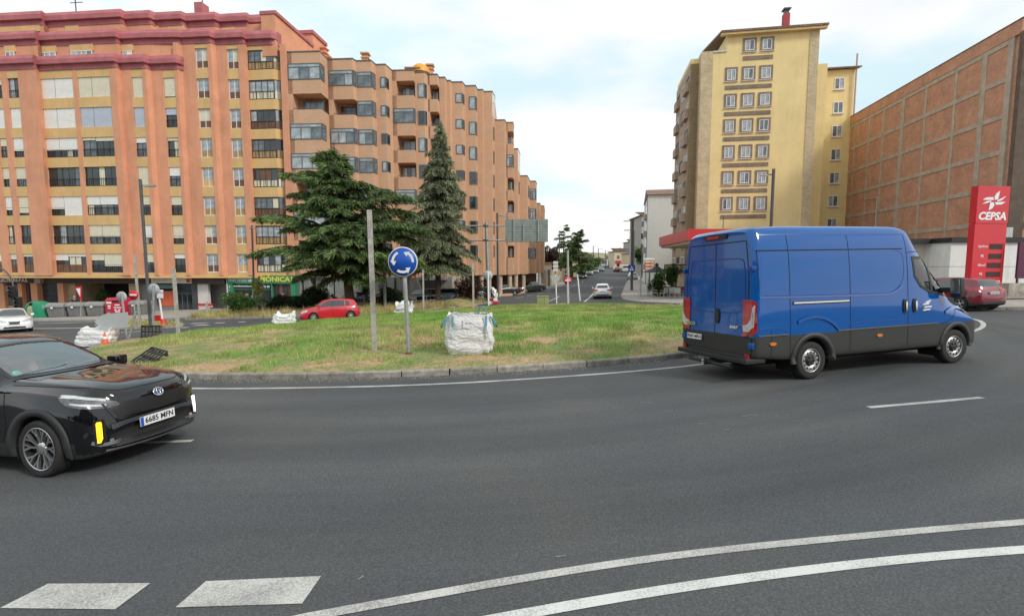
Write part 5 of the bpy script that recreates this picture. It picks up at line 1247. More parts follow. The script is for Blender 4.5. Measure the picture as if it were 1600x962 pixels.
def arch(loft, parent, wx, wz, r0, r1, mt, sg, off=.012, a0=-8, a1=188, name='wheel_arch', n=30):
    o = [(wx + r1 * math.cos(R(a0 + (a1 - a0) * i / n)), wz + r1 * math.sin(R(a0 + (a1 - a0) * i / n))) for i in range(n + 1)]; q = [(wx + r0 * math.cos(R(a0 + (a1 - a0) * i / n)), wz + r0 * math.sin(R(a0 + (a1 - a0) * i / n))) for i in range(n + 1)]
    fr = loft.frame('side', sg); V = []
    for k, (ps) in enumerate((o, o, q, q)):
        for i, (a, b) in enumerate(ps):
            # sample the body a little outside the opening so the arch follows it
            ex = wx + (a - wx) * (1 if k < 2 else (r1 * .985) / r0); ez = wz + (b - wz) * (1 if k < 2 else (r1 * .985) / r0)
            p_, nn = loft.hit(*fr(ex, ez)); y = p_.y if p_ is not None else (V[-1][1] if V else sg * .8)
            V.append((a, y + sg * (0 if k == 0 else off if k < 3 else -.12), b))
    # hold the innermost side position so the arch never dips inward near the sill
    k = n + 1; m = MB(); m.add(V, [(j * k + i, j * k + i + 1, (j + 1) * k + i + 1, (j + 1) * k + i) for j in range(3) for i in range(n)], 0, True); return m.build(name, mt, parent)
def well(parent, wx, wz, r, hw):
    for sg in (-1, 1):
        m = MB(); n = 16; V = []
        for i in range(n + 1):
            a = R(-25 + 230 * i / n); V += [(wx + r * math.cos(a), sg * hw, wz + r * math.sin(a)), (wx + r * math.cos(a), sg * (hw - .42), wz + r * math.sin(a))]
        m.add(V, [(2 * i, 2 * i + 2, 2 * i + 3, 2 * i + 1) for i in range(n)]); m.add([V[2 * i + 1] for i in range(n + 1)], [tuple(range(n + 1))]); m.build('wheel_well', LINEB, parent)

# ------------------------------------------------------------------ blue van
def blue_van():
    # local x forward, rear axle at x=0
    p0 = Vector((*G(1265, 592), 0)); p1 = Vector((*G(1488, 567), 0)); d = (p1 - p0).normalized(); n = Vector((-d.y, d.x, 0))
    WBS = (p1 - p0).length; c = p0 + n * 1.0; c.z = g(c.x, c.y); e = c + d * WBS; pitch = math.atan2(g(e.x, e.y) - c.z, WBS)
    side = c + n; roll = math.atan2(g(side.x, side.y) - c.z, 1)
    t = thing('panel_van', 'large blue high roof panel van with grey lower cladding, driving round the island', 'van', c, 0)
    t.rotation_euler = (roll, -pitch, math.atan2(d.y, d.x))
    X0, X1 = -1.38, WBS + 1.08; f = WBS
    prof = {'top': [(X0, 2.90), (X0 + .12, 2.97), (0, 3.0), (2.3, 3.0), (2.62, 2.96), (2.85, 2.84), (3.22, 2.46), (3.64, 1.98), (4.02, 1.55), (f + .3, 1.40), (f + .66, 1.22), (f + .88, 1.06), (f + 1.0, .86), (X1, .62)],
            'belt': [(X0, 1.5), (2.9, 1.5), (3.5, 1.42), (f, 1.22), (f + .5, 1.04), (f + .88, .86), (X1, .55)],
            'wb': [(X0, 1.02), (X0 + .08, 1.06), (0, 1.074), (2.6, 1.072), (3.4, 1.05), (f, 1.0), (f + .5, .95), (f + .82, .84), (f + 1.0, .68), (X1, .5)],
            'wm': [(X0, 1.03), (X0 + .06, 1.07), (0, 1.08), (3.4, 1.08), (f, 1.06), (f + .5, 1.03), (f + .78, .95), (f + .96, .80), (X1, .6)],
            'low': [(X0, .50), (-1, .46), (-.6, .42), (f - .5, .40), (f + .4, .36), (X1, .38)],
            'wr': [(X0, .87), (X0 + .15, .92), (0, .95), (2.6, .93), (3.0, .85), (4.0, .78), (f + .4, .68), (X1, .42)]}
    L_ = Loft(prof, X0, X1, dx=.06, sub=3, edge=.17, clad=.90, wheels=((0, .37), (f, .37)), wr=.455, boxy=True)
    L_.warp(lambda x, y, z: (x + (.07 * max(0, z - .9) / 2 + .05 * (1 - min(1, abs(y) / 1.05) ** 2) * -1) * max(0, 1 - (x - X0) / .5), y, z)); L_.bvh()
    BL = mat('van_blue', (.0005, .083, .325), .10, var=.03, coat=.75, spec=.2)
    dw = [(2.66, 2.34), (3.24, 2.34), (3.46, 2.08), (3.74, 1.74), (3.94, 1.50), (3.80, 1.46), (3.2, 1.55), (2.88, 1.70), (2.70, 1.92)]
    dwi = inset(dw, .05)
    wso = [(2.80, .66), (2.74, .3), (2.72, 0), (2.74, -.3), (2.80, -.66), (3.3, -.78), (3.95, -.82), (4.12, -.45), (4.16, 0), (4.12, .45), (3.95, .82), (3.3, .78)]
    wsi = inset(wso, .07)
    def holes(x, y, z):
        if abs(y) > .6 and 1.42 < z < 2.4 and inside(dwi, x, z) : return True
        return z > 1.5 and inside(wsi, x, y) and abs(y) < .80 and 2.85 < x < 4.05 and z > 1.55
    zc = lambda x: .90
    L_.emit(t, BL, holes, zc, ('body', 'cladding'), GREYP)
    for sg in (-1, 1):
        L_.patch(t, 'window', 'side', densify(dw, 1), SDG, .002, sg, .12, 0, 0)
        L_.ring(t, 'window_seal', 'side', densify(dw, 3), densify(inset(dw, .06), 3), BLKP, .007, sg)
        L_.patch(t, 'window_divider', 'side', [(3.18, 2.30), (3.26, 2.30), (3.28, 1.54), (3.20, 1.55)], BLKP, .009, sg)
        L_.patch(t, 'window_seal', 'side', [(3.26, 2.30), (3.30, 2.27), (3.62, 1.86), (3.88, 1.5), (3.82, 1.48), (3.5, 1.84)], BLKP, .0075, sg)
        for wx in (0, f):
            arch(L_, t, wx, .37, .45, .55, GREYP, sg, .02, -2, 182)
        # panel gaps
        L_.strip(t, 'panel_gap', 'side', [(X0 + .1, 2.50), (2.42, 2.50)], .022, LINEB, .003, sg)
        L_.strip(t, 'panel_gap', 'side', [(X0 + .12, 2.50), (X0 + .1, 1.72)], .016, LINEB, .003, sg); L_.strip(t, 'panel_gap', 'side', [(2.15, 2.49), (2.38, 2.44), (2.42, 2.25), (2.42, 2.0), (2.34, 1.78), (2.1, 1.62), (1.8, 1.60), (X0 + .2, 1.66)], .012, mat('van_blue_edge', (.004, .045, .25), .3, var=0), .003, sg, smooth=2)
        m_ = paint('van_blue_highlight', (.004, .085, .34), .15)  # lighter blue, paints the highlight along creases and wheel blisters
        L_.strip(t, 'crease_highlight', 'side', [(X0 + .12, 1.635), (1.8, 1.575), (2.1, 1.60), (2.36, 1.74)], .035, m_, .012, sg, smooth=2)
        for x in (-.56, .94, 2.52): L_.strip(t, 'panel_gap', 'side', [(x, 2.80), (x, .42)], .014, LINEB, .0025, sg)
        L_.strip(t, 'panel_gap', 'side', [(-1.0, .44), (-1.0, 1.0)], .012, LINEB, .003, sg); L_.strip(t, 'panel_gap', 'side', [(2.52, 2.42), (2.8, 2.44), (3.25, 2.43), (3.6, 2.0), (4.02, 1.46), (4.05, 1.2), (3.8, .95), (3.5, .9)], .014, LINEB, .003, sg, smooth=1)
        L_.strip(t, 'door_rail', 'side', [(-.50, 1.50), (.92, 1.49)], .06, LINEB, .004, sg); L_.strip(t, 'door_rail_cover', 'side', [(-.48, 1.505), (.90, 1.495)], .03, CHR, .016, sg)
        L_.strip(t, 'roof_trim', 'side', [(X0 + .12, 2.80), (2.5, 2.80)], .016, mat('van_blue_edge', (.004, .045, .25)), .003, sg)
        for x in (2.42, 2.70):
            o = L_.patch(t, 'door_handle', 'side', [(x - .055, 1.18), (x + .055, 1.18), (x + .055, 1.46), (x - .055, 1.46)], BLKP, .02, sg, .05, 1); L_.patch(o, 'handle_grip', 'side', [(x - .02, 1.22), (x + .03, 1.22), (x + .03, 1.42), (x - .02, 1.42)], CHR, .045, sg, .05, 1)
        for x in (-.97, 1.72): L_.patch(t, 'side_marker', 'side', [(x - .07, .73), (x + .07, .73), (x + .07, .79), (x - .07, .79)], ORA, .018, sg, .05, 1)
        for x0_, x1_ in ((-1.3, -.62), (.62, 3.35)): L_.strip(t, 'cladding_edge', 'side', [(x0_, .925), (x1_, .925)], .03, mat('grey_plastic_edge', (.10, .10, .095), .5), .02, sg)
        L_.strip(t, 'body_crease', 'side', [(.60, .955), (.72, 1.03), (1.0, 1.06), (2.4, 1.05), (2.5, 1.02)], .022, m_, .006, sg, smooth=2); L_.strip(t, 'body_crease', 'side', [(X0 + .1, 1.06), (-.78, 1.06), (-.62, .98)], .022, m_, .006, sg, smooth=1)
        for wx in (0, f):
            pts = [(wx + .80 * math.cos(R(a)), .52 + .70 * math.sin(R(a))) for a in range(38, 128, 9)]
            L_.strip(t, 'wheel_blister', 'side', pts, .06, m_, .022, sg)
        # lamps
        L_.patch(t, 'headlight', 'diag', [(3.62, 1.24), (3.80, 1.20), (4.02, 1.08), (4.10, .96), (3.98, .92), (3.74, 1.04), (3.58, 1.16)] if False else [(2.95, 1.27), (3.25, 1.22), (3.50, 1.10), (3.60, .98), (3.45, .95), (3.15, 1.08), (2.9, 1.2)], LAMPC, .012, sg, .05, 1)
        # mirror
        m = MB(); y = sg * 1.24; m.box(3.64, 3.78, y - .10, y + .10, 1.46, 1.86); o = m.build('mirror', BLKP, t, bevel=.04); MB().box(3.625, 3.635, y - .08, y + .08, 1.54, 1.83).build('mirror_glass', CHR, o)
        MB().box(3.64, 3.76, min(sg * .95, sg * 1.2), max(sg * .95, sg * 1.2), 1.56, 1.66).build('mirror_arm', BLKP, t)
        # rear lamps wrap the corner
        o = L_.patch(t, 'tail_light', 'rdiag', [(-.42, .90), (-.24, .95), (-.185, 1.02), (-.185, 1.54), (-.23, 1.58), (-.41, 1.60)] , LAMPR, .02, sg, .06)
        L_.patch(o, 'reversing_lens', 'rdiag', [(-.40, .99), (-.30, 1.0), (-.235, 1.10), (-.215, 1.50), (-.235, 1.50), (-.27, 1.24), (-.33, 1.13), (-.41, 1.11)], mat('lamp_white', (.62, .6, .58), .15, var=.2, coat=1), .028, sg, .06)
        MB().box(X0 - .02, X0 + .10, min(sg * .93, sg * 1.02), max(sg * .93, sg * 1.02), 2.13, 2.22).build('hinge', mat('van_blue_edge', (.004, .045, .25)), t, bevel=.01); MB().box(X0 - .03, X0 + .10, min(sg * .93, sg * 1.04), max(sg * .93, sg * 1.04), .68, .80).build('hinge', BL, t, bevel=.01)
        MB().box(X0 - .055, X0 - .02, sg * .92 - .05, sg * .92 + .05, .50, .58).build('reflector', LAMPR, t)
    L_.patch(t, 'windscreen', 'top', wso, WSG, .002, 1, .14, 0, 0); L_.ring(t, 'windscreen_frame', 'top', densify(wso, 3), densify(inset(wso, .08), 3), BLKP, .006)
    # rear face
    xr = X0
    mE = mat('van_blue_edge', (.004, .045, .25))
    L_.strip(t, 'panel_gap', 'rear', [(0, 2.72), (0, .58)], .016, LINEB, .004)
    L_.strip(t, 'panel_gap', 'rear', [(-.90, .62), (-.90, 2.0), (-.82, 2.70), (.82, 2.70), (.90, 2.0), (.90, .62)], .018, LINEB, .004)
    for s in (1, -1): L_.strip(t, 'door_pressing', 'rear', [(s * .06, 2.38), (s * .68, 2.38), (s * .78, 2.32), (s * .80, 2.0), (s * .82, 1.5), (s * .72, 1.34), (s * .06, 1.32)], .022, mE, .006, smooth=2)
    L_.patch(t, 'rear_cladding', 'rear', [(-.99, .56), (.99, .56), (1.0, .88), (.5, .90), (-.5, .90), (-1.0, .88)], GREYP, .014)
    L_.patch(t, 'brake_light_housing', 'rear', [(-.30, 2.78), (.30, 2.78), (.34, 2.87), (-.34, 2.87)], BLKP, .03); L_.patch(t, 'brake_light', 'rear', [(-.12, 2.80), (.22, 2.80), (.24, 2.86), (-.12, 2.86)], LAMPR, .04)
    o = L_.patch(t, 'rear_handle', 'rear', [(-.14, 1.10), (-.02, 1.10), (-.02, 1.40), (-.14, 1.40)], BLKP, .03, smooth=1)
    plate(t, '9069 MRH', Mf((X0 - .045, .60, .775), (-1, 0, .05)), .50, .115)
    text('IVECO', .095, CHR, 'lettering', t, Mf((X0 - .032, .72, 1.04), (-1, 0, 0)), .012, bold=.004, sx=1.1); text('DAILY', .07, CHR, 'lettering', t, Mf((X0 - .032, -.58, 1.06), (-1, 0, 0)), .012, bold=.003, sx=1.1)
    m = MB(); m.box(X0 - .16, X0 + .3, -1.02, 1.02, .40, .50); m.build('rear_step', BLKP, t, bevel=.02); m = MB(); m.tube([(X0 - .14, -.62, .30), (X0 - .14, .62, .30)], .035, 8); m.box(X0 - .16, X0 + .5, -.1, .1, .28, .36); m.lathe([(.03, .30), (.045, .33), (.02, .37), (.03, .40), (.0, .42)], 10, c=(X0 - .24, 0, 0)); m.box(X0 - .26, X0 - .1, -.02, .02, .26, .30); m.build('tow_bar', BLKP, t)
    MB().box(X0 - .17, X0 - .155, .08, .2, .27, .33).build('tow_socket', PLT, t)
    # emblem on the door: three white strokes
    m = MB(); y = -1.105
    for k, (a, b, z) in enumerate(((2.93, 3.12, 1.20), (2.95, 3.16, 1.26), (2.92, 3.08, 1.32))): m.plate([(a, z), (b, z + .01), (b + .02, z + .035), (a + .02, z + .03)], y, y + .03)
    m.plate([(2.98, 1.36), (3.08, 1.35), (3.16, 1.42), (3.04, 1.39)], y, y + .03); m.build('door_emblem', PLT, t)
    # front
    L_.patch(t, 'bumper', 'front', [(-.6, .40), (.6, .40), (.62, .60), (-.62, .60)], GREYP, .03); L_.patch(t, 'grille', 'front', [(-.5, .64), (.5, .64), (.45, .84), (-.45, .84)], BLKP, .02)
    m = MB()
    for (x0, x1, z0, z1, y0, y1) in ((2.6, 2.75, .9, 2.1, .25, .75), (2.6, 2.75, .9, 2.1, -.75, -.25), (2.7, 3.2, .85, 1.05, .22, .78), (2.7, 3.2, .85, 1.05, -.78, -.22)): m.box(x0, x1, y0, y1, z0, z1)
    m.build('seat', BLKP, t); MB().box(3.7, 4.1, -.95, .95, .9, 1.42).build('dashboard', BLKP, t); m = MB(); m.box(2.35, 2.4, -.8, .8, .5, 2.6); m.build('bulkhead', mat('bulkhead_grey', (.2, .2, .2)), t)
    st = MB(); tt = [(3.45 + .16 * math.sin(a * math.pi / 10) * .5, .5 + .2 * math.cos(a * math.pi / 10), 1.42 + .2 * math.sin(a * math.pi / 10)) for a in range(21)]; st.tube(tt, .018, 6, cap=False); st.build('steering_wheel', BLKP, t)
    well(t, 0, .37, .452, 1.03); well(t, f, .37, .452, 1.0); MB().box(X0 + .3, X1 - .4, -.6, .6, .28, .45).build('underbody', LINEB, t)
    for sg in (-1, 1): wheel(t, 0, sg * .93, .37, .37, .235, 'steel', sg); wheel(t, f, sg * .93, .37, .37, .235, 'steel', sg, R(-4))
    return t
blue_van()

# ------------------------------------------------------------------ general car
def make_car(label, loc, heading, col, kind='hatch', plate_txt=None, style='alloy', lod=1, scale=1., cladding=False, metal=0., cat='car', wh=None):
    t = thing('car', label, cat, loc, heading); t.scale = (scale,) * 3 if not isinstance(scale, tuple) else scale
    K = {'hatch': dict(L=4.2, W=1.79, H=1.48, wb=2.6, fo=.88, hood=.93, cowl=.98, hx=1.15, rx=.30, re=-1.75),
         'suv': dict(L=4.3, W=1.82, H=1.60, wb=2.63, fo=.88, hood=1.02, cowl=1.08, hx=1.05, rx=.2, re=-1.8),
         'saloon': dict(L=4.65, W=1.81, H=1.44, wb=2.72, fo=.92, hood=.88, cowl=.95, hx=1.10, rx=.25, re=-1.5),
         'mpv': dict(L=4.0, W=1.70, H=1.46, wb=2.5, fo=.80, hood=.90, cowl=1.0, hx=1.2, rx=.35, re=-1.6)}[kind]
    l = K['L'] / 2; H = K['H']; hw = K['W'] / 2; fa = l - K['fo']; ra = fa - K['wb']; hd = K['hood']; cw = K['cowl']; hx = K['hx']; rx = K['rx']
    if kind == 'saloon': top = [(l, .62), (l - .05, .72), (l - .25, hd - .06), (l - .8, hd + .02), (hx, cw), (rx, H - .04), (-.3, H), (-.85, H - .06), (-1.65, cw + .06), (-2.0, cw + .04), (-l + .06, cw - .02), (-l, .8)]
    else: top = [(l, .64), (l - .05, .76), (l - .22, hd - .08), (l - .7, hd + .02), (hx, cw), (rx, H - .05), (-.25, H), (-1.0, H - .02), (-l + .42, H - .10), (-l + .14, cw + .04), (-l + .05, .9), (-l, .75)]
    bt = cw - .05
    prof = {'top': top, 'belt': [(l, .55), (l - .1, .64), (l - .5, hd - .14), (hx, bt - .06), (0, bt), (-l + .4, bt + .04), (-l + .06, bt - .05), (-l, .68)],
            'wb': [(l, hw * .66), (l - .1, hw * .8), (l - .4, hw * .91), (hx, hw * .945), (0, hw * .95), (-l + .5, hw * .9), (-l + .1, hw * .78), (-l, hw * .68)],
            'wm': [(l, hw * .68), (l - .07, hw * .84), (l - .3, hw * .96), (fa, hw), (0, hw * .985), (ra, hw), (-l + .3, hw * .95), (-l + .06, hw * .84), (-l, hw * .7)],
            'low': [(l, .25), (l - .3, .2), (0, .2), (-l + .3, .24), (-l, .34)],
            'wr': [(l, hw * .5), (l - .3, hw * .66), (hx, hw * .78), (rx, hw * .68), (-1, hw * .66), (-l + .4, hw * .62), (-l + .1, hw * .6), (-l, hw * .5)]}
    wr = .315 if kind != 'suv' else .345; wr = wh or wr
    L_ = Loft(prof, -l, l, dx=.09 if lod else .14, sub=2, edge=.09, wheels=((fa, wr), (ra, wr)), wr=wr + .055); L_.bvh()
    PM = paint('paint_' + '_'.join(f'{int(c * 1000)}' for c in col), col, .28, metal)
    cz = (lambda x: .40) if cladding else None
    L_.emit(t, PM, None, cz, ('body', 'cladding'), GREYP)
    zt, zw = H - .13, bt + .04
    if kind == 'saloon': sw = [(hx - .28, zw), (rx - .02, zt), (-.2, zt + .04), (-.85, zt - .02), (-1.38, zw + .04), (-1.3, zw)]
    else: sw = [(hx - .28, zw), (rx - .02, zt - .01), (-.2, zt + .03), (-1.0, zt), (-l + .80, zt - .06), (-l + .70, zw + .08), (-l + .78, zw + .02), (0, zw)]
    for sg in (-1, 1):
        o = L_.patch(t, 'side_window', 'side', sw, CARGL, .004, sg, .12)
        if lod:
            for x in (-.12, -1.02 if kind != 'saloon' else -.95): L_.patch(o, 'window_pillar', 'side', [(x - .03, zw + .01), (x + .05, zw + .01), (x + .04, zt), (x - .02, zt)], PM if x < -.5 else BLKP, .009, sg)
            L_.strip(t, 'panel_gap', 'side', [(-.14, zw), (-.12, .30)], .012, LINEB, .003, sg); L_.strip(t, 'panel_gap', 'side', [(hx - .35, zw), (fa - .42, .7), (fa - .45, .30)], .012, LINEB, .003, sg); L_.strip(t, 'panel_gap', 'side', [(-1.0, zw), (-1.05, .8), (ra + .42, .6), (ra + .42, .32)], .012, LINEB, .003, sg)
            for x in (-.0, -.92): L_.strip(t, 'door_handle', 'side', [(x - .09 - .1, zw - .13), (x + .08 - .1, zw - .13)], .028, PM, .03, sg)
            MB().box(hx - .42, hx - .22, min(sg * (hw - .03), sg * (hw + .14)), max(sg * (hw - .03), sg * (hw + .14)), zw + .0, zw + .14).build('mirror', PM, t, bevel=.03)
            for wx in (fa, ra): arch(L_, t, wx, wr, wr + .045, wr + (.12 if cladding else .085), GREYP if cladding else PM, sg, .012, 0, 180)
        hl = [(l - 1.62 * 1 + .0, 0)]
        q = .7071; ac = lambda x, y: q * (x - y)
        a0, a1 = ac(l - .62, hw * .93), ac(l - .04, hw * .42)
        L_.patch(t, 'headlight', 'diag', [(a0, hd - .14), (a0 + .2, hd - .12), (a1, hd - .24), (a1 - .05, hd - .34), (a0 + .25, hd - .30)], LAMPC, .01, sg, .06, 1)
        b0, b1 = -ac(l - .5, hw * .93), -ac(l - .03, hw * .5)
        zt_ = cw - .02
        L_.patch(t, 'tail_light', 'rdiag', [(b0, zt_), (b1, zt_ - .04), (b1, zt_ - .2), (b0 - .1, zt_ - .16)] if kind != 'suv' else [(b0, zt_ + .02), (b1, zt_ - .04), (b1, zt_ - .13), (b0 - .1, zt_ - .1)], LAMPR, .012, sg, .08)
        for wx in (fa, ra): wheel(t, wx, sg * (hw - .115), wr, wr, .2, style, sg)
    wt = zt - .0
    L_.patch(t, 'windscreen', 'top', [(hx - .10, hw * .74), (hx - .0, 0), (hx - .10, -hw * .74), (rx + .10, -hw * .60), (rx + .04, 0), (rx + .10, hw * .60)], CARGL, .004, 1, .12)
    if kind == 'saloon': L_.patch(t, 'rear_window', 'top', [(-.95, hw * .56), (-.95, -hw * .56), (-1.55, -hw * .66), (-1.62, 0), (-1.55, hw * .66)], CARGL, .004, 1, .12)
    else: L_.patch(t, 'rear_window', 'rear', [(-hw * .58, cw + .08), (hw * .58, cw + .08), (hw * .52, H - .16), (-hw * .52, H - .16)], CARGL, .006, 1, .12)
    g1 = [(-.5, hd - .36), (.5, hd - .36), (.42, hd - .24), (-.42, hd - .24)]
    if kind == 'suv': g1 = [(-.42, hd - .28), (-.2, hd - .52), (.2, hd - .52), (.42, hd - .28)]
    L_.patch(t, 'grille', 'front', g1, BLKP, .008); L_.patch(t, 'lower_intake', 'front', [(-.55, .28), (.55, .28), (.5, .40), (-.5, .40)], BLKP, .008)
    if kind == 'suv': L_.strip(t, 'grille_trim', 'front', [(-.36, hd - .30), (-.18, hd - .48), (.18, hd - .48), (.36, hd - .30)], .035, CHR, .014)
    rb = 'rear_bumper'; L_.patch(t, 'rear_bumper_insert', 'rear', [(-.62, .36), (.62, .36), (.6, .46), (-.6, .46)], BLKP, .008)
    if lod:
        if kind == 'hatch' or kind == 'suv': L_.strip(t, 'panel_gap', 'rear', [(-.66, cw), (-.6, .56), (.6, .56), (.66, cw)], .014, LINEB, .004, smooth=1)
    zp = .68 if kind != 'suv' else .86; plate(t, plate_txt or '', Mf((-l - .012, 0, zp if kind != 'hatch' else .72), (-1, 0, 0)), .5, .11) if plate_txt else MB().box(-l - .02, -l - .008, -.25, .25, zp, zp + .11).build('number_plate', PLT, t)
    MB().box(l + .008, l + .022, -.25, .25, .42, .53).build('number_plate', PLT, t)
    well(t, fa, wr, wr + .052, hw - .06); well(t, ra, wr, wr + .052, hw - .06)
    MB().box(-l + .3, l - .3, -hw * .6, hw * .6, .16, .3).build('underbody', LINEB, t)
    return t
def onroad(px, py, head, n=0): x, y = G(px, py); return (x, y, g(x, y))
def slope(t):
    x, y, _ = t.location; h = t.rotation_euler[2]; c, s_ = math.cos(h), math.sin(h)
    t.rotation_euler = (math.atan((g(x - s_, y + c) - g(x + s_, y - c)) / 2), -math.atan((g(x + c * 1.3, y + s_ * 1.3) - g(x - c * 1.3, y - s_ * 1.3)) / 2.6), h); return t
def place(px, py, dx, dy): x, y = G(px, py); x += dx; y += dy; return (x, y, g(x, y))
slope(make_car('small red hatchback driving behind the grass island', place(507, 503.0, 0, .9), math.pi + .45, (.50, .008, .025), 'hatch', style='cover', scale=(.79, .86, .89)))
slope(make_car('white hatchback seen from behind, driving away up the street', (9.15, 49.1, g(9.15, 49.1)), R(80), (.74, .74, .74), 'hatch', plate_txt='4821 LBK'))
slope(make_car('white crossover with dark grille coming from the left behind the black car', place(20, 520, -1.35, 1.35), R(-42), (.78, .78, .78), 'suv', scale=.84))
slope(make_car('dark red sport utility car with black cladding by the red price sign', (21.75, 24.3, g(21.75, 24.3)), R(98), (.20, .004, .016), 'suv', cladding=True, plate_txt='2746 KZD'))
DG = (.035, .034, .03)
slope(make_car('dark grey saloon parked at the kerb, nearer of the two', (-1.2, 60.6, g(-1.2, 60.6)), R(205), DG, 'saloon', metal=.3))
slope(make_car('dark green grey saloon parked behind the dark grey saloon', (2.5, 66.5, g(2.5, 66.5)), R(218), (.05, .06, .055), 'saloon', metal=.3))
slope(make_car('purple grey hatchback parked behind the cedar trunk', (-13.3, 42.0, g(-13.3, 42.0) + .1), R(172), (.075, .07, .11), 'mpv', metal=.3, lod=0))
slope(make_car('dark green hatchback parked beyond the dark hedge', (-10.6, 43.6, g(-10.6, 43.6) + .1), R(2), (.015, .075, .055), 'mpv', metal=.2, lod=0))
slope(make_car('navy hatchback parked just left of the pale blue hatchback', (-8.3, 45.2, g(-8.3, 45.2) + .1), R(160), (.012, .014, .035), 'mpv', lod=0))
slope(make_car('pale metallic blue hatchback parked beside the spruce', (-6.3, 45.4, g(-6.3, 45.4) + .1), R(172), (.26, .36, .42), 'mpv', metal=.3, lod=0))
slope(make_car('white hatchback parked behind the reddish shrub and the grey mast', (-3.4, 48.0, g(-3.4, 48.0) + .1), R(186), (.7, .7, .7), 'mpv', lod=0))
far_cars = [((314, 592), 'black and white car heading toward the roundabout, first of the oncoming line', (.02, .02, .02), 'hatch', -96), ((360, 566), 'white estate parked at the left kerb, second of the oncoming line', (.72, .72, .72), 'saloon', -97), ((402, 552), 'silver car parked at the left kerb behind the white estate', (.45, .47, .5), 'hatch', -97),
            ((438, 543), 'dark car parked at the left kerb behind the silver car', (.05, .05, .06), 'hatch', -97), ((545, 545), 'dark red car driving away near the top of the street', (.22, .01, .015), 'suv', 84), ((660, 603), 'silver estate parked in the right hand bay by the crossing sign', (.36, .36, .34), 'suv', 84)]
for (cx_, cy_), lab, col, kd, hd_ in far_cars:
    px, py = 840 + cx_ / 4.371, 300 + cy_ / 4.371; x, y = G(px, py); slope(make_car(lab, (x, y + 1.5, g(x, y + 1.5)), R(hd_), col, kd, lod=0))
def far_van(px, py, label, col, hd_=84, L_=5, H_=2.2, W_=2.0):
    x, y = G(px, py); t = thing('van', label, 'van', (x, y + 2, g(x, y + 2)), R(hd_)); pm_ = paint('farvan%d' % px, col, .4)
    m = MB(); m.plate([(-L_ / 2, .4), (L_ / 2 - .1, .4), (L_ / 2, .9), (L_ / 2 - .6, 1.2), (L_ / 2 - 1.4, H_), (-L_ / 2, H_)], -W_ / 2, W_ / 2); m.build('body', pm_, t, bevel=.06)
    MB().box(-L_ / 2 - .03, -L_ / 2 - .005, -W_ * .4, W_ * .4, 1.3, H_ - .3).build('rear_window', CARGL, t); MB().plate([(L_ / 2 - .66, 1.25), (L_ / 2 - .6, 1.27), (L_ / 2 - 1.36, H_ - .08), (L_ / 2 - 1.42, H_ - .1)], -W_ * .42, W_ * .42).build('windscreen', CARGL, t)
    for sx in (-1, 1):
        for wx in (-L_ / 2 + .9, L_ / 2 - .9): MB().lathe([(0, -.1), (.33, -.1), (.33, .1), (0, .1)], 14, 'y').build('wheel', TYRE, t, (wx, sx * (W_ / 2 - .1), .33))
        MB().box(-L_ / 2 - .02, -L_ / 2 - .004, min(sx * W_ * .45, sx * W_ * .49), max(sx * W_ * .45, sx * W_ * .49), .8, 1.3).build('tail_light', LAMPR, t)
    return t
far_van(978.5, 425.5, 'small white van driving away on the right of the far street', (.72, .72, .7)); far_van(945, 417.5, 'white lorry at the far end of the parked line', (.75, .75, .74), -97, 7, 3.0, 2.3)
far_van(954, 416.5, 'second white lorry farther up the street', (.7, .7, .7), -97, 7, 3.2, 2.3)

# ------------------------------------------------------------------ people
SKIN = mat('skin', (.50, .30, .21), .55, var=.08); HAIRM = mat('hair_grey', (.16, .14, .13), .8)
def person(label, loc, rz, joints, mats_, scale=1.):
    """skinned body from joints: dict name -> (pos, radius), chained by links; clothing and hair as children"""
    t = thing('person', label, 'person', loc, rz); t.scale = (scale,) * 3; J, LK, parts = joints
    for nm, chain, mt in parts:
        names = sorted({q for c in chain for q in c}, key=lambda q: q != chain[0][0]); idx = {n_: i for i, n_ in enumerate(names)}
        me = bpy.data.meshes.new(nm); me.from_pydata([J[n_][0] for n_ in names], [(idx[a], idx[b]) for a, b in chain], []); o = link(nm, me, t)
        md = o.modifiers.new('skin', 'SKIN'); me.skin_vertices[0]
        for n_, i in idx.items(): r = J[n_][1]; me.skin_vertices[0].data[i].radius = (r, r) if not isinstance(r, tuple) else r
        me.skin_vertices[0].data[0].use_root = True
        sb = o.modifiers.new('sub', 'SUBSURF'); sb.levels = 2; sb.render_levels = 2; me.materials.append(mt)
        dg = bpy.context.evaluated_depsgraph_get(); m2 = bpy.data.meshes.new_from_object(o.evaluated_get(dg)); o.modifiers.clear(); o.data = m2
        for p in m2.polygons: p.use_smooth = True
        if not m2.materials: m2.materials.append(mt)
    return t
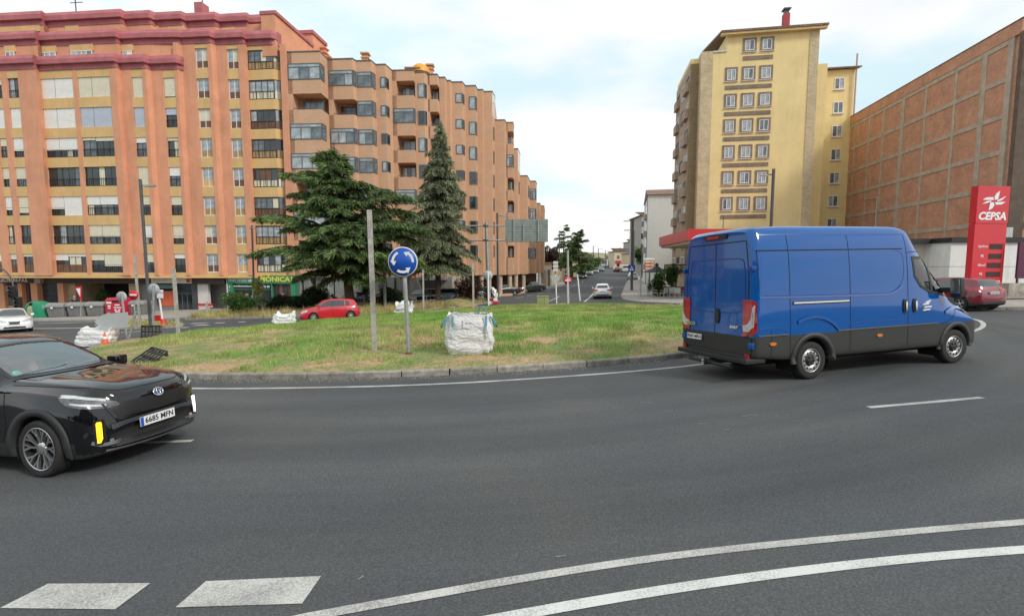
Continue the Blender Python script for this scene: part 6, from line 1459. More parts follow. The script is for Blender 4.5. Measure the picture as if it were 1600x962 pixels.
def head(t, c, face=(1, 0, 0), hair=HAIRM, r=.105):
    c = Vector(c); f = Vector(face).normalized(); up = Vector((0, 0, 1)); s_ = up.cross(f); bm = bmesh.new(); bmesh.ops.create_uvsphere(bm, u_segments=20, v_segments=14, radius=1)
    for v in bm.verts:
        x, y, z = v.co; w_ = .82 if z > 0 else .82 - .22 * (-z); fx = x * (1.0 if z > -.2 else .95)
        if x > .86 and abs(y) < .25 and -.35 < z < .1: fx += .16          # nose
        if x > .7 and .05 < z < .3 and .2 < abs(y) < .5: fx -= .08        # eye sockets
        v.co = c + (f * fx * .95 + s_ * y * w_ + up * z * 1.22) * r
    me = bpy.data.meshes.new('head'); bm.to_mesh(me); bm.free(); me.materials.append(SKIN); [setattr(p, 'use_smooth', True) for p in me.polygons]; h = link('head', me, t)
    bm = bmesh.new(); bmesh.ops.create_uvsphere(bm, u_segments=20, v_segments=14, radius=1); bmesh.ops.delete(bm, geom=[v for v in bm.verts if v.co.z < .05 and v.co.x > -.2 or v.co.z < -.4 or v.co.x > .55], context='VERTS')
    for v in bm.verts: v.co = c + (f * v.co.x * 1.04 + s_ * v.co.y * .92 + up * v.co.z * 1.3) * r
    me = bpy.data.meshes.new('hair'); bm.to_mesh(me); bm.free(); me.materials.append(hair); link('hair', me, t)
    for q in (-1, 1):
        m = MB(); p = c + f * r * .86 + s_ * q * r * .36 + up * r * .15; m.lathe([(0, -.01), (.013, -.006), (.013, .006), (0, .01)], 8, 'z', p); m.build('eye', INK, h)
        m = MB(); p = c + s_ * q * r * .84 - f * r * .05; m.lathe([(0, -.03), (.018, -.01), (.02, .015), (0, .03)], 8, 'z', p); m.build('ear', SKIN, h)
    p = c + f * r * .93 - up * r * .55; MB().box(-.008, .008, -.022, .022, -.004, .004, 0, Matrix.Translation(p) @ Matrix.Rotation(math.atan2(f.y, f.x), 4, 'Z')).build('mouth', mat('lip', (.35, .12, .1)), h)
def fingers(J, chain, wrist, d, side, r=.009):
    d = Vector(d).normalized(); s_ = Vector(side).normalized(); w_ = Vector(wrist); dn = Vector((0, 0, -1)); J['palm'] = (tuple(w_ + d * .05), (.035, .016)); 
    out = []
    for i, (o_, l_) in enumerate(((-.03, .065), (-.011, .078), (.009, .074), (.028, .06))):
        a = w_ + d * .09 + s_ * o_; b = a + d * l_ * .5 + dn * .008; c = b + d * l_ * .32 + dn * .03; J['f%da' % i] = (tuple(a), r); J['f%db' % i] = (tuple(b), r * .95); J['f%dc' % i] = (tuple(c), r * .85); out.append([('f%da' % i, 'f%db' % i), ('f%db' % i, 'f%dc' % i)])
    a = w_ + d * .03 - s_ * .035; b = a + d * .03 - s_ * .025; c = b + d * .03; J['ta'] = (tuple(a), r * 1.1); J['tb'] = (tuple(b), r); J['tc'] = (tuple(c), r * .9); out.append([('ta', 'tb'), ('tb', 'tc')]); return out
def seated(label, loc, rz, shirt, trousers, hair=HAIRM):
    J = {'pel': ((0, 0, .12), (.15, .13)), 'ch': ((-.10, 0, .42), (.19, .13)), 'nk': ((-.12, 0, .60), (.07, .06)), 'hn': ((-.115, 0, .72), (.05, .05)),
         'sl': ((-.12, .18, .52), .065), 'el': ((.05, .24, .28), .048), 'wl': ((.28, .14, .22), .032), 'sr': ((-.12, -.18, .52), .065), 'er': ((.05, -.24, .28), .048), 'wr': ((.28, -.14, .22), .032),
         'hl': ((.02, .10, .10), .095), 'kl': ((.44, .12, .14), .07), 'al': ((.56, .12, -.28), .045), 'hr': ((.02, -.10, .10), .095), 'kr': ((.44, -.12, .14), .07), 'ar': ((.56, -.12, -.28), .045)}
    parts = [('body', [('ch', 'nk'), ('nk', 'hn')], SKIN), ('jacket', [('pel', 'ch'), ('ch', 'nk'), ('ch', 'sl'), ('sl', 'el'), ('el', 'wl'), ('ch', 'sr'), ('sr', 'er'), ('er', 'wr')], shirt), ('trousers', [('pel', 'hl'), ('hl', 'kl'), ('kl', 'al'), ('pel', 'hr'), ('hr', 'kr'), ('kr', 'ar')], trousers)]
    for sd, w_ in ((1, 'wl'), (-1, 'wr')):
        F_ = fingers(J, None, J[w_][0], (1, -.25 * sd, -.15), (0, sd, 0)); nmz = 'hand'
        J2 = dict(J); chain = [(w_, 'palm')] + [e for f_ in F_ for e in f_] + [('palm', 'f%da' % i) for i in range(4)] + [('palm', 'ta')]
        parts.append((nmz, chain, SKIN)); P_ = {k: J[k] for k in J}
        if sd == 1: JL = P_
        else:
            t = None
    # hands are built one at a time because they share joint names
    hands = parts[-2:]; t = person(label, loc, rz, (J, None, parts[:3]), None)
    for sd, w_ in ((1, 'wl'), (-1, 'wr')):
        F_ = fingers(J, None, J[w_][0], (1, -.25 * sd, -.15), (0, sd, 0)); chain = [(w_, 'palm')] + [('palm', 'f%da' % i) for i in range(4)] + [('palm', 'ta')] + [e for f_ in F_ for e in f_]
        names = []; [names.append(q) for c in chain for q in c if q not in names]
        me = bpy.data.meshes.new('hand'); me.from_pydata([J[q][0] for q in names], [(names.index(a), names.index(b)) for a, b in chain], []); o = link('hand', me, t); o.modifiers.new('s', 'SKIN')
        for i, q in enumerate(names): r_ = J[q][1]; me.skin_vertices[0].data[i].radius = r_ if isinstance(r_, tuple) else (r_, r_)
        me.skin_vertices[0].data[0].use_root = True; sb = o.modifiers.new('u', 'SUBSURF'); sb.levels = 1; sb.render_levels = 1; me.materials.append(SKIN)
        dg = bpy.context.evaluated_depsgraph_get(); m2 = bpy.data.meshes.new_from_object(o.evaluated_get(dg)); o.modifiers.clear(); o.data = m2
    head(t, (-.10, 0, .80), (1, 0, -.02), hair); return t
PALE = mat('pale_shirt', (.62, .62, .56), .8, var=.15, scale=6); DARKC = mat('dark_cloth', (.03, .032, .04), .85, var=.2, scale=5); JEAN = mat('jeans', (.05, .07, .12), .85, var=.2)

# ------------------------------------------------------------------ black car in front
LGD = mat('light_guide_white', (.5, .52, .54), .45, var=.2, scale=8)
def black_car():
    hd = R(-10); c = Vector((-6.39, 6.38, 0))
    t = thing('car', 'glossy black crossover in the left foreground with its amber indicator lit', 'car', (c.x, c.y, g(c.x, c.y)), hd); slope(t); t.scale = (.935, .935, .985)
    l = 2.09; fa, ra = 1.24, -1.32; r = .337
    prof = {'top': [(l, .64), (l - .015, .80), (l - .05, .90), (l - .13, .965), (1.7, 1.03), (1.4, 1.07), (1.0, 1.10), (.62, 1.13), (.3, 1.29), (-.08, 1.46), (-.28, 1.53), (-.6, 1.58), (-1.0, 1.58), (-1.5, 1.50), (-1.78, 1.40), (-1.95, 1.14), (-2.04, .95), (-l, .7)],
            'belt': [(l, .52), (l - .05, .70), (1.85, .87), (1.5, .94), (.95, .99), (0, 1.01), (-1, 1.05), (-1.8, 1.10), (-2.0, 1.0), (-l, .65)],
            'wb': [(l, .60), (l - .05, .70), (1.9, .77), (1.6, .80), (1.24, .82), (.6, .815), (0, .82), (-1, .82), (-1.7, .78), (-2.0, .66), (-l, .58)],
            'wm': [(l, .66), (l - .04, .76), (1.92, .83), (1.7, .868), (1.24, .882), (.7, .86), (0, .862), (-.8, .872), (-1.32, .882), (-1.8, .84), (-2.0, .76), (-l, .66)],
            'low': [(l, .30), (l - .05, .24), (1.7, .20), (0, .20), (-1.8, .26), (-l, .36)],
            'wr': [(l, .46), (1.95, .58), (1.5, .67), (.65, .70), (.3, .665), (-.1, .60), (-.9, .585), (-1.7, .53), (-2.0, .5), (-l, .48)]}
    L_ = Loft(prof, -l, l, dx=.035, sub=4, edge=.085, wheels=((fa, r), (ra, r)), wr=.395)
    def wp(x, y, z):
        k = max(0, (x - 1.75) / .34); x2 = x - .13 * k * (abs(y) / .7) ** 2.2 * 1.0
        # hood centre bulge and fender shoulder
        if .95 < x < 1.95 and abs(y) < .62: z += .018 * math.exp(-((abs(y) - .42) / .12) ** 2) * min(1, (1.95 - x) / .3)
        return x2, y, z
    L_.warp(wp); L_.bvh()
    BK = mat('car_black', (.004, .004, .0055), .1, var=0, coat=1., spec=.2)
    sw = [(.44, 1.085), (-.14, 1.405), (-.45, 1.47), (-1.0, 1.465), (-1.35, 1.40), (-1.62, 1.24), (-1.5, 1.15), (0, 1.075)]
    wso = [(.58, .655), (.65, .3), (.67, 0), (.65, -.3), (.58, -.655), (.23, -.635), (-.08, -.565), (-.13, -.3), (-.15, 0), (-.13, .3), (-.08, .565), (.23, .635)]
    wsi = inset(wso, .05); swi = inset(sw, .04)
    def holes(x, y, z): return (z > 1.08 and inside(wsi, x, y) and abs(y) < .62) or (abs(y) > .55 and inside(swi, x, z))
    L_.emit(t, BK, holes, lambda x: .40 if abs(x) < 1.75 else .27, ('body', 'cladding'), BLKP)
    L_.patch(t, 'windscreen', 'top', wso, WSG, .003, 1, .08, 0, 0); L_.ring(t, 'windscreen_frame', 'top', densify(wso, 3), densify(inset(wso, .05), 3), BLKP, .006)
    # wipers
    for pts in ([(.61, -.62), (.58, -.1), (.54, .05)], [(.65, -.05), (.60, .35), (.54, .58)]): L_.strip(t, 'wiper', 'top', pts, .022, BLKP, .03, 1)
    L_.strip(t, 'cowl_panel', 'top', [(.635, -.67), (.71, -.3), (.73, 0), (.71, .3), (.635, .67)], .08, BLKP, .012, 1, smooth=1)
    for sg in (-1, 1):
        L_.patch(t, 'side_window', 'side', sw, SDG, .003, sg, .1, 0, 0); L_.ring(t, 'window_trim', 'side', densify(sw, 3), densify(inset(sw, .045), 3), BLKP, .007, sg)
        for x in (-.12, -1.0): L_.patch(t, 'window_pillar', 'side', [(x - .04, 1.08), (x + .05, 1.08), (x + .04, 1.46), (x - .02, 1.46)], BLKP, .009, sg)
        for wx in (fa, ra): arch(L_, t, wx, r, .392, .475, mat('arch_plastic', (.028, .028, .029), .6, var=.15, scale=5), sg, .022, -14, 194, n=40)
        L_.strip(t, 'panel_gap', 'side', [(-.12, 1.05), (-.10, .45)], .008, LINEB, .003, sg); L_.strip(t, 'panel_gap', 'side', [(.72, .99), (.76, .6), (.70, .42)], .008, LINEB, .003, sg)
        L_.strip(t, 'panel_gap', 'top', [(.72, sg * .72), (1.3, sg * .69), (1.8, sg * .60), (1.97, sg * .42), (2.0, 0)], .009, LINEB, .003, 1, smooth=2)
        for x in (.02, -.9): L_.strip(t, 'door_handle', 'side', [(x - .14, .96), (x + .06, .97)], .03, BK, .03, sg)
        a = lambda x, y: .70710678 * (x - y)
        o = L_.patch(t, 'headlight', 'diag', [(.49, .955), (.64, .945), (1.04, .835), (1.085, .79), (1.05, .76), (.86, .775), (.66, .815), (.54, .86)], mat('lamp_smoked', (.10, .105, .11), .2, metal=.0, var=.5, scale=12, coat=1), .008, sg, .03, 1)
        L_.strip(o, 'light_bar', 'diag', [(.53, .935), (.66, .922), (.95, .855)], .026, LGD, .014, sg, .03); L_.strip(o, 'light_bar', 'diag', [(.62, .862), (.86, .812), (.95, .80)], .022, LGD, .012, sg, .03)
        L_.patch(t, 'indicator' if sg < 0 else 'running_light', 'diag', [(.852, .385), (.885, .385), (.905, .43), (.90, .615), (.89, .625), (.855, .625), (.848, .61)], LAMPA if sg < 0 else LAMPW, .014, sg, .04, 0)
        L_.strip(t, 'lamp_bezel', 'diag', [(.835, .37), (.83, .64), (.92, .64), (.925, .42), (.895, .37)], .018, LINEB, .016, sg, .03, closed=True)
        for k in range(5): L_.strip(t, 'lamp_rib', 'diag', [(.852, .425 + k * .035), (.90, .425 + k * .035)], .004, ORA if sg < 0 else BLKP, .017, sg, .02)
        L_.strip(t, 'bumper_trim', 'diag', [(.80, .40), (.88, .36), (1.06, .345)], .04, mat('trim_silver', (.35, .35, .36), .3, metal=.7), .012, sg, .03)
        L_.strip(t, 'fog_light', 'front', [(sg * .62, .375), (sg * .57, .375)], .05, LAMPC, .01, sg, .02)
        # mirror
        m = MB(); y = sg * .99; m.box(.22, .40, y - .11, y + .10, 1.02, 1.17); m.build('mirror', BK, t, bevel=.035); MB().box(.27, .35, min(sg * .84, sg * .93), max(sg * .84, sg * .93), 1.03, 1.08).build('mirror_arm', BLKP, t)
        L_.patch(t, 'tail_light', 'rdiag', [(-.62, 1.0), (-.98, .98), (-.98, .88), (-.66, .9)], LAMPR, .01, sg, .05)
    MS = mat('grille_black', (.012, .012, .012), .45, var=0)
    up = [(-.60, .80), (-.50, .60), (.50, .60), (.60, .80), (.30, .815), (-.30, .815)]
    L_.patch(t, 'upper_grille', 'front', up, MS, .004, 1, .05)
    for k in range(6): z = .625 + k * .03; L_.strip(t, 'grille_bar', 'front', [(-.50 - k * .012, z), (.50 + k * .012, z)], .009, BLKP, .014, 1)
    L_.strip(t, 'grille_surround', 'front', [(-.63, .82), (-.52, .585), (.52, .585), (.63, .82)], .022, BK, .014, 1)
    L_.strip(t, 'front_blade', 'front', [(-.60, .545), (-.4, .575), (.4, .575), (.60, .55)], .05, mat('blade_reflection', (.16, .17, .18), .25, metal=.6, var=0), .022, 1)  # grey colour stands in for the sky reflected in the black blade
    L_.patch(t, 'lower_intake', 'front', [(-.62, .44), (-.56, .30), (.56, .30), (.62, .44), (.4, .47), (-.4, .47)], MS, .006, 1, .06)
    for k in range(5): z = .325 + k * .027; L_.strip(t, 'grille_bar', 'front', [(-.55, z), (.55, z)], .01, GREYP, .014, 1)
    L_.strip(t, 'lower_lip', 'front', [(-.66, .285), (0, .27), (.66, .285)], .022, mat('trim_silver', (.35, .35, .36)), .02, 1)
    xb = L_.hit((9, 0, .845), (-1, 0, 0))[0].x
    Mb = Mf((xb + .012, 0, .835), (1, 0, .35)); m = MB()
    def torus(rx, ry, rr, cx=0, cy=0):
        V = []; n_ = 28; k = 6
        for i in range(n_):
            a_ = 2 * math.pi * i / n_
            for j in range(k): b_ = 2 * math.pi * j / k; V.append(tuple(Mb @ Vector((cx + (rx + rr * math.cos(b_)) * math.cos(a_), cy + (ry + rr * math.cos(b_)) * math.sin(a_), .01 + rr * math.sin(b_)))))
        m.add(V, [(i * k + j, ((i + 1) % n_) * k + j, ((i + 1) % n_) * k + (j + 1) % k, i * k + (j + 1) % k) for i in range(n_) for j in range(k)], 0, True)
    torus(.072, .050, .008); torus(.022, .044, .006); torus(.050, .020, .006, 0, .024)
    o = m.build('badge', CHR, t); bd = MB(); bd.prism([(.072 * math.cos(i * .3142), .05 * math.sin(i * .3142)) for i in range(20)], 0, .006, 0, Mb); bd.build('badge_field', mat('badge_blue', (.02, .06, .2), .3, coat=1), o)
    xp = L_.hit((9, 0, .50), (-1, 0, 0))[0].x; plate(t, '6685 MFN', Mf((xp + .055, 0, .505), (1, 0, .03)), .52, .115)
    # cabin
    CB = mat('cabin_dark', (.03, .03, .034), .8, var=.1); m = MB(); m.box(.28, .72, -.68, .68, .75, 1.04); m.build('dashboard', CB, t, bevel=.03)
    for y in (.36, -.36): m = MB(); m.box(-.62, -.1, y - .25, y + .25, .45, .62); m.box(-.80, -.60, y - .25, y + .25, .55, 1.16); m.box(-.80, -.68, y - .13, y + .13, 1.2, 1.38); m.box(-.75, -.73, y - .06, y + .06, 1.1, 1.25); m.build('seat', CB, t, bevel=.03)
    m = MB(); m.box(-1.45, -1.25, -.6, .6, .5, 1.12); m.build('rear_seat', CB, t, bevel=.03); MB().box(-1.6, .6, -.7, .7, .3, .44).build('floor', CB, t)
    m = MB(); m.tube([(.10 + .06 * math.cos(a * .314) , .36 + .19 * math.sin(a * .314), .98 + .18 * math.cos(a * .314)) for a in range(21)], .016, 8, cap=False); m.build('steering_wheel', CB, t)
    m = MB(); m.box(-.14, -.10, -.12, .12, 1.36, 1.43); m.build('rear_view_mirror', CB, t, bevel=.01); MB().disc(.05, 20, (0, 0, 0), 'x').build('windscreen_sticker', mat('sticker_green', (.12, .45, .35)), t, (.50, -.52, 1.16)).rotation_euler = (0, -.9, 0)
    well(t, fa, r, .392, .84); well(t, ra, r, .392, .84); MB().box(-1.8, 1.8, -.5, .5, .17, .3).build('underbody', LINEB, t)
    for sg in (-1, 1): wheel(t, fa, sg * .775, r, r, .215, 'yris', sg, R(-3)); wheel(t, ra, sg * .775, r, r, .215, 'yris', sg)
    mw = Matrix.Translation(t.location) @ t.rotation_euler.to_matrix().to_4x4() @ Matrix.Diagonal((.935, .935, .985, 1))
    for y, lab, sh in ((-.36, 'passenger in a pale top sitting in the black car', PALE), (.36, 'driver in dark clothes at the wheel of the black car', DARKC)):
        p = mw @ Vector((-.42, y, .56)); seated(lab, p, hd, sh, JEAN).scale = (.9, .9, .9)
black_car()
# ================================================================== TREES AND PLANTS
BARK = mat('bark', (.085, .06, .045), .95, var=.3, scale=5, bump=.6, bscale=18)
def quads(C, D, W, Nn=None):
    """leaf quads: centre-start C, direction*length D, width W"""
    n = len(C); r = RNG.normal(size=(n, 3)); S = np.cross(D, r); S /= np.linalg.norm(S, axis=1)[:, None] + 1e-9; S *= (W / 2)[:, None]
    V = np.empty((n * 4, 3)); V[0::4] = C - S; V[1::4] = C + S; V[2::4] = C + D + S * .35; V[3::4] = C + D - S * .35
    return V, np.arange(n * 4).reshape(-1, 4)
def conifer(label, base, H, branches, mats, trunk_r, npb, nl=.32, nw=.05, droop=.35, lean=(0, 0), cat='tree', group=None, name='cedar_tree', tw=.42, hang=.5):
    t = thing(name, label, cat, base, 0, group)
    m = MB(); m.tube([(lean[0] * f, lean[1] * f, H * f) for f in (0, .05, .3, .6, .85, 1)], [trunk_r * 1.25, trunk_r, trunk_r * .75, trunk_r * .45, trunk_r * .2, .02], 10); m.build('trunk', BARK, t)
    Cs, Ds, Ws, Ms = [], [], [], []; lm = MB()
    for (z0, az, ln, dz) in branches:
        f = z0 / H; p0 = np.array([lean[0] * f, lean[1] * f, z0]); d = np.array([math.cos(az), math.sin(az), 0]); sd_ = np.array([-math.sin(az), math.cos(az), 0])
        bend = RNG.uniform(-.12, .12)
        P = lambda s: p0 + d * (ln * s) + sd_ * (bend * ln * s * s) + np.array([0, 0, 1]) * (dz * s + .10 * ln * math.sin(math.pi * s) - droop * .15 * ln * s ** 3)
        if ln > .8: lm.tube([P(s) for s in (0, .35, .7, 1)], [.02 + .022 * ln, .015 + .014 * ln, .02, .008], 5)
        n = max(12, int(npb * ln)); s = RNG.uniform(.12 if ln > 2 else 0, 1.0, n) ** .8
        base_ = np.array([P(q) for q in np.linspace(0, 1, 24)]); bp = np.stack([np.interp(s, np.linspace(0, 1, 24), base_[:, k]) for k in range(3)], 1)
        # secondary sprays out to both sides, quantised into fronds so that gaps remain
        fr = np.round(s * ln / .38) * .38 / max(ln, .1); side = RNG.choice([-1, 1], n); wmax = tw * ln * (1 - .75 * s) * np.sin(np.clip(s * 3.2, 0, math.pi / 2)) + .15
        u = RNG.uniform(0, 1, n); off = wmax * u; sl = .55
        C = bp + sd_ * (side * off)[:, None] + d * (off * sl * .5 + RNG.normal(0, .05, n))[:, None]
        C[:, 2] += -hang * off * .45 - RNG.uniform(0, .12, n) + RNG.normal(0, .04, n)
        C += (d * (fr * ln - s * ln)[:, None]) * .55
        D = d * (.55 + .3 * RNG.random(n))[:, None] + sd_ * (side * (.5 + .4 * RNG.random(n)))[:, None]; D[:, 2] += -hang * RNG.uniform(.2, 1.4, n)
        D += RNG.normal(0, .3, (n, 3)); D /= np.linalg.norm(D, axis=1)[:, None]; D *= (nl * RNG.uniform(.5, 1.2, n))[:, None]
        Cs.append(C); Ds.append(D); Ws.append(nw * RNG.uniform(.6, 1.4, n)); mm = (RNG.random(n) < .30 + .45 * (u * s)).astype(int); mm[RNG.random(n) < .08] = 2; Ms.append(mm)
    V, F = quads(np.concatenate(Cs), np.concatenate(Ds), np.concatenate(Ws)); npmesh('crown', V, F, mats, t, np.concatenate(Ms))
    if lm.v: lm.build('limbs', BARK, t)
    return t
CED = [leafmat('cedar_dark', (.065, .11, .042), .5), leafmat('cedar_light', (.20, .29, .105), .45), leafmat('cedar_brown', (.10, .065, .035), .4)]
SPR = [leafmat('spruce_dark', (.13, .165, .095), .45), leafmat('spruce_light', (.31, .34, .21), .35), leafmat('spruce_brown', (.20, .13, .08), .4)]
BR = random.Random(11)
# cedar: main limbs read off the outline, the rest filled in
cy = 36.5; cb = at(549, 480, cy); cb.z = g(cb.x, cy) + .1; ct = at(517, 228, cy); Hc = ct.z - cb.z
def limb(y0, tx, ty, back=0.):
    f = lambda q: at(0, q, cy).z - cb.z; z0 = f(y0); tip = at(tx, ty, cy) ; lx = (ct.x - cb.x) * (z0 / Hc); dx = tip.x - cb.x - lx; dy = back; return (z0, math.atan2(dy, dx), math.hypot(dx, dy), tip.z - cb.z - z0)
bs = [limb(*q) for q in [(300, 452, 270, -1), (318, 450, 296, .8), (335, 455, 318, -.5), (372, 410, 332, -1), (365, 440, 350, 1), (395, 470, 372, 1), (405, 408, 388, -.8), (415, 450, 410, .5), (424, 470, 430, -1), (428, 515, 440, -1.5),
      (262, 492, 244, 0), (268, 545, 256, .3), (285, 470, 262, .6), (292, 578, 286, -.5), (310, 610, 292, .6), (335, 640, 300, -.6), (350, 642, 322, .8), (362, 668, 350, -.6), (385, 672, 352, .6), (372, 655, 372, 0), (398, 655, 398, .4), (410, 668, 410, -.7), (412, 630, 420, -1), (420, 602, 430, -1.2), (426, 575, 438, -1.6), (245, 508, 236, .2), (250, 535, 240, .2), (238, 520, 229, 0)]]
for k in range(165):
    z0 = Hc * BR.uniform(.27, .95); az = BR.choice([-1, 1]) * math.pi / 2 + BR.uniform(-1.0, 1.0); ln = (1 - z0 / Hc) ** .72 * 5.3 * BR.uniform(.45, 1.0) + .3; bs.append((z0, az, ln, ln * BR.uniform(-.1, .2)))
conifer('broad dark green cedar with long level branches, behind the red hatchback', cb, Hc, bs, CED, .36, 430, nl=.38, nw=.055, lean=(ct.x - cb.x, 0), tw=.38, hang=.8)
# spruce
sy = 43.0; sb_ = at(684, 475, sy); sb_.z = g(sb_.x, sy) + .1; st_ = at(688, 188, sy); Hs = st_.z - sb_.z
bs = []; 
for k in range(215):
    f = (k + BR.random()) / 215; z0 = Hs * (.20 + .80 * f); yy = 475 - (z0 / Hs) * 287; w_ = lerp(yy, [(188, .05), (215, .55), (240, 1.0), (262, 1.55), (300, 2.1), (345, 2.8), (385, 3.4), (430, 3.0), (450, 2.6)])
    bs.append((z0, k * 2.4, w_ * BR.choice([BR.uniform(.45, .8), BR.uniform(.75, 1.15)]), -w_ * BR.uniform(.0, .3)))
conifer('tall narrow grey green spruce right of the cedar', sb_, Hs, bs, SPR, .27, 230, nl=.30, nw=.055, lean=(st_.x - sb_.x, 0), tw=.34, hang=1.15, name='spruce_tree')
# far conifers up the street
def farcon(px, ytop, Y, wpx, lab, mats=CED, n=26, lay=1.0, name='cedar_tree', grp=None, pnb=70):
    p = at(px, ytop, Y); z0 = g(p.x, Y); H = p.z - z0; w_ = wpx / 2 / 760 * Y; bs = []
    for k in range(n): f = (k + BR.random()) / n; bs.append((H * (.12 + .86 * f), BR.uniform(0, 6.28), w_ * (1 - f) ** .6 * BR.uniform(.6, 1.15) + .4, w_ * .12 * lay))
    return conifer(lab, (p.x, Y, z0), H, bs, mats, .3, pnb, nl=.7, nw=.16, tw=.4, hang=.3, name=name, group=grp)
farcon(881, 350, 118, 34, 'tall thin topped cedar on the left of the street, nearer the brown flats'); farcon(905, 360, 112, 56, 'wide flat layered cedar on the left of the street', n=34, pnb=110); farcon(893, 372, 124, 50, 'lower cedar between the thin topped cedar and the flat layered cedar', n=30)
farcon(869, 392, 100, 26, 'small dark conifer beside the lamp post at the lodge', n=20)
for k, (px, yt) in enumerate(((968, 386), (976, 388), (983, 387))): farcon(px, yt, 235, 6, ['first small cypress above the cream flats', 'second small cypress above the cream flats', 'third small cypress above the cream flats, nearest the lamp posts'][k], n=14, name='cypress_tree', grp='cypresses on the skyline')

def cloud(name, label, c, rad, n, size, mats, cat='bush', trunk=None, clumps=26, group=None, parts=True, seed=1, spread=.36, w=(.6, .3)):
    """foliage of small leaf faces in uneven clumps"""
    r_ = np.random.default_rng(seed); t = thing(name, label, cat, c, 0, group)
    q = r_.normal(size=(clumps, 3)); q /= np.linalg.norm(q, axis=1)[:, None]; q *= r_.uniform(.25, .95, clumps)[:, None]; q[:, 2] = q[:, 2] * .9; cr = r_.uniform(.5, 1.3, clumps) * spread
    k = r_.integers(0, clumps, n); d = r_.normal(size=(n, 3)); d /= np.linalg.norm(d, axis=1)[:, None]; pos = q[k] + d * (cr[k] * r_.uniform(.55, 1.0, n))[:, None]
    P = pos * np.array(rad) + np.array([0, 0, rad[2] * (1.0 if not trunk else 0)]) + (np.array([0, 0, trunk]) if trunk else 0); P[:, 2] = np.maximum(P[:, 2], .03)
    D = d + r_.normal(0, .6, (n, 3)); D /= np.linalg.norm(D, axis=1)[:, None]; D *= (size * r_.uniform(.5, 1.3, n))[:, None]
    V, F = quads(P, D, size * .55 * r_.uniform(.6, 1.3, n)); mi = (r_.random(n) < .35 + .3 * (pos[:, 2] > .2)).astype(int)
    npmesh('crown' if trunk else 'foliage', V, F, mats, t, mi)
    m = MB()
    if trunk:
        m.tube([(0, 0, -.1), (.05, 0, trunk * .6), (0, 0, trunk + rad[2] * .3)], [.12, .1, .04], 8); m.build('trunk', BARK, t)
        m = MB()
        for i in range(min(10, clumps)): m.tube([(0, 0, trunk * .8), tuple(q[i] * np.array(rad) * .8 + np.array([0, 0, trunk]))], [.05, .015], 5)
        m.build('limbs', BARK, t)
    else:
        for i in range(min(8, clumps)): m.tube([(0, 0, 0), tuple(q[i] * np.array(rad) * .85 + np.array([0, 0, rad[2]]))], [.03, .01], 4)
        m.build('stems', BARK, t)
    return t
BG1 = [leafmat('bush_green_dark', (.045, .09, .025), .4), leafmat('bush_green', (.10, .17, .05), .4)]; BG2 = [leafmat('hedge_dark', (.022, .038, .018), .4), leafmat('hedge_dark2', (.04, .06, .028), .4)]
BG3 = [leafmat('red_leaf_dark', (.045, .03, .025), .4), leafmat('red_leaf', (.10, .06, .04), .4)]; BG4 = [leafmat('yellow_leaf', (.25, .22, .05), .4), leafmat('yellow_leaf2', (.16, .18, .05), .4)]
def vg_(px, Y, dz=.1): p = at(px, 450, Y); return (p.x, Y, g(p.x, Y) + dz)
cloud('bush', 'round leafy green bush at the verge in front of the florist', vg_(376, 35.2), (1.32, 1.0, .85), 9000, .13, BG1, seed=2)
cloud('bush', 'dark sprawling bush below the florist sign, left of the red car', vg_(447, 37.5), (1.5, 1.0, .72), 7500, .13, BG2, seed=3); cloud('bush', 'taller dark bush with red twigs under the cedar branches', vg_(487, 38.2), (1.7, 1.0, 1.05), 8500, .14, BG2, seed=4)
cloud('hedge', 'dark clipped hedge behind the round blue sign', vg_(609, 40.0), (1.25, .7, .95), 9000, .12, BG2, 'hedge', seed=5, clumps=60, spread=.3)
cloud('shrub', 'dark reddish shrub at the foot of the grey signal mast', vg_(733, 44.5), (1.35, 1.0, 1.15), 6500, .15, BG3, seed=6); cloud('shrub', 'sparse bare shrub in front of the white parked car', vg_(765, 46.5), (.8, .6, .95), 900, .12, BG3, seed=7, clumps=9)
cloud('young_tree', 'thin young tree with yellowish leaves beside the slim lamp post', vg_(404, 36.4), (.42, .42, .85), 1100, .11, BG4, 'tree', trunk=2.0, seed=8, clumps=12); cloud('young_tree', 'slender young tree with drooping leaves right of the cedar trunk', vg_(572, 39.0), (.5, .5, 1.0), 1500, .13, BG1, 'tree', trunk=1.9, seed=9, clumps=12)
q = at(161, 458, 50.2); cloud('climbing_plant', 'green leafy plant filling the dark passage between the shops', (q.x, 50.0, -2.85), (.75, .3, 1.35), 2600, .16, BG1, 'plant', seed=10, clumps=20)
q = at(858, 395, 96); cloud('purple_leaf_tree', 'dark purple leaved tree beside the end of the brown flats', (q.x, 96, g(q.x, 96)), (2.0, 2.0, 2.4), 6000, .3, BG3, 'tree', trunk=4.6, seed=11)
for k, (px, yy, Y, sx, lab) in enumerate(((1004, 398, 118, 2.6, 'green street tree beyond the white building'), (1001, 410, 140, 2.4, 'farther green street tree on the right pavement'), (927, 412, 150, 3.0, 'round green tree at the end of the left pavement'), (915, 414, 128, 2.2, 'low green tree below the layered cedar'), (880, 408, 108, 2.2, 'broad green tree at the foot of the thin topped cedar'))):
    q = at(px, yy, Y); z0 = g(q.x, Y); cloud('street_tree', lab, (q.x, Y, z0), (sx, sx, sx * .95), 4500, .34, BG1, 'tree', trunk=max(1.2, q.z - z0), seed=20 + k)
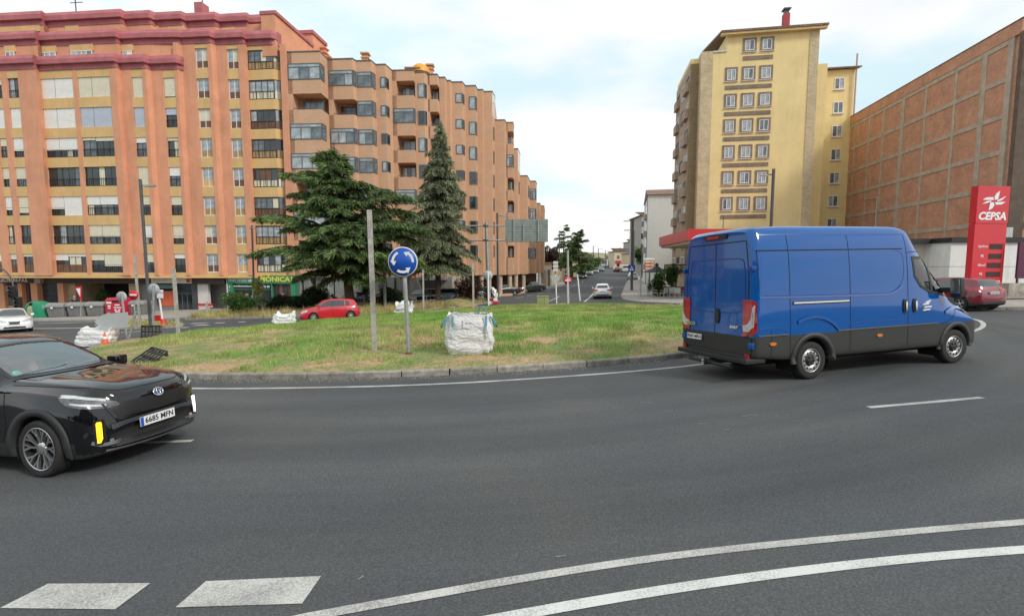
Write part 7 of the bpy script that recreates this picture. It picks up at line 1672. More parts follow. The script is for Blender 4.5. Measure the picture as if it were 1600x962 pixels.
for k, (px, Y, sx, h) in enumerate(((1027, 46.0, .75, 1.25), (1050, 46.5, .9, 1.3))):
    q = at(px, 440, Y); cloud('potted_shrub', ['bushy potted shrub at the left end of the cafe terrace', 'bushy shrub in a brick planter beside the van'][k], (q.x, Y, g(q.x, Y) + (.13 if not k else .85)), (sx, .6, h), 3800, .13, BG1, 'plant', seed=30 + k, clumps=30)
# row of trees and a low block behind the camera: the place goes on, and it mirrors in the vehicles
for k in range(9):
    x = -44 + k * 11.5 + BR.uniform(-2, 2); y = -34 + BR.uniform(-4, 4); s_ = BR.uniform(3.3, 4.6)
    cloud('plane_tree', 'dark leafy tree of the roadside row behind the photographer', (x, y, g(x, y)), (s_, s_, s_ * .9), 2600, .75, BG1, 'tree', trunk=4.4, seed=40 + k, group='roadside trees behind the photographer')

NB = thing('near_side_flats', 'plain brown block of flats standing behind the photographer', 'building', (2, -44, g(2, -44)))
NBM = mat('near_flats_brown', (.20, .13, .09), .85, var=.15)
MB().box(-4, 46, -10, 0, 0, 15.5).build('wall', NBM, NB); MB().box(-22, -4.01, -9, -1, 0, 11).build('wall', NBM, NB); MB().box(-4.3, 46.3, -10.3, .3, 15.5, 15.9).build('roof_edge', TILE, NB)
for k in range(5):
    for j in range(12): MB().box(-1.5 + j * 4, .3 + j * 4, -.05, .05, 1.6 + k * 2.85, 3.0 + k * 2.85).build('window', GLASSM, NB)
# ================================================================== STREET FURNITURE
GALV = mat('galvanised_steel', (.40, .41, .40), .5, metal=.5, var=.2, scale=8, bump=.1); GALV2 = mat('galvanised_weathered', (.42, .40, .36), .7, var=.25, scale=6); SBK = mat('sign_back_grey', (.40, .42, .42), .5, var=.06); LPG = mat('lamp_post_grey', (.085, .09, .09), .5, var=.1)
SRED = mat('sign_red_bright', (.55, .015, .02), .4, var=.04); SWH = mat('sign_white', (.78, .78, .78), .45, var=.03); SBL = mat('sign_blue', (.006, .08, .42), .4, var=.04)
def dirto(x, y): v = Vector((-x, -y)).normalized(); return v
def postthing(name, label, px0, py0, px1, py1, r, cat='post', mt=None, square=False, group=None, dz=0., zf=None):
    x, y = G(px1, py1); z = (zf or (lambda a, b: g(a, b) + dz))(x, y); top = at(px0, py0, y); t = thing(name, label, cat, (x, y, z), 0, group); L_ = Vector((top.x - x, 0, top.z - z))
    if square:
        m = MB(); M_ = Matrix.Identity(4)
        for (a0, a1, b0, b1) in ((-r, r, -r * .55, -r * .3), (-r, -r * .72, -r * .3, r * .55), (r * .72, r, -r * .3, r * .55)):
            m.add([(a, b, 0) for a, b in ((a0, b0), (a1, b0), (a1, b1), (a0, b1))] + [(a + L_.x, b, L_.z) for a, b in ((a0, b0), (a1, b0), (a1, b1), (a0, b1))], [(0, 1, 2, 3), (4, 5, 6, 7), (0, 1, 5, 4), (1, 2, 6, 5), (2, 3, 7, 6), (3, 0, 4, 7)])
        m.build('post', mt or GALV2, t)
    else: MB().tube([(0, 0, -.1), tuple(L_)], r, 12).build('post', mt or GALV, t)
    return t, L_
def zm(x, y): return mound(x, y) - .02
postthing('channel_post', 'tall bare channel section post left of the round blue sign', 577, 328, 586, 562, .062, square=True, zf=zm)
t, Lp = postthing('roundabout_sign', 'round blue sign with three white circling arrows on a galvanised pole', 631, 405, 639, 566, .055, 'sign', zf=zm)
yy = G(639, 566)[1]; c = at(629.3, 409, yy - .08) - t.location; rr = .385
nrm = Vector((-.0, -1, 0)); m = MB(); m.lathe([(0, 0.0), (rr, 0.0), (rr, .03), (0, .03)], 48, 'y', c); m.build('sign_plate', SBK, t)
MB().lathe([(0, -.004), (rr - .001, -.004), (rr - .001, 0)], 48, 'y', c).build('sign_rim', SWH, t); MB().lathe([(0, -.008), (rr - .022, -.008), (rr - .022, -.003)], 48, 'y', c).build('sign_face', SBL, t)
for k, a0 in enumerate((-2, 118, 238)):      # arrows turn counter-clockwise
    r0, r1 = rr * .60, rr * .76; N_ = 10; sw_ = 58; P = [(r1 * math.cos(R(a0 + sw_ * i / N_)), r1 * math.sin(R(a0 + sw_ * i / N_))) for i in range(N_ + 1)]; e = a0 + sw_
    P += [(rr * .88 * math.cos(R(e - 3)), rr * .88 * math.sin(R(e - 3))), (rr * .64 * math.cos(R(e + 28)), rr * .64 * math.sin(R(e + 28))), (rr * .44 * math.cos(R(e - 3)), rr * .44 * math.sin(R(e - 3)))]
    P += [(r0 * math.cos(R(a0 + sw_ * i / N_)), r0 * math.sin(R(a0 + sw_ * i / N_))) for i in range(N_, -1, -1)]
    MB().plate([(x + c.x, z + c.z) for x, z in P], c.y - .013, c.y - .009).build('arrow', SWH, t)
m = MB(); m.box(c.x - .12, c.x + .12, c.y + .03, c.y + .10, c.z - .15, c.z - .10); m.box(c.x - .12, c.x + .12, c.y + .03, c.y + .10, c.z + .1, c.z + .15); m.build('bracket', GALV, t)
MB().lathe([(.10, 0), (.10, .02), (.06, .05)], 12, c=(0, 0, .02)).build('base_flange', mat('rust', (.16, .06, .03), .9), t)

def disc_sign(name, label, px, py, rpx, bx, by, front=None, mt_post=None, pr=.035, dz=.12, cat='sign', zf=None):
    t, L_ = postthing(name, label, px + (0 if front is None else 0), py - rpx * .7, bx, by, pr, cat, mt_post, dz=dz, zf=zf); Y = t.location.y; yo = -.05 if front else .06
    c = at(px, py, Y + yo) - t.location; r = rpx / 760 * Y
    MB().lathe([(0, -.012), (r, -.012), (r, .012), (0, .012)], 28, 'y', c).build('sign_plate', front or SBK, t)
    if front is SRED: MB().box(c.x - r * .72, c.x + r * .72, c.y - .022, c.y - .013, c.z - r * .17, c.z + r * .17).build('white_bar', SWH, t)
    return t
disc_sign('round_sign', 'small pale round sign back on a leaning pole above the grey direction board', 190, 463.5, 8.2, 199, 535, None, GALV, .045, zf=lambda x, y: g(x, y) + .12)
disc_sign('no_entry_sign', 'red no entry sign beside the tall pale post on the left', 208.5, 460.5, 7.5, 212.5, 515, SRED, GALV)
disc_sign('round_sign', 'large grey round sign back in front of the thick lamp post', 240, 452, 9.3, 239.5, 514.5, None, GALV, .06)
disc_sign('no_entry_sign', 'red no entry sign on the island edge facing the street ahead', 887, 438, 6.2, 888, 474, SRED, SWH, .09, zf=lambda x, y: g(x, y))
t = [o for o in COL.objects if o.get('label', '').startswith('red no entry sign on the island edge')][0]
MB().tube([(0, 0, 0), tuple(at(887, 391, t.location.y) - t.location)], .09, 10).build('post', GALV2, t)
disc_sign('round_sign', 'grey round sign back on a slim white pole in front of the signal mast', 762.5, 430, 7.6, 763.5, 481, None, SWH, .06, zf=lambda x, y: g(x, y) + .1)
postthing('channel_post', 'tall pale post behind the no entry sign on the traffic refuge', 210, 398, 219.5, 512.5, .06, square=True, dz=.12); postthing('channel_post', 'bare post standing at the far left edge of the grass island', 271, 420, 279, 526, .07, square=True, zf=lambda x, y: g(x, y) + .15)
postthing('channel_post', 'thin bare post beyond the crest of the island, left of the white bags', 739, 411, 740, 487, .06, square=True, zf=lambda x, y: g(x, y)); postthing('channel_post', 'slim bare post right of the hedge', 661, 421, 662, 487, .055, square=True, dz=.1)
# grey arrow board seen from behind
t, L_ = postthing('direction_board', 'grey back of an arrow shaped direction board on two posts', 170, 488, 172, 539, .045, 'sign', GALV, zf=lambda x, y: g(x, y) + .12)
Y = t.location.y; P = [at(px, py, Y - .06) - t.location for px, py in ((148.5, 502), (156, 494), (166, 490), (200, 487.5), (200.5, 511), (178, 514), (165, 514), (154, 508))]; MB().plate([(p.x, p.z) for p in P], -.09, -.06).build('board', SBK, t)
a = at(196, 489, Y) - t.location; b = Vector((*G(199.5, 536), 0)); b.z = g(b.x, b.y); b = b - t.location; MB().tube([tuple(b), (a.x, b.y, a.z)], .045, 10).build('post', GALV, t)
# warning triangle seen edge-on
t, L_ = postthing('give_way_sign', 'red bordered triangular sign seen at a slant behind the grey bins', 126, 450, 126.5, 500, .04, 'sign', GALV, dz=.13)
c = at(122, 456, t.location.y - .1) - t.location; s_ = .62; tri = [(-.30, .38), (.30, .44), (.22, -.75)]; MB().plate([(c.x + x, c.z + z) for x, z in tri], c.y, c.y + .02).build('sign_plate', SRED, t); MB().plate([(c.x + .02 + x * .55, c.z + .05 + z * .55) for x, z in tri], c.y - .008, c.y - .001).build('sign_face', SWH, t)
# leaning signed pole with red base
t, L_ = postthing('leaning_pole', 'leaning white pole with small plates and a red foot on the refuge', 247, 452, 255.5, 511, .05, 'post', SWH, dz=.12); Y = t.location.y
for (px, py, w_, h_, mt_) in ((250, 461, .18, .34, SWH), (244, 452, .16, .3, SBK), (251, 455, .14, .18, SWH)): c = at(px, py, Y - .07) - t.location; MB().box(c.x - w_, c.x + w_, c.y - .01, c.y + .01, c.z - h_ / 2, c.z + h_ / 2).build('sign_plate', mt_, t)
MB().lathe([(.32, 0), (.30, .06), (.16, .1), (.12, .32), (.08, .36)], 16, c=(0, 0, 0)).build('foot', SRED, t); c = at(247, 500, Y - .1) - t.location; MB().box(c.x - .28, c.x + .1, -.12, -.02, c.z - .05, c.z + .28).build('red_flap', SRED, t).rotation_euler = (0, .0, 0)
# lamp posts
def lamp(name, label, px0, py0, px1, py1, r, arm, zf=None, mt=LPG, hd=.55, cat='street lamp'):
    t, L_ = postthing(name, label, px0, py0, px1, py1, r, cat, mt, zf=zf)
    for (dx, dz) in arm:
        m = MB(); m.box(min(0, dx) + L_.x, max(0, dx) + L_.x, -.03, .03, L_.z - dz - .03, L_.z - dz + .03); m.build('arm', mt, t)
        s = 1 if dx > 0 else -1; x1 = L_.x + dx; MB().box(min(x1 - s * hd, x1 + s * .05), max(x1 - s * hd, x1 + s * .05), -.12, .12, L_.z - dz - .06, L_.z - dz + .035).build('lamp_head', GALV, t)
    return t
lamp('street_lamp', 'thick dark lamp post standing on the traffic refuge at the left', 219, 280, 235.5, 512.5, .08, [(.75, .35)], zf=lambda x, y: g(x, y) + .12)
lamp('street_lamp', 'slim dark lamp post in front of the florist', 393.5, 352, 398, 490, .07, [(.25, .2), (-.25, .2)], dz if False else None, hd=.2)
lamp('street_lamp', 'grey lamp post in front of the cedar crown', 597, 303, 602, 486, .12, [(.7, .1)], zf=lambda x, y: g(x, y) + .1, mt=mat('lamp_post_pale', (.2, .22, .21), .5)); lamp('street_lamp', 'dark lamp post in front of the plain brick wall of the brown flats', 777, 333, 778, 470, .10, [(1.1, .3)], zf=lambda x, y: g(x, y) + .1)
lamp('street_lamp', 'nearest double armed lamp post on the right pavement', 988.5, 341, 987, 455, .17, [(-1.1, .35), (-1.0, 1.5)], hd=.6); lamp('street_lamp', 'second lamp post on the right pavement, just behind the double armed one', 990.5, 361, 990, 436, .17, [(-1.0, .3), (-1.0, 1.4)]); 
for (px, yt, yb, s, lab) in ((874, 365, 437, 1, 'lamp post by the thin topped cedar'), (893, 373, 433, 1, 'lamp post among the cedars'), (907, 382, 430, 1, 'third lamp post on the left pavement of the street'), (927, 384, 424, 1, 'far lamp post before the hill'), (935, 388, 421, 1, 'farther lamp post before the hill'), (946, 391, 420, 1, 'farthest lamp post before the hill'), (842, 360, 443, 1, 'dark post at the corner of the brown flats'), (1003, 380, 436, -1, 'thin lamp post beyond the crossing sign')): lamp('street_lamp', lab, px, yt, px, yb, .12, [(s * 1.4, .2)])
q = at(1205, 350, 44); t = thing('street_lamp', 'tall grey lamp post standing behind the blue van against the yellow tower', 'street lamp', (q.x, 44, g(q.x, 44) + .13)); tp = at(1206, 264, 44) - t.location; MB().tube([(0, 0, 0), (0, 0, tp.z)], .13, 12).build('post', LPG, t); MB().box(-1.0, 0, -.04, .04, tp.z - .55, tp.z - .45).build('arm', LPG, t); MB().box(-1.15, -.5, -.12, .12, tp.z - .6, tp.z - .5).build('lamp_head', GALV, t)
q = at(1130, 350, 46); t = thing('thin_post', 'short thin post just showing above the van roof', 'post', (q.x, 46, g(q.x, 46) + .13)); MB().tube([(0, 0, 0), (0, 0, (at(1130, 338, 46) - t.location).z)], .035, 8).build('post', LPG, t)
# gantry with louvred sign back
gy = 46.0; q = at(757, 470, gy); t = thing('sign_gantry', 'grey mast with two arms carrying a large ribbed sign seen from behind', 'sign gantry', (q.x + .45, gy, g(q.x, gy) + .1)); f = lambda px, py, Y=gy: at(px, py, Y) - t.location
top = f(759.5, 347); MB().tube([(0, 0, 0), (top.x, 0, top.z)], [.19, .15], 16).build('mast', GALV, t)
for py in (353, 375.5):
    a = f(727, py); b = f(795, py); MB().tube([(a.x, 0, a.z), (b.x, -.1, b.z)], .07, 10).build('arm', GALV, t); c = f(759, py); MB().lathe([(.27, -.08), (.27, .08)], 14, c=(c.x, 0, c.z)).build('collar', LPG, t)
x0, x1 = f(789.5, 360).x, f(856, 360).x; zt_, zb_ = f(822, 342.5).z, f(822, 378).z; n_ = 9
for k in range(n_): z0 = zb_ + (zt_ - zb_) * k / n_; z1 = zb_ + (zt_ - zb_) * (k + 1) / n_; m = MB(); m.prism([(x0, -.16), (x1, -.16), (x1, -.1), (x0, -.1)], z0 + .015, z1 - .015, 0, None, [(x0, -.22), (x1, -.22), (x1, -.1), (x0, -.1)]); m.build('slat', mat('gantry_slat', (.42, .47, .46), .45, metal=.3, var=.12, scale=2), t)
for px in (803, 818, 841): x = f(px, 360).x; MB().box(x - .05, x + .05, -.32, -.225, zb_, zt_ if px != 818 else zt_ - .5).build('rib', GALV, t)
MB().box(x0, x1, -.02, .02, zb_, zt_).build('sign_face', SBL, t)
# traffic lights
def tlight(label, x, y, z, zt, r=.06, heads=((0, 0),), arc=None):
    t = thing('traffic_light', label, 'traffic light', (x, y, z)); MB().tube([(0, 0, 0), (0, 0, zt)] + (arc or []), r, 10).build('post', LPG, t)
    for dx, dz in heads:
        o = MB().box(dx - .17, dx + .17, -.2, .1, zt - 1.0 + dz, zt + dz).build('signal_head', BLKP, t, bevel=.02)
        for k in range(3): MB().tube([(dx, -.2, zt - .17 + dz - k * .32), (dx, -.36, zt - .15 + dz - k * .32)], .12, 12, cap=False).build('visor', BLKP, o); MB().disc(.11, 14, (dx, -.205, zt - .17 + dz - k * .32), 'y').build('lens', LAMPD, o)
    return t
q = at(22, 470, 40.5); f = lambda px, py: at(px, py, 40.5); tz = g(q.x, 40.5) + .13; t = tlight('traffic light on a curved grey mast at the far left', q.x, 40.5, tz, f(21, 447).z - tz, .09, ((0, 0), (.45, -.9)), None)
pts = [f(21, 447), f(17, 434), f(9, 424), f(-6, 414), f(-30, 408)]; MB().tube([tuple(p - t.location) for p in pts], .06, 8).build('curved_arm', LPG, t)
q = G(879.5, 452); t = tlight('traffic light at the pavement corner beside the brown flats', q[0] - .6, q[1] + 22, g(q[0], q[1] + 22) + .1, 3.6, .07)
q = G(847, 446); t = thing('no_stopping_sign', 'small round blue and red sign with a yellow plate by the parked saloons', 'sign', (q[0] - 1.6, q[1], g(*q) + .1)); zt_ = at(830, 418, q[1]).z - t.location.z
t.location.x = at(830, 418, q[1]).x; MB().tube([(0, 0, 0), (0, 0, zt_ + .3)], .04, 8).build('post', GALV, t); MB().lathe([(0, -.03), (.42, -.03), (.42, .0)], 20, 'y', (0, -.05, zt_)).build('sign_rim', SRED, t); MB().lathe([(0, -.035), (.32, -.035), (.32, -.03)], 20, 'y', (0, -.055, zt_)).build('sign_face', mat('sign_violet', (.12, .03, .25), .5), t); MB().box(-.3, .3, -.08, -.05, zt_ - .95, zt_ - .6).build('plate', YTX, t)
# crossing sign on the near right lamp post
x, y = G(987, 455); q = at(987, 419, y - .3); t = thing('pedestrian_crossing_sign', 'square blue pedestrian crossing sign on the near right lamp post', 'sign', (q.x, y - .3, q.z)); s_ = .42
MB().box(-s_, s_, 0, .03, -s_, s_).build('sign_plate', SBL, t); MB().plate([(-.3, -.28), (.3, -.28), (0, .30)], -.01, -.002).build('triangle', SWH, t); m = MB(); m.plate([(-.03, -.24), (.0, -.24), (.02, -.05), (.09, -.2), (.12, -.2), (.04, .02), (.03, .12), (-.03, .12), (-.05, 0)], -.018, -.011); m.build('walker_symbol', INK, t)
# give way sign backs beyond the island
for (px, py, bx, by, lab) in ((868, 437, 870, 476.5, 'triangular sign back on a thin leaning pole, nearer the green cabinet'),):
    t, L_ = postthing('give_way_sign', lab, px, py - 8, bx, by, .05, 'sign', SWH, zf=lambda x, y: g(x, y)); c = at(px, py, t.location.y - .05) - t.location; s_ = .42; MB().plate([(c.x - .45, c.z + .3), (c.x + .45, c.z + .3), (c.x, c.z - .45)], c.y, c.y + .02).build('sign_plate', SBK, t)
postthing('thin_post', 'leaning thin white pole between the no entry sign and the white hatchback', 902, 428.5, 906.5, 470, .07, mt=SWH, zf=lambda x, y: g(x, y)); postthing('thin_post', 'thin pole on the right pavement corner', 1000.5, 414, 1001, 466, .07, mt=mat('pole_grey', (.4, .42, .4)), dz=.13)
# brown direction boards
def boards(label, px0, px1, ys, Y, cols, post=True):
    q = at((px0 + px1) / 2, 450, Y); t = thing('direction_sign', label, 'sign', (q.x, Y, g(q.x, Y) + .13)); f = lambda px, py: at(px, py, Y) - t.location
    if post: MB().box(-.08, .08, .0, .1, 0, f(0, ys[0][0]).z).build('post', LPG, t)
    for (a, b), mt_ in zip(ys, cols):
        p, q_ = f(px0, a), f(px1, b); o = MB().box(p.x, q_.x, -.06, -.01, q_.z, p.z).build('sign_board', mt_, t); w_ = q_.x - p.x; h = p.z - q_.z; MB().box(p.x + w_ * .12, p.x + w_ * .62, -.066, -.061, q_.z + h * .35, p.z - h * .35).box(p.x + w_ * .7, p.x + w_ * .88, -.066, -.061, q_.z + h * .3, p.z - h * .3).build('faded_lettering', SWH, o)
    return t
SOR = mat('sign_orange', (.50, .13, .05), .5); SYO = mat('sign_ochre', (.5, .30, .06), .5)
boards('stack of white, ochre and red brown direction boards on the right pavement', 1006.5, 1022.5, [(403, 406), (406.6, 411), (411.8, 416.2), (417, 421.5)], 55, [SWH, SYO, SOR, SOR]); boards('orange direction board half hidden behind the round blue sign', 624.5, 650.5, [(429, 436.5)], 37, [SOR]); boards('white stacked information boards at the lodge', 864.5, 872, [(408, 412.5), (413.5, 418.5), (419.5, 424)], 84, [SWH, SWH, SWH])
# green cabinet
x, y = G(848, 478); t = thing('utility_cabinet', 'olive green utility cabinet at the far edge of the grass island', 'cabinet', (x, y, g(x, y))); OL = mat('olive_paint', (.27, .30, .13), .5, var=.08); w_ = 9 / 760 * y; h = at(848, 462.5, y).z - g(x, y)
MB().box(-w_, w_, -.25, .35, 0, h - .05).build('body', OL, t, bevel=.015); MB().box(-w_ - .03, w_ + .03, -.29, .38, h - .048, h).build('lid', OL, t); MB().box(w_ * .25, w_ * .27, -.26, -.24, .1, h - .1).build('door_gap', LINEB, t)
# ---------------------------------------------------------------- bins
BGR = mat('bin_grey', (.19, .19, .185), .55, var=.12, scale=3); BLD = mat('bin_lid_grey', (.27, .265, .255), .55, var=.12, scale=3)
def bin4(label, px0, px1, py, stripe=None, first=None):
    a = at(px0, py, 41.0); b = at(px1, py, 41.0); w_ = b.x - a.x; z = g(a.x, 41) + .02
    if first is None:
        t = thing('waste_container', label, 'waste bin', (a.x + w_ / 2, 41, z), 0, 'grey waste containers at the kerb'); h = 1.05; W_ = w_
        m = MB(); p = [(-W_ * .44, -.42), (W_ * .44, -.42), (W_ * .44, .42), (-W_ * .44, .42)]; q = [(-W_ * .5, -.52), (W_ * .5, -.52), (W_ * .5, .52), (-W_ * .5, .52)]; m.prism(p, .16, h, 0, None, q); m.build('body', BGR, t, bevel=.03)
        for k in range(3): x = (-.26 + .26 * k) * W_; MB().prism([(x - .05, -.46), (x + .05, -.46), (x + .05, -.42), (x - .05, -.42)], .25, h - .12, 0, None, [(x - .05, -.55), (x + .05, -.55), (x + .05, -.5), (x - .05, -.5)]).build('rib', BGR, t)
        m = MB(); V = []; n_ = 8
        for x in (-W_ * .52, W_ * .52):
            for i in range(n_ + 1): a_ = math.pi * i / n_; V.append((x, -.56 * math.cos(a_), h + .02 + .27 * math.sin(a_) ** .8 if 0 < i < n_ else h))
        m.add(V, [(i, i + 1, n_ + 2 + i, n_ + 1 + i) for i in range(n_)] + [tuple(range(n_ + 1)), tuple(reversed(range(n_ + 1, 2 * n_ + 2)))], 0); m.build('lid', BLD, t)
        MB().box(-W_ * .52, W_ * .52, -.60, -.54, h - .05, h + .02).build('rim', BLD, t); MB().box(-W_ * .18, -W_ * .05, -.615, -.60, h - .18, h - .04).build('label_sticker', SWH, t)
        for x in (-W_ * .36, W_ * .36): MB().lathe([(0, -.04), (.1, -.04), (.1, .04), (0, .04)], 12, 'x', (x, -.3, .1)).build('castor', BLKP, t)
        return t
    return copytree(first, (a.x + w_ / 2, 41 + random.uniform(-.06, .06), z), random.uniform(-.05, .05), label)
f0 = bin4('grey waste container next to the green glass bank', 80.5, 107.5, 480); bin4('second grey waste container from the green glass bank', 112.5, 138.5, 480, first=f0); bin4('grey waste container immediately left of the red clothes bin', 140.5, 168.5, 480, first=f0); bin4('grey waste container right of the red clothes bin, behind the posts', 206, 233, 480, first=f0)
a = at(61.5, 485, 41.2); t = thing('glass_bank', 'green bell shaped glass recycling bank with a pale panel', 'recycling bank', (a.x, 41.2, g(a.x, 41.2))); GB = mat('bank_green', (.015, .22, .12), .45, var=.12, scale=3)
W_ = 17 / 760 * 41.2; hh = 1.55; m = MB(); lv = [(0, 1.0), (.1, 1.04), (.55, 1.0), (.75, .93), (.9, .72), (.97, .45), (1.0, .2)]
V = []; n_ = 20
for (f_, s_) in lv:
    for j in range(n_): a_ = 2 * math.pi * j / n_; c_, d_ = math.cos(a_), math.sin(a_); V.append((W_ * s_ * math.copysign(abs(c_) ** .55, c_), .6 * s_ * math.copysign(abs(d_) ** .55, d_), f_ * hh))
m.add(V, [(i * n_ + j, i * n_ + (j + 1) % n_, (i + 1) * n_ + (j + 1) % n_, (i + 1) * n_ + j) for i in range(len(lv) - 1) for j in range(n_)] + [tuple((len(lv) - 1) * n_ + j for j in range(n_))], 0, True); m.build('body', GB, t)
MB().box(-W_ * .42, W_ * .02, -.66, -.6, .1, .95).prism([(-W_ * .42, -.66), (W_ * .02, -.66), (W_ * .02, -.6), (-W_ * .42, -.6)], .953, 1.15, 0, None, [(-W_ * .28, -.63), (-W_ * .12, -.63), (-W_ * .12, -.55), (-W_ * .28, -.55)]).build('front_panel', mat('panel_olive', (.32, .36, .2), .6), t); MB().tube([(-W_ * .2, -.4, 1.30), (-W_ * .2, -.56, 1.28)], .12, 12).build('bottle_hole', LINEB, t)
a = at(188, 485, 40.6); t = thing('clothes_bank', 'red clothes collection container with white lettering', 'clothes bank', (a.x, 40.6, g(a.x, 40.6)), R(-8)); RB = mat('bank_red', (.50, .012, .04), .4, var=.06)
W_ = 15 / 760 * 40.6; m = MB(); m.box(-W_, W_, -.55, .55, .08, 1.45).prism([(-W_, -.55), (W_, -.55), (W_, .55), (-W_, .55)], 1.452, 1.62, 0, None, [(-W_ + .1, -.4), (W_ - .1, -.4), (W_ - .1, .45), (-W_ + .1, .45)]); m.build('body', RB, t, bevel=.02)
m = MB()
for (x0, x1, z0, z1) in ((-.68, -.2, 1.15, 1.3), (-.55, -.3, .88, 1.02), (-.55, -.3, .72, .8), (.1, .55, 1.0, 1.1), (.0, .7, .8, .88), (.05, .25, .6, .7), (.4, .6, .6, .7), (.1, .55, .45, .55)): m.box(x0 * W_ / .8, x1 * W_ / .8, -.57, -.555, z0, z1)
stuff(m.build('printed_lettering', SWH, t)); MB().box(-.1, .5, -.585, -.56, 1.28, 1.42).build('hatch', LINEB, t)
# person by the bins
def standing(label, loc, rz):
    J = {'pel': ((0, 0, .95), (.14, .11)), 'ch': ((.06, 0, 1.28), (.17, .12)), 'nk': ((.12, 0, 1.47), (.06, .06)), 'hn': ((.15, 0, 1.56), (.05, .05)), 'sl': ((.08, .19, 1.41), .06), 'el': ((.22, .26, 1.2), .045), 'wl': ((.42, .2, 1.18), .032), 'sr': ((.08, -.19, 1.41), .06), 'er': ((.22, -.26, 1.2), .045), 'wr': ((.42, -.2, 1.18), .032),
         'hl': ((0, .1, .88), .09), 'kl': ((.04, .12, .48), .062), 'al': ((-.02, .12, .08), .042), 'tl': ((.14, .13, .04), .035), 'hr': ((0, -.1, .88), .09), 'kr': ((.02, -.12, .48), .062), 'ar': ((-.06, -.12, .08), .042), 'tr': ((.1, -.13, .04), .035)}
    t = person(label, loc, rz, (J, None, [('body', [('ch', 'nk'), ('nk', 'hn')], SKIN), ('jacket', [('pel', 'ch'), ('ch', 'nk'), ('ch', 'sl'), ('sl', 'el'), ('el', 'wl'), ('ch', 'sr'), ('sr', 'er'), ('er', 'wr')], DARKC), ('trousers', [('pel', 'hl'), ('hl', 'kl'), ('kl', 'al'), ('al', 'tl'), ('pel', 'hr'), ('hr', 'kr'), ('kr', 'ar'), ('ar', 'tr')], JEAN)]), None)
    for sd, w_ in ((1, 'wl'), (-1, 'wr')):
        F_ = fingers(J, None, J[w_][0], (1, 0, -.3), (0, sd, 0)); chain = [(w_, 'palm')] + [('palm', 'f%da' % i) for i in range(4)] + [('palm', 'ta')] + [e for f_ in F_ for e in f_]; names = []; [names.append(q) for c in chain for q in c if q not in names]
        me = bpy.data.meshes.new('hand'); me.from_pydata([J[q][0] for q in names], [(names.index(a), names.index(b)) for a, b in chain], []); o = link('hand', me, t); o.modifiers.new('s', 'SKIN')
        for i, q in enumerate(names): r_ = J[q][1]; me.skin_vertices[0].data[i].radius = r_ if isinstance(r_, tuple) else (r_, r_)
        me.skin_vertices[0].data[0].use_root = True; me.materials.append(SKIN); dg = bpy.context.evaluated_depsgraph_get(); m2 = bpy.data.meshes.new_from_object(o.evaluated_get(dg)); o.modifiers.clear(); o.data = m2
    head(t, (.18, 0, 1.65), (1, 0, -.3)); return t
a = at(116, 480, 42.2); standing('person in a dark jacket standing behind the grey bins', (a.x, 42.2, g(a.x, 42.2) + .13), R(-30))
# ---------------------------------------------------------------- bags, cones, crates
def bagmat():
    m = mat('white_woven_bag', (.74, .74, .74), .7, var=.05, scale=3); t = m.node_tree; n = t.nodes.new; l = t.links.new; p = t.nodes['Principled BSDF']
    co = n('ShaderNodeTexCoord'); a = n('ShaderNodeTexNoise'); a.inputs['Scale'].default_value = 3.2; a.inputs['Detail'].default_value = 4; a.inputs['Distortion'].default_value = 1.8; mp_ = n('ShaderNodeMapping'); mp_.inputs['Scale'].default_value = (1, 1, 2.4); l(co.outputs['Object'], mp_.inputs[0]); l(mp_.outputs[0], a.inputs['Vector'])
    b = n('ShaderNodeBump'); b.inputs['Strength'].default_value = .9; b.inputs['Distance'].default_value = .07; l(a.outputs[0], b.inputs['Height']); l(b.outputs[0], p.inputs['Normal']); return m
BAG = bagmat(); STRAP = mat('blue_strap', (.10, .30, .40), .6, var=.1)
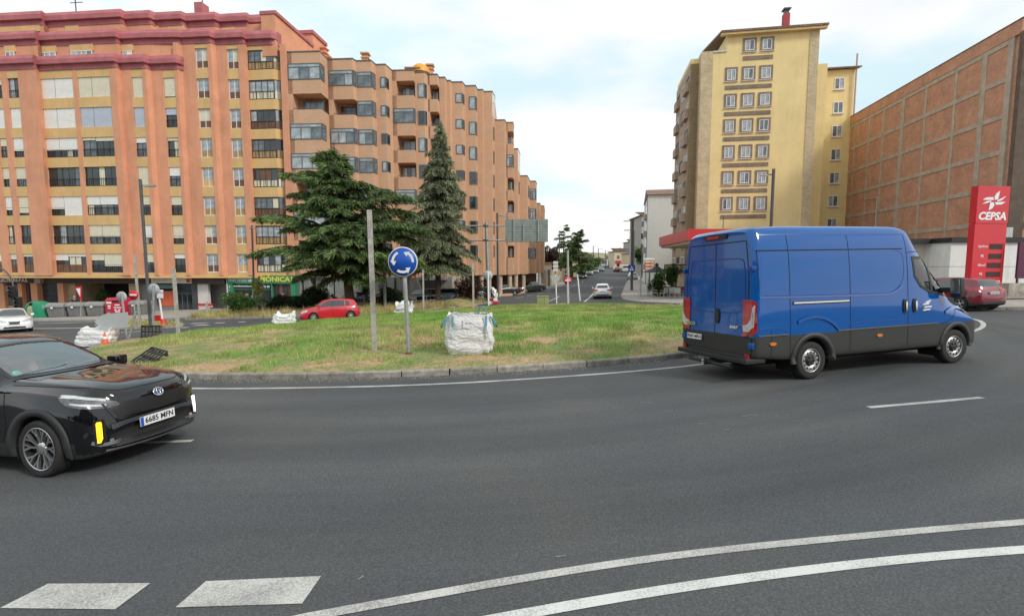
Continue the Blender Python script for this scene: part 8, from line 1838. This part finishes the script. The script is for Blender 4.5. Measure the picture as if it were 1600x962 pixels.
def bigbag(label, loc, rz, W_, D_, H_, slump=0., full=True, seed=1, tilt=0, straps=True):
    t = thing('bulk_bag', label, 'bag', loc, rz); r_ = random.Random(seed); n_ = 56; lv = 26; V = []
    ph = [r_.uniform(0, 6.28) for _ in range(8)]
    for i in range(lv + 1):
        f = i / lv; bul = 1 + .07 * math.sin(math.pi * min(1, f * 1.1)) - .12 * max(0, .12 - f) * 8 * .5
        for j in range(n_):
            a_ = 2 * math.pi * j / n_; c_, s_ = math.cos(a_), math.sin(a_); e = .42; x = math.copysign(abs(c_) ** e, c_) * W_ / 2 * bul; y = math.copysign(abs(s_) ** e, s_) * D_ / 2 * bul
            w_ = .022 * (math.sin(3 * a_ + ph[0] + 7 * f) + .8 * math.sin(7 * a_ + ph[1] - 9 * f) + .6 * math.sin(11 * a_ + ph[2] + 15 * f) + .7 * math.sin(2 * a_ + 21 * f + ph[3])) * (1 + slump)
            z = f * H_ * (1 + .05 * math.sin(a_ + ph[4]) * f + .04 * math.sin(4 * a_ + ph[5]) * f * (1 + 3 * slump)) ; V.append((x * (1 + w_) + tilt * z, y * (1 + w_), z + .012 * math.sin(9 * a_ + 12 * f)))
    m = MB(); m.add(V, [(i * n_ + j, i * n_ + (j + 1) % n_, (i + 1) * n_ + (j + 1) % n_, (i + 1) * n_ + j) for i in range(lv) for j in range(n_)], 0, True)
    # rolled rim and fill
    top = V[lv * n_:]; inn = [(x * .86, y * .86, z - .04) for x, y, z in top]; inn2 = [(x * .8, y * .8, H_ * .82) for x, y, z in top]
    m.add(top + inn + inn2, [(j, (j + 1) % n_, n_ + (j + 1) % n_, n_ + j) for j in range(n_)] + [(n_ + j, n_ + (j + 1) % n_, 2 * n_ + (j + 1) % n_, 2 * n_ + j) for j in range(n_)] + [tuple(2 * n_ + j for j in range(n_))], 0, True); m.build('bag_body', BAG, t)
    if full:
        k = 1500; P = np.stack([RNG.uniform(-W_ * .38, W_ * .38, k) + tilt * H_, RNG.uniform(-D_ * .38, D_ * .38, k), RNG.uniform(H_ * .84, H_ * .95, k)], 1); D = RNG.normal(size=(k, 3)); D[:, 2] = np.abs(D[:, 2]) * .5; D /= np.linalg.norm(D, axis=1)[:, None]; D *= .09; Vq, Fq = quads(P, D, np.full(k, .03)); stuff(npmesh('cut_weeds', Vq, Fq, [leafmat('weeds', (.22, .24, .12), .4)], t))
    if straps:
        for sx in (-1, 1):
            x = sx * W_ * .36; pts = [(x + sx * .05 + tilt * H_ * .45, -D_ / 2 * 1.09 - .03, H_ * .45), (x + tilt * H_ * .7, -D_ / 2 * 1.08 - .03, H_ * .72), (x + tilt * H_, -D_ / 2 * 1.02 - .03, H_ * .98)]
            for p, q_ in zip(pts, pts[1:]): MB().box(-.027, .027, 0, .008, 0, (Vector(q_) - Vector(p)).length + .01, 0, Matrix.Translation(p) @ (Vector(q_) - Vector(p)).to_track_quat('Z', 'Y').to_matrix().to_4x4()).build('strap', STRAP, t)
            a_ = Vector((sx * W_ * .46 + tilt * H_, -D_ * .40, H_ * .96)); MB().tube([tuple(a_), tuple(a_ + Vector((sx * .12, -.1, -.12))), tuple(a_ + Vector((sx * .17, -.09, -.27))), tuple(a_ + Vector((sx * .12, -.06, -.26))), tuple(a_ + Vector((sx * .04, 0, -.05)))], .02, 6).build('lifting_loop', STRAP, t)
        MB().tube([(W_ * .20 + tilt * H_, D_ * .42, H_ * .95), (W_ * .22 + tilt * H_, D_ * .40, H_ * 1.14), (W_ * .32 + tilt * H_, D_ * .40, H_ * 1.13), (W_ * .40 + tilt * H_, D_ * .42, H_ * .97)], .022, 6).build('lifting_loop', STRAP, t)
        o = MB().plate([(-.16, 0), (.02, -.02), (.04, .2), (-.15, .22)], -D_ / 2 * 1.09 - .02, -D_ / 2 * 1.09 - .012).build('paper_tag', SWH, t); o.location.z = H_ * .70
        m = MB(); 
        for k in range(5): m.box(-.11 + k * .035, -.09 + k * .035, -D_ / 2 * 1.09 - .023, -D_ / 2 * 1.09 - .0205, H_ * .70 + .1, H_ * .70 + .125)
        stuff(m.build('tag_print', INK, o if False else t))
    return t
x, y = G(731, 567.5); bigbag('big white bulk bag with blue straps, full of cut weeds, at the near kerb', (x, y + .62, zm(x, y + .5)), R(4), 1.18, 1.1, 1.02, tilt=.0)
def gat(px, py, z=lambda x, y: g(x, y)): x, y = G(px, py); return x, y, z(x, y)
x, y, z = gat(136, 544); bigbag('slumped white bulk bag lying behind the orange cone', (x - .3, y + .75, z + .02), R(14), 1.1, .8, .66, slump=.5, full=False, seed=4, tilt=.25, straps=False); t = bigbag
x, y, z = gat(445, 513); bigbag('white bulk bag in front of the nose of the red hatchback', (x, y, z), R(5), .9, .8, .74, slump=.8, full=False, seed=6, straps=False)
x, y, z = gat(635, 492); bigbag('small crumpled white bag at the far edge of the island behind the blue sign pole', (x, y - .6, z + .02), 0, 1.0, .6, .7, slump=2.5, full=False, seed=8, straps=False)
CONE = mat('cone_orange', (.72, .12, .04), .5, var=.05)
def cone(label, px, py, h=.55):
    x, y = G(px, py); t = thing('traffic_cone', label, 'cone', (x, y, g(x, y) + .14)); MB().box(-.13, .13, -.13, .13, 0, .03).build('base', CONE, t); MB().lathe([(.11, .03), (.075, h * .42)], 20).lathe([(.055, h * .62), (.02, h), (0, h)], 20).build('cone_body', CONE, t); MB().lathe([(.075, h * .421), (.055, h * .619)], 20).build('reflective_band', SWH, t)
cone('orange traffic cone beside the slumped white bag', 165, 542, .44)
for k, px in enumerate((768, 774)):
    x, y = G(px, 476); t = thing('barrier_block', ['red and white barrier block next to the signal mast', 'second red and white barrier block, right of the first'][k], 'barrier', (x, y, g(x, y) + .02), R(10)); MB().box(-.2, .2, -.15, .15, 0, .3).build('lower_block', SRED if k else SWH, t, bevel=.02); MB().box(-.17, .17, -.12, .12, .302, .55).build('upper_block', SWH if k else SRED, t, bevel=.02)
PLB2 = mat('black_crate', (.04, .038, .036), .6, var=.2)
def crate(label, loc, rot, Wd=1.0, Hd=.8, T=.14):
    t = thing('plastic_pallet', label, 'pallet', loc); t.rotation_euler = rot
    nx_, nz_ = 5, 4
    for i in range(nx_ + 1): x = -Wd / 2 + Wd * i / nx_; MB().box(x - .016, x + .016, -.02, .02, -Hd / 2, Hd / 2).build('slat', PLB2, t)
    for k in range(nz_ + 1): z = -Hd / 2 + Hd * k / nz_; MB().box(-Wd / 2, Wd / 2, -.0235, .0235, z - .014, z + .014).build('slat', PLB2, t)
    for x in (-Wd * .44, 0, Wd * .44):
        for z in (-Hd * .42, 0, Hd * .42): MB().box(x - .035, x + .035, .024, T, z - .035, z + .035).build('foot', PLB2, t)
    for z in (-Hd * .42, 0, Hd * .42): MB().box(-Wd / 2, Wd / 2, T + .001, T + .02, z - .03, z + .03).build('runner', PLB2, t)
    return t
x, y = G(236, 532.5); crate('black plastic pallet standing upright at the far kerb of the island', (x, y, g(x, y) + .40), (R(-10), 0, R(6)), .70, .50)
x, y = G(222, 577); crate('black plastic pallet lying tilted on the grass behind the black car', (x + .0, y + .3, mound(x, y + .3) + .13), (R(-60), R(8), R(-20)), .62, .62, .1)
# cafe terrace
GCH = mat('terrace_grey', (.38, .39, .38), .6, var=.1); UMB = mat('parasol_dark', (.05, .045, .055), .8, var=.1)
for k, px in enumerate((1026, 1052)):
    q = at(px, 425, 48 + k); z = g(q.x, q.y) + .13; t = thing('parasol', ['dark parasol at the left end of the cafe terrace', 'dark parasol nearer the van on the cafe terrace'][k], 'parasol', (q.x, q.y, z)); h = at(px, 420, q.y).z - z
    MB().lathe([(1.55, h - .35), (1.0, h - .18), (.5, h + .02), (.1, h + .3), (0, h + .36)], 8).build('canopy', UMB, t); MB().lathe([(.16, h + .30), (.2, h + .42), (.1, h + .55), (0, h + .58)], 10).build('finial', UMB, t); MB().tube([(0, 0, 0), (0, 0, h)], .035, 8).build('pole', LPG, t)
def chair(label, x, y, rz, first=None):
    if first: return copytree(first, (x, y, g(x, y) + .13), rz, label)
    t = thing('terrace_chair', label, 'chair', (x, y, g(x, y) + .13), rz, 'grey chairs stacked up against the tables of the cafe terrace'); MB().box(-.25, .25, -.25, .25, .42, .46).build('seat', GCH, t); MB().box(-.25, .25, .22, .26, .5, .92).build('backrest', GCH, t)
    for a in (-.22, .22):
        for b in (-.22, .22): MB().box(a - .015, a + .015, b - .015, b + .015, 0, .42).build('leg', GCH, t)
        MB().box(a - .03, a + .03, -.2, .24, .64, .67).build('armrest', GCH, t)
    return t
labs = ['grey terrace chair at the left end of the cafe, beside the pavement tip', 'second grey terrace chair from the pavement tip', 'grey terrace chair in front of the left parasol', 'grey terrace chair right of the left parasol', 'grey terrace chair below the potted shrub', 'grey terrace chair left of the brick planter', 'grey terrace chair in front of the brick planter', 'grey terrace chair partly hidden by the van']
fc = None
for k, (px, py) in enumerate(((1016, 464), (1023, 467), (1030, 464), (1037, 468), (1044, 464), (1050, 468), (1056, 465), (1061, 469))):
    x, y = G(px, py); c_ = chair(labs[k], x, y, R(k * 70), fc); fc = fc or c_
tl = ['grey table at the left of the cafe terrace', 'grey table in the middle of the cafe terrace', 'grey table of the cafe terrace next to the van']
for k, (px, py) in enumerate(((1020, 461.5), (1039, 461.5), (1056, 461.5))):
    x, y = G(px, py); t = thing('terrace_table', tl[k], 'table', (x, y, g(x, y) + .13), 0, 'tables of the cafe terrace'); MB().box(-.55, .55, -.4, .4, .72, .76).build('tabletop', GCH, t); [MB().box(a - .02, a + .02, b - .02, b + .02, 0, .72).build('leg', GCH, t) for a in (-.5, .5) for b in (-.35, .35)]
q = at(1050, 450, 47.3); MB_ = MB().box(-1.6, 1.6, -.3, .3, 0, .85).build('brick_planter', brickmat('planter_brick', (.33, .13, .08), (.27, .1, .06), (.3, .22, .17)), None, (q.x, 47.3, g(q.x, 47.3) + .13)); tag(MB_, 'low red brick planter on the cafe terrace beside the van', 'planter')
t = thing('glass_windbreak', 'dark framed glass screen beside the cafe terrace', 'screen', (q.x - .4, 48.6, g(q.x, 48.6) + .13)); MB().box(0, 2.4, -.02, .02, 2.95, 3.05).build('frame', FRD, t); [MB().box(a, a + .07, -.03, .03, 0, 2.95).build('frame', FRD, t) for a in (0, 1.2, 2.35)]
# railing along the service lane
t = thing('guard_rail', 'low thin metal railing along the verge behind the red car', 'railing', (0, 0, 0)); pts = [(-16.5, 40.3), (-12.5, 41.0), (-9.2, 41.8), (-6.6, 42.8)]
for a, b in zip(pts, pts[1:]):
    for h in (.45, .85): MB().tube([(a[0], a[1], g(*a) + .1 + h), (b[0], b[1], g(*b) + .1 + h)], .025, 6).build('rail', GALV, t)
    for k in range(3): f_ = k / 3; x, y = a[0] + (b[0] - a[0]) * f_, a[1] + (b[1] - a[1]) * f_; MB().box(x - .03, x + .03, y - .03, y + .03, g(x, y), g(x, y) + .97).build('upright', GALV, t)
q = G(311, 497); t = thing('wooden_stake', 'short pale stake in the dry grass left of the round bush', 'stake', (q[0] + .3, q[1] + .5, g(*q) + .1)); MB().box(-.07, .07, -.05, .05, 0, 1.05).build('post', GALV2, t)
# loose dark sheet and earth heap on the verge
t = struct(MB().lathe([(1.9, 0), (1.4, .28), (.7, .52), (0, .62)], 24).build('earth_heap', SOIL, None, (at(712, 470, 41.3).x, 41.3, g(-5, 41.3) + .05)))
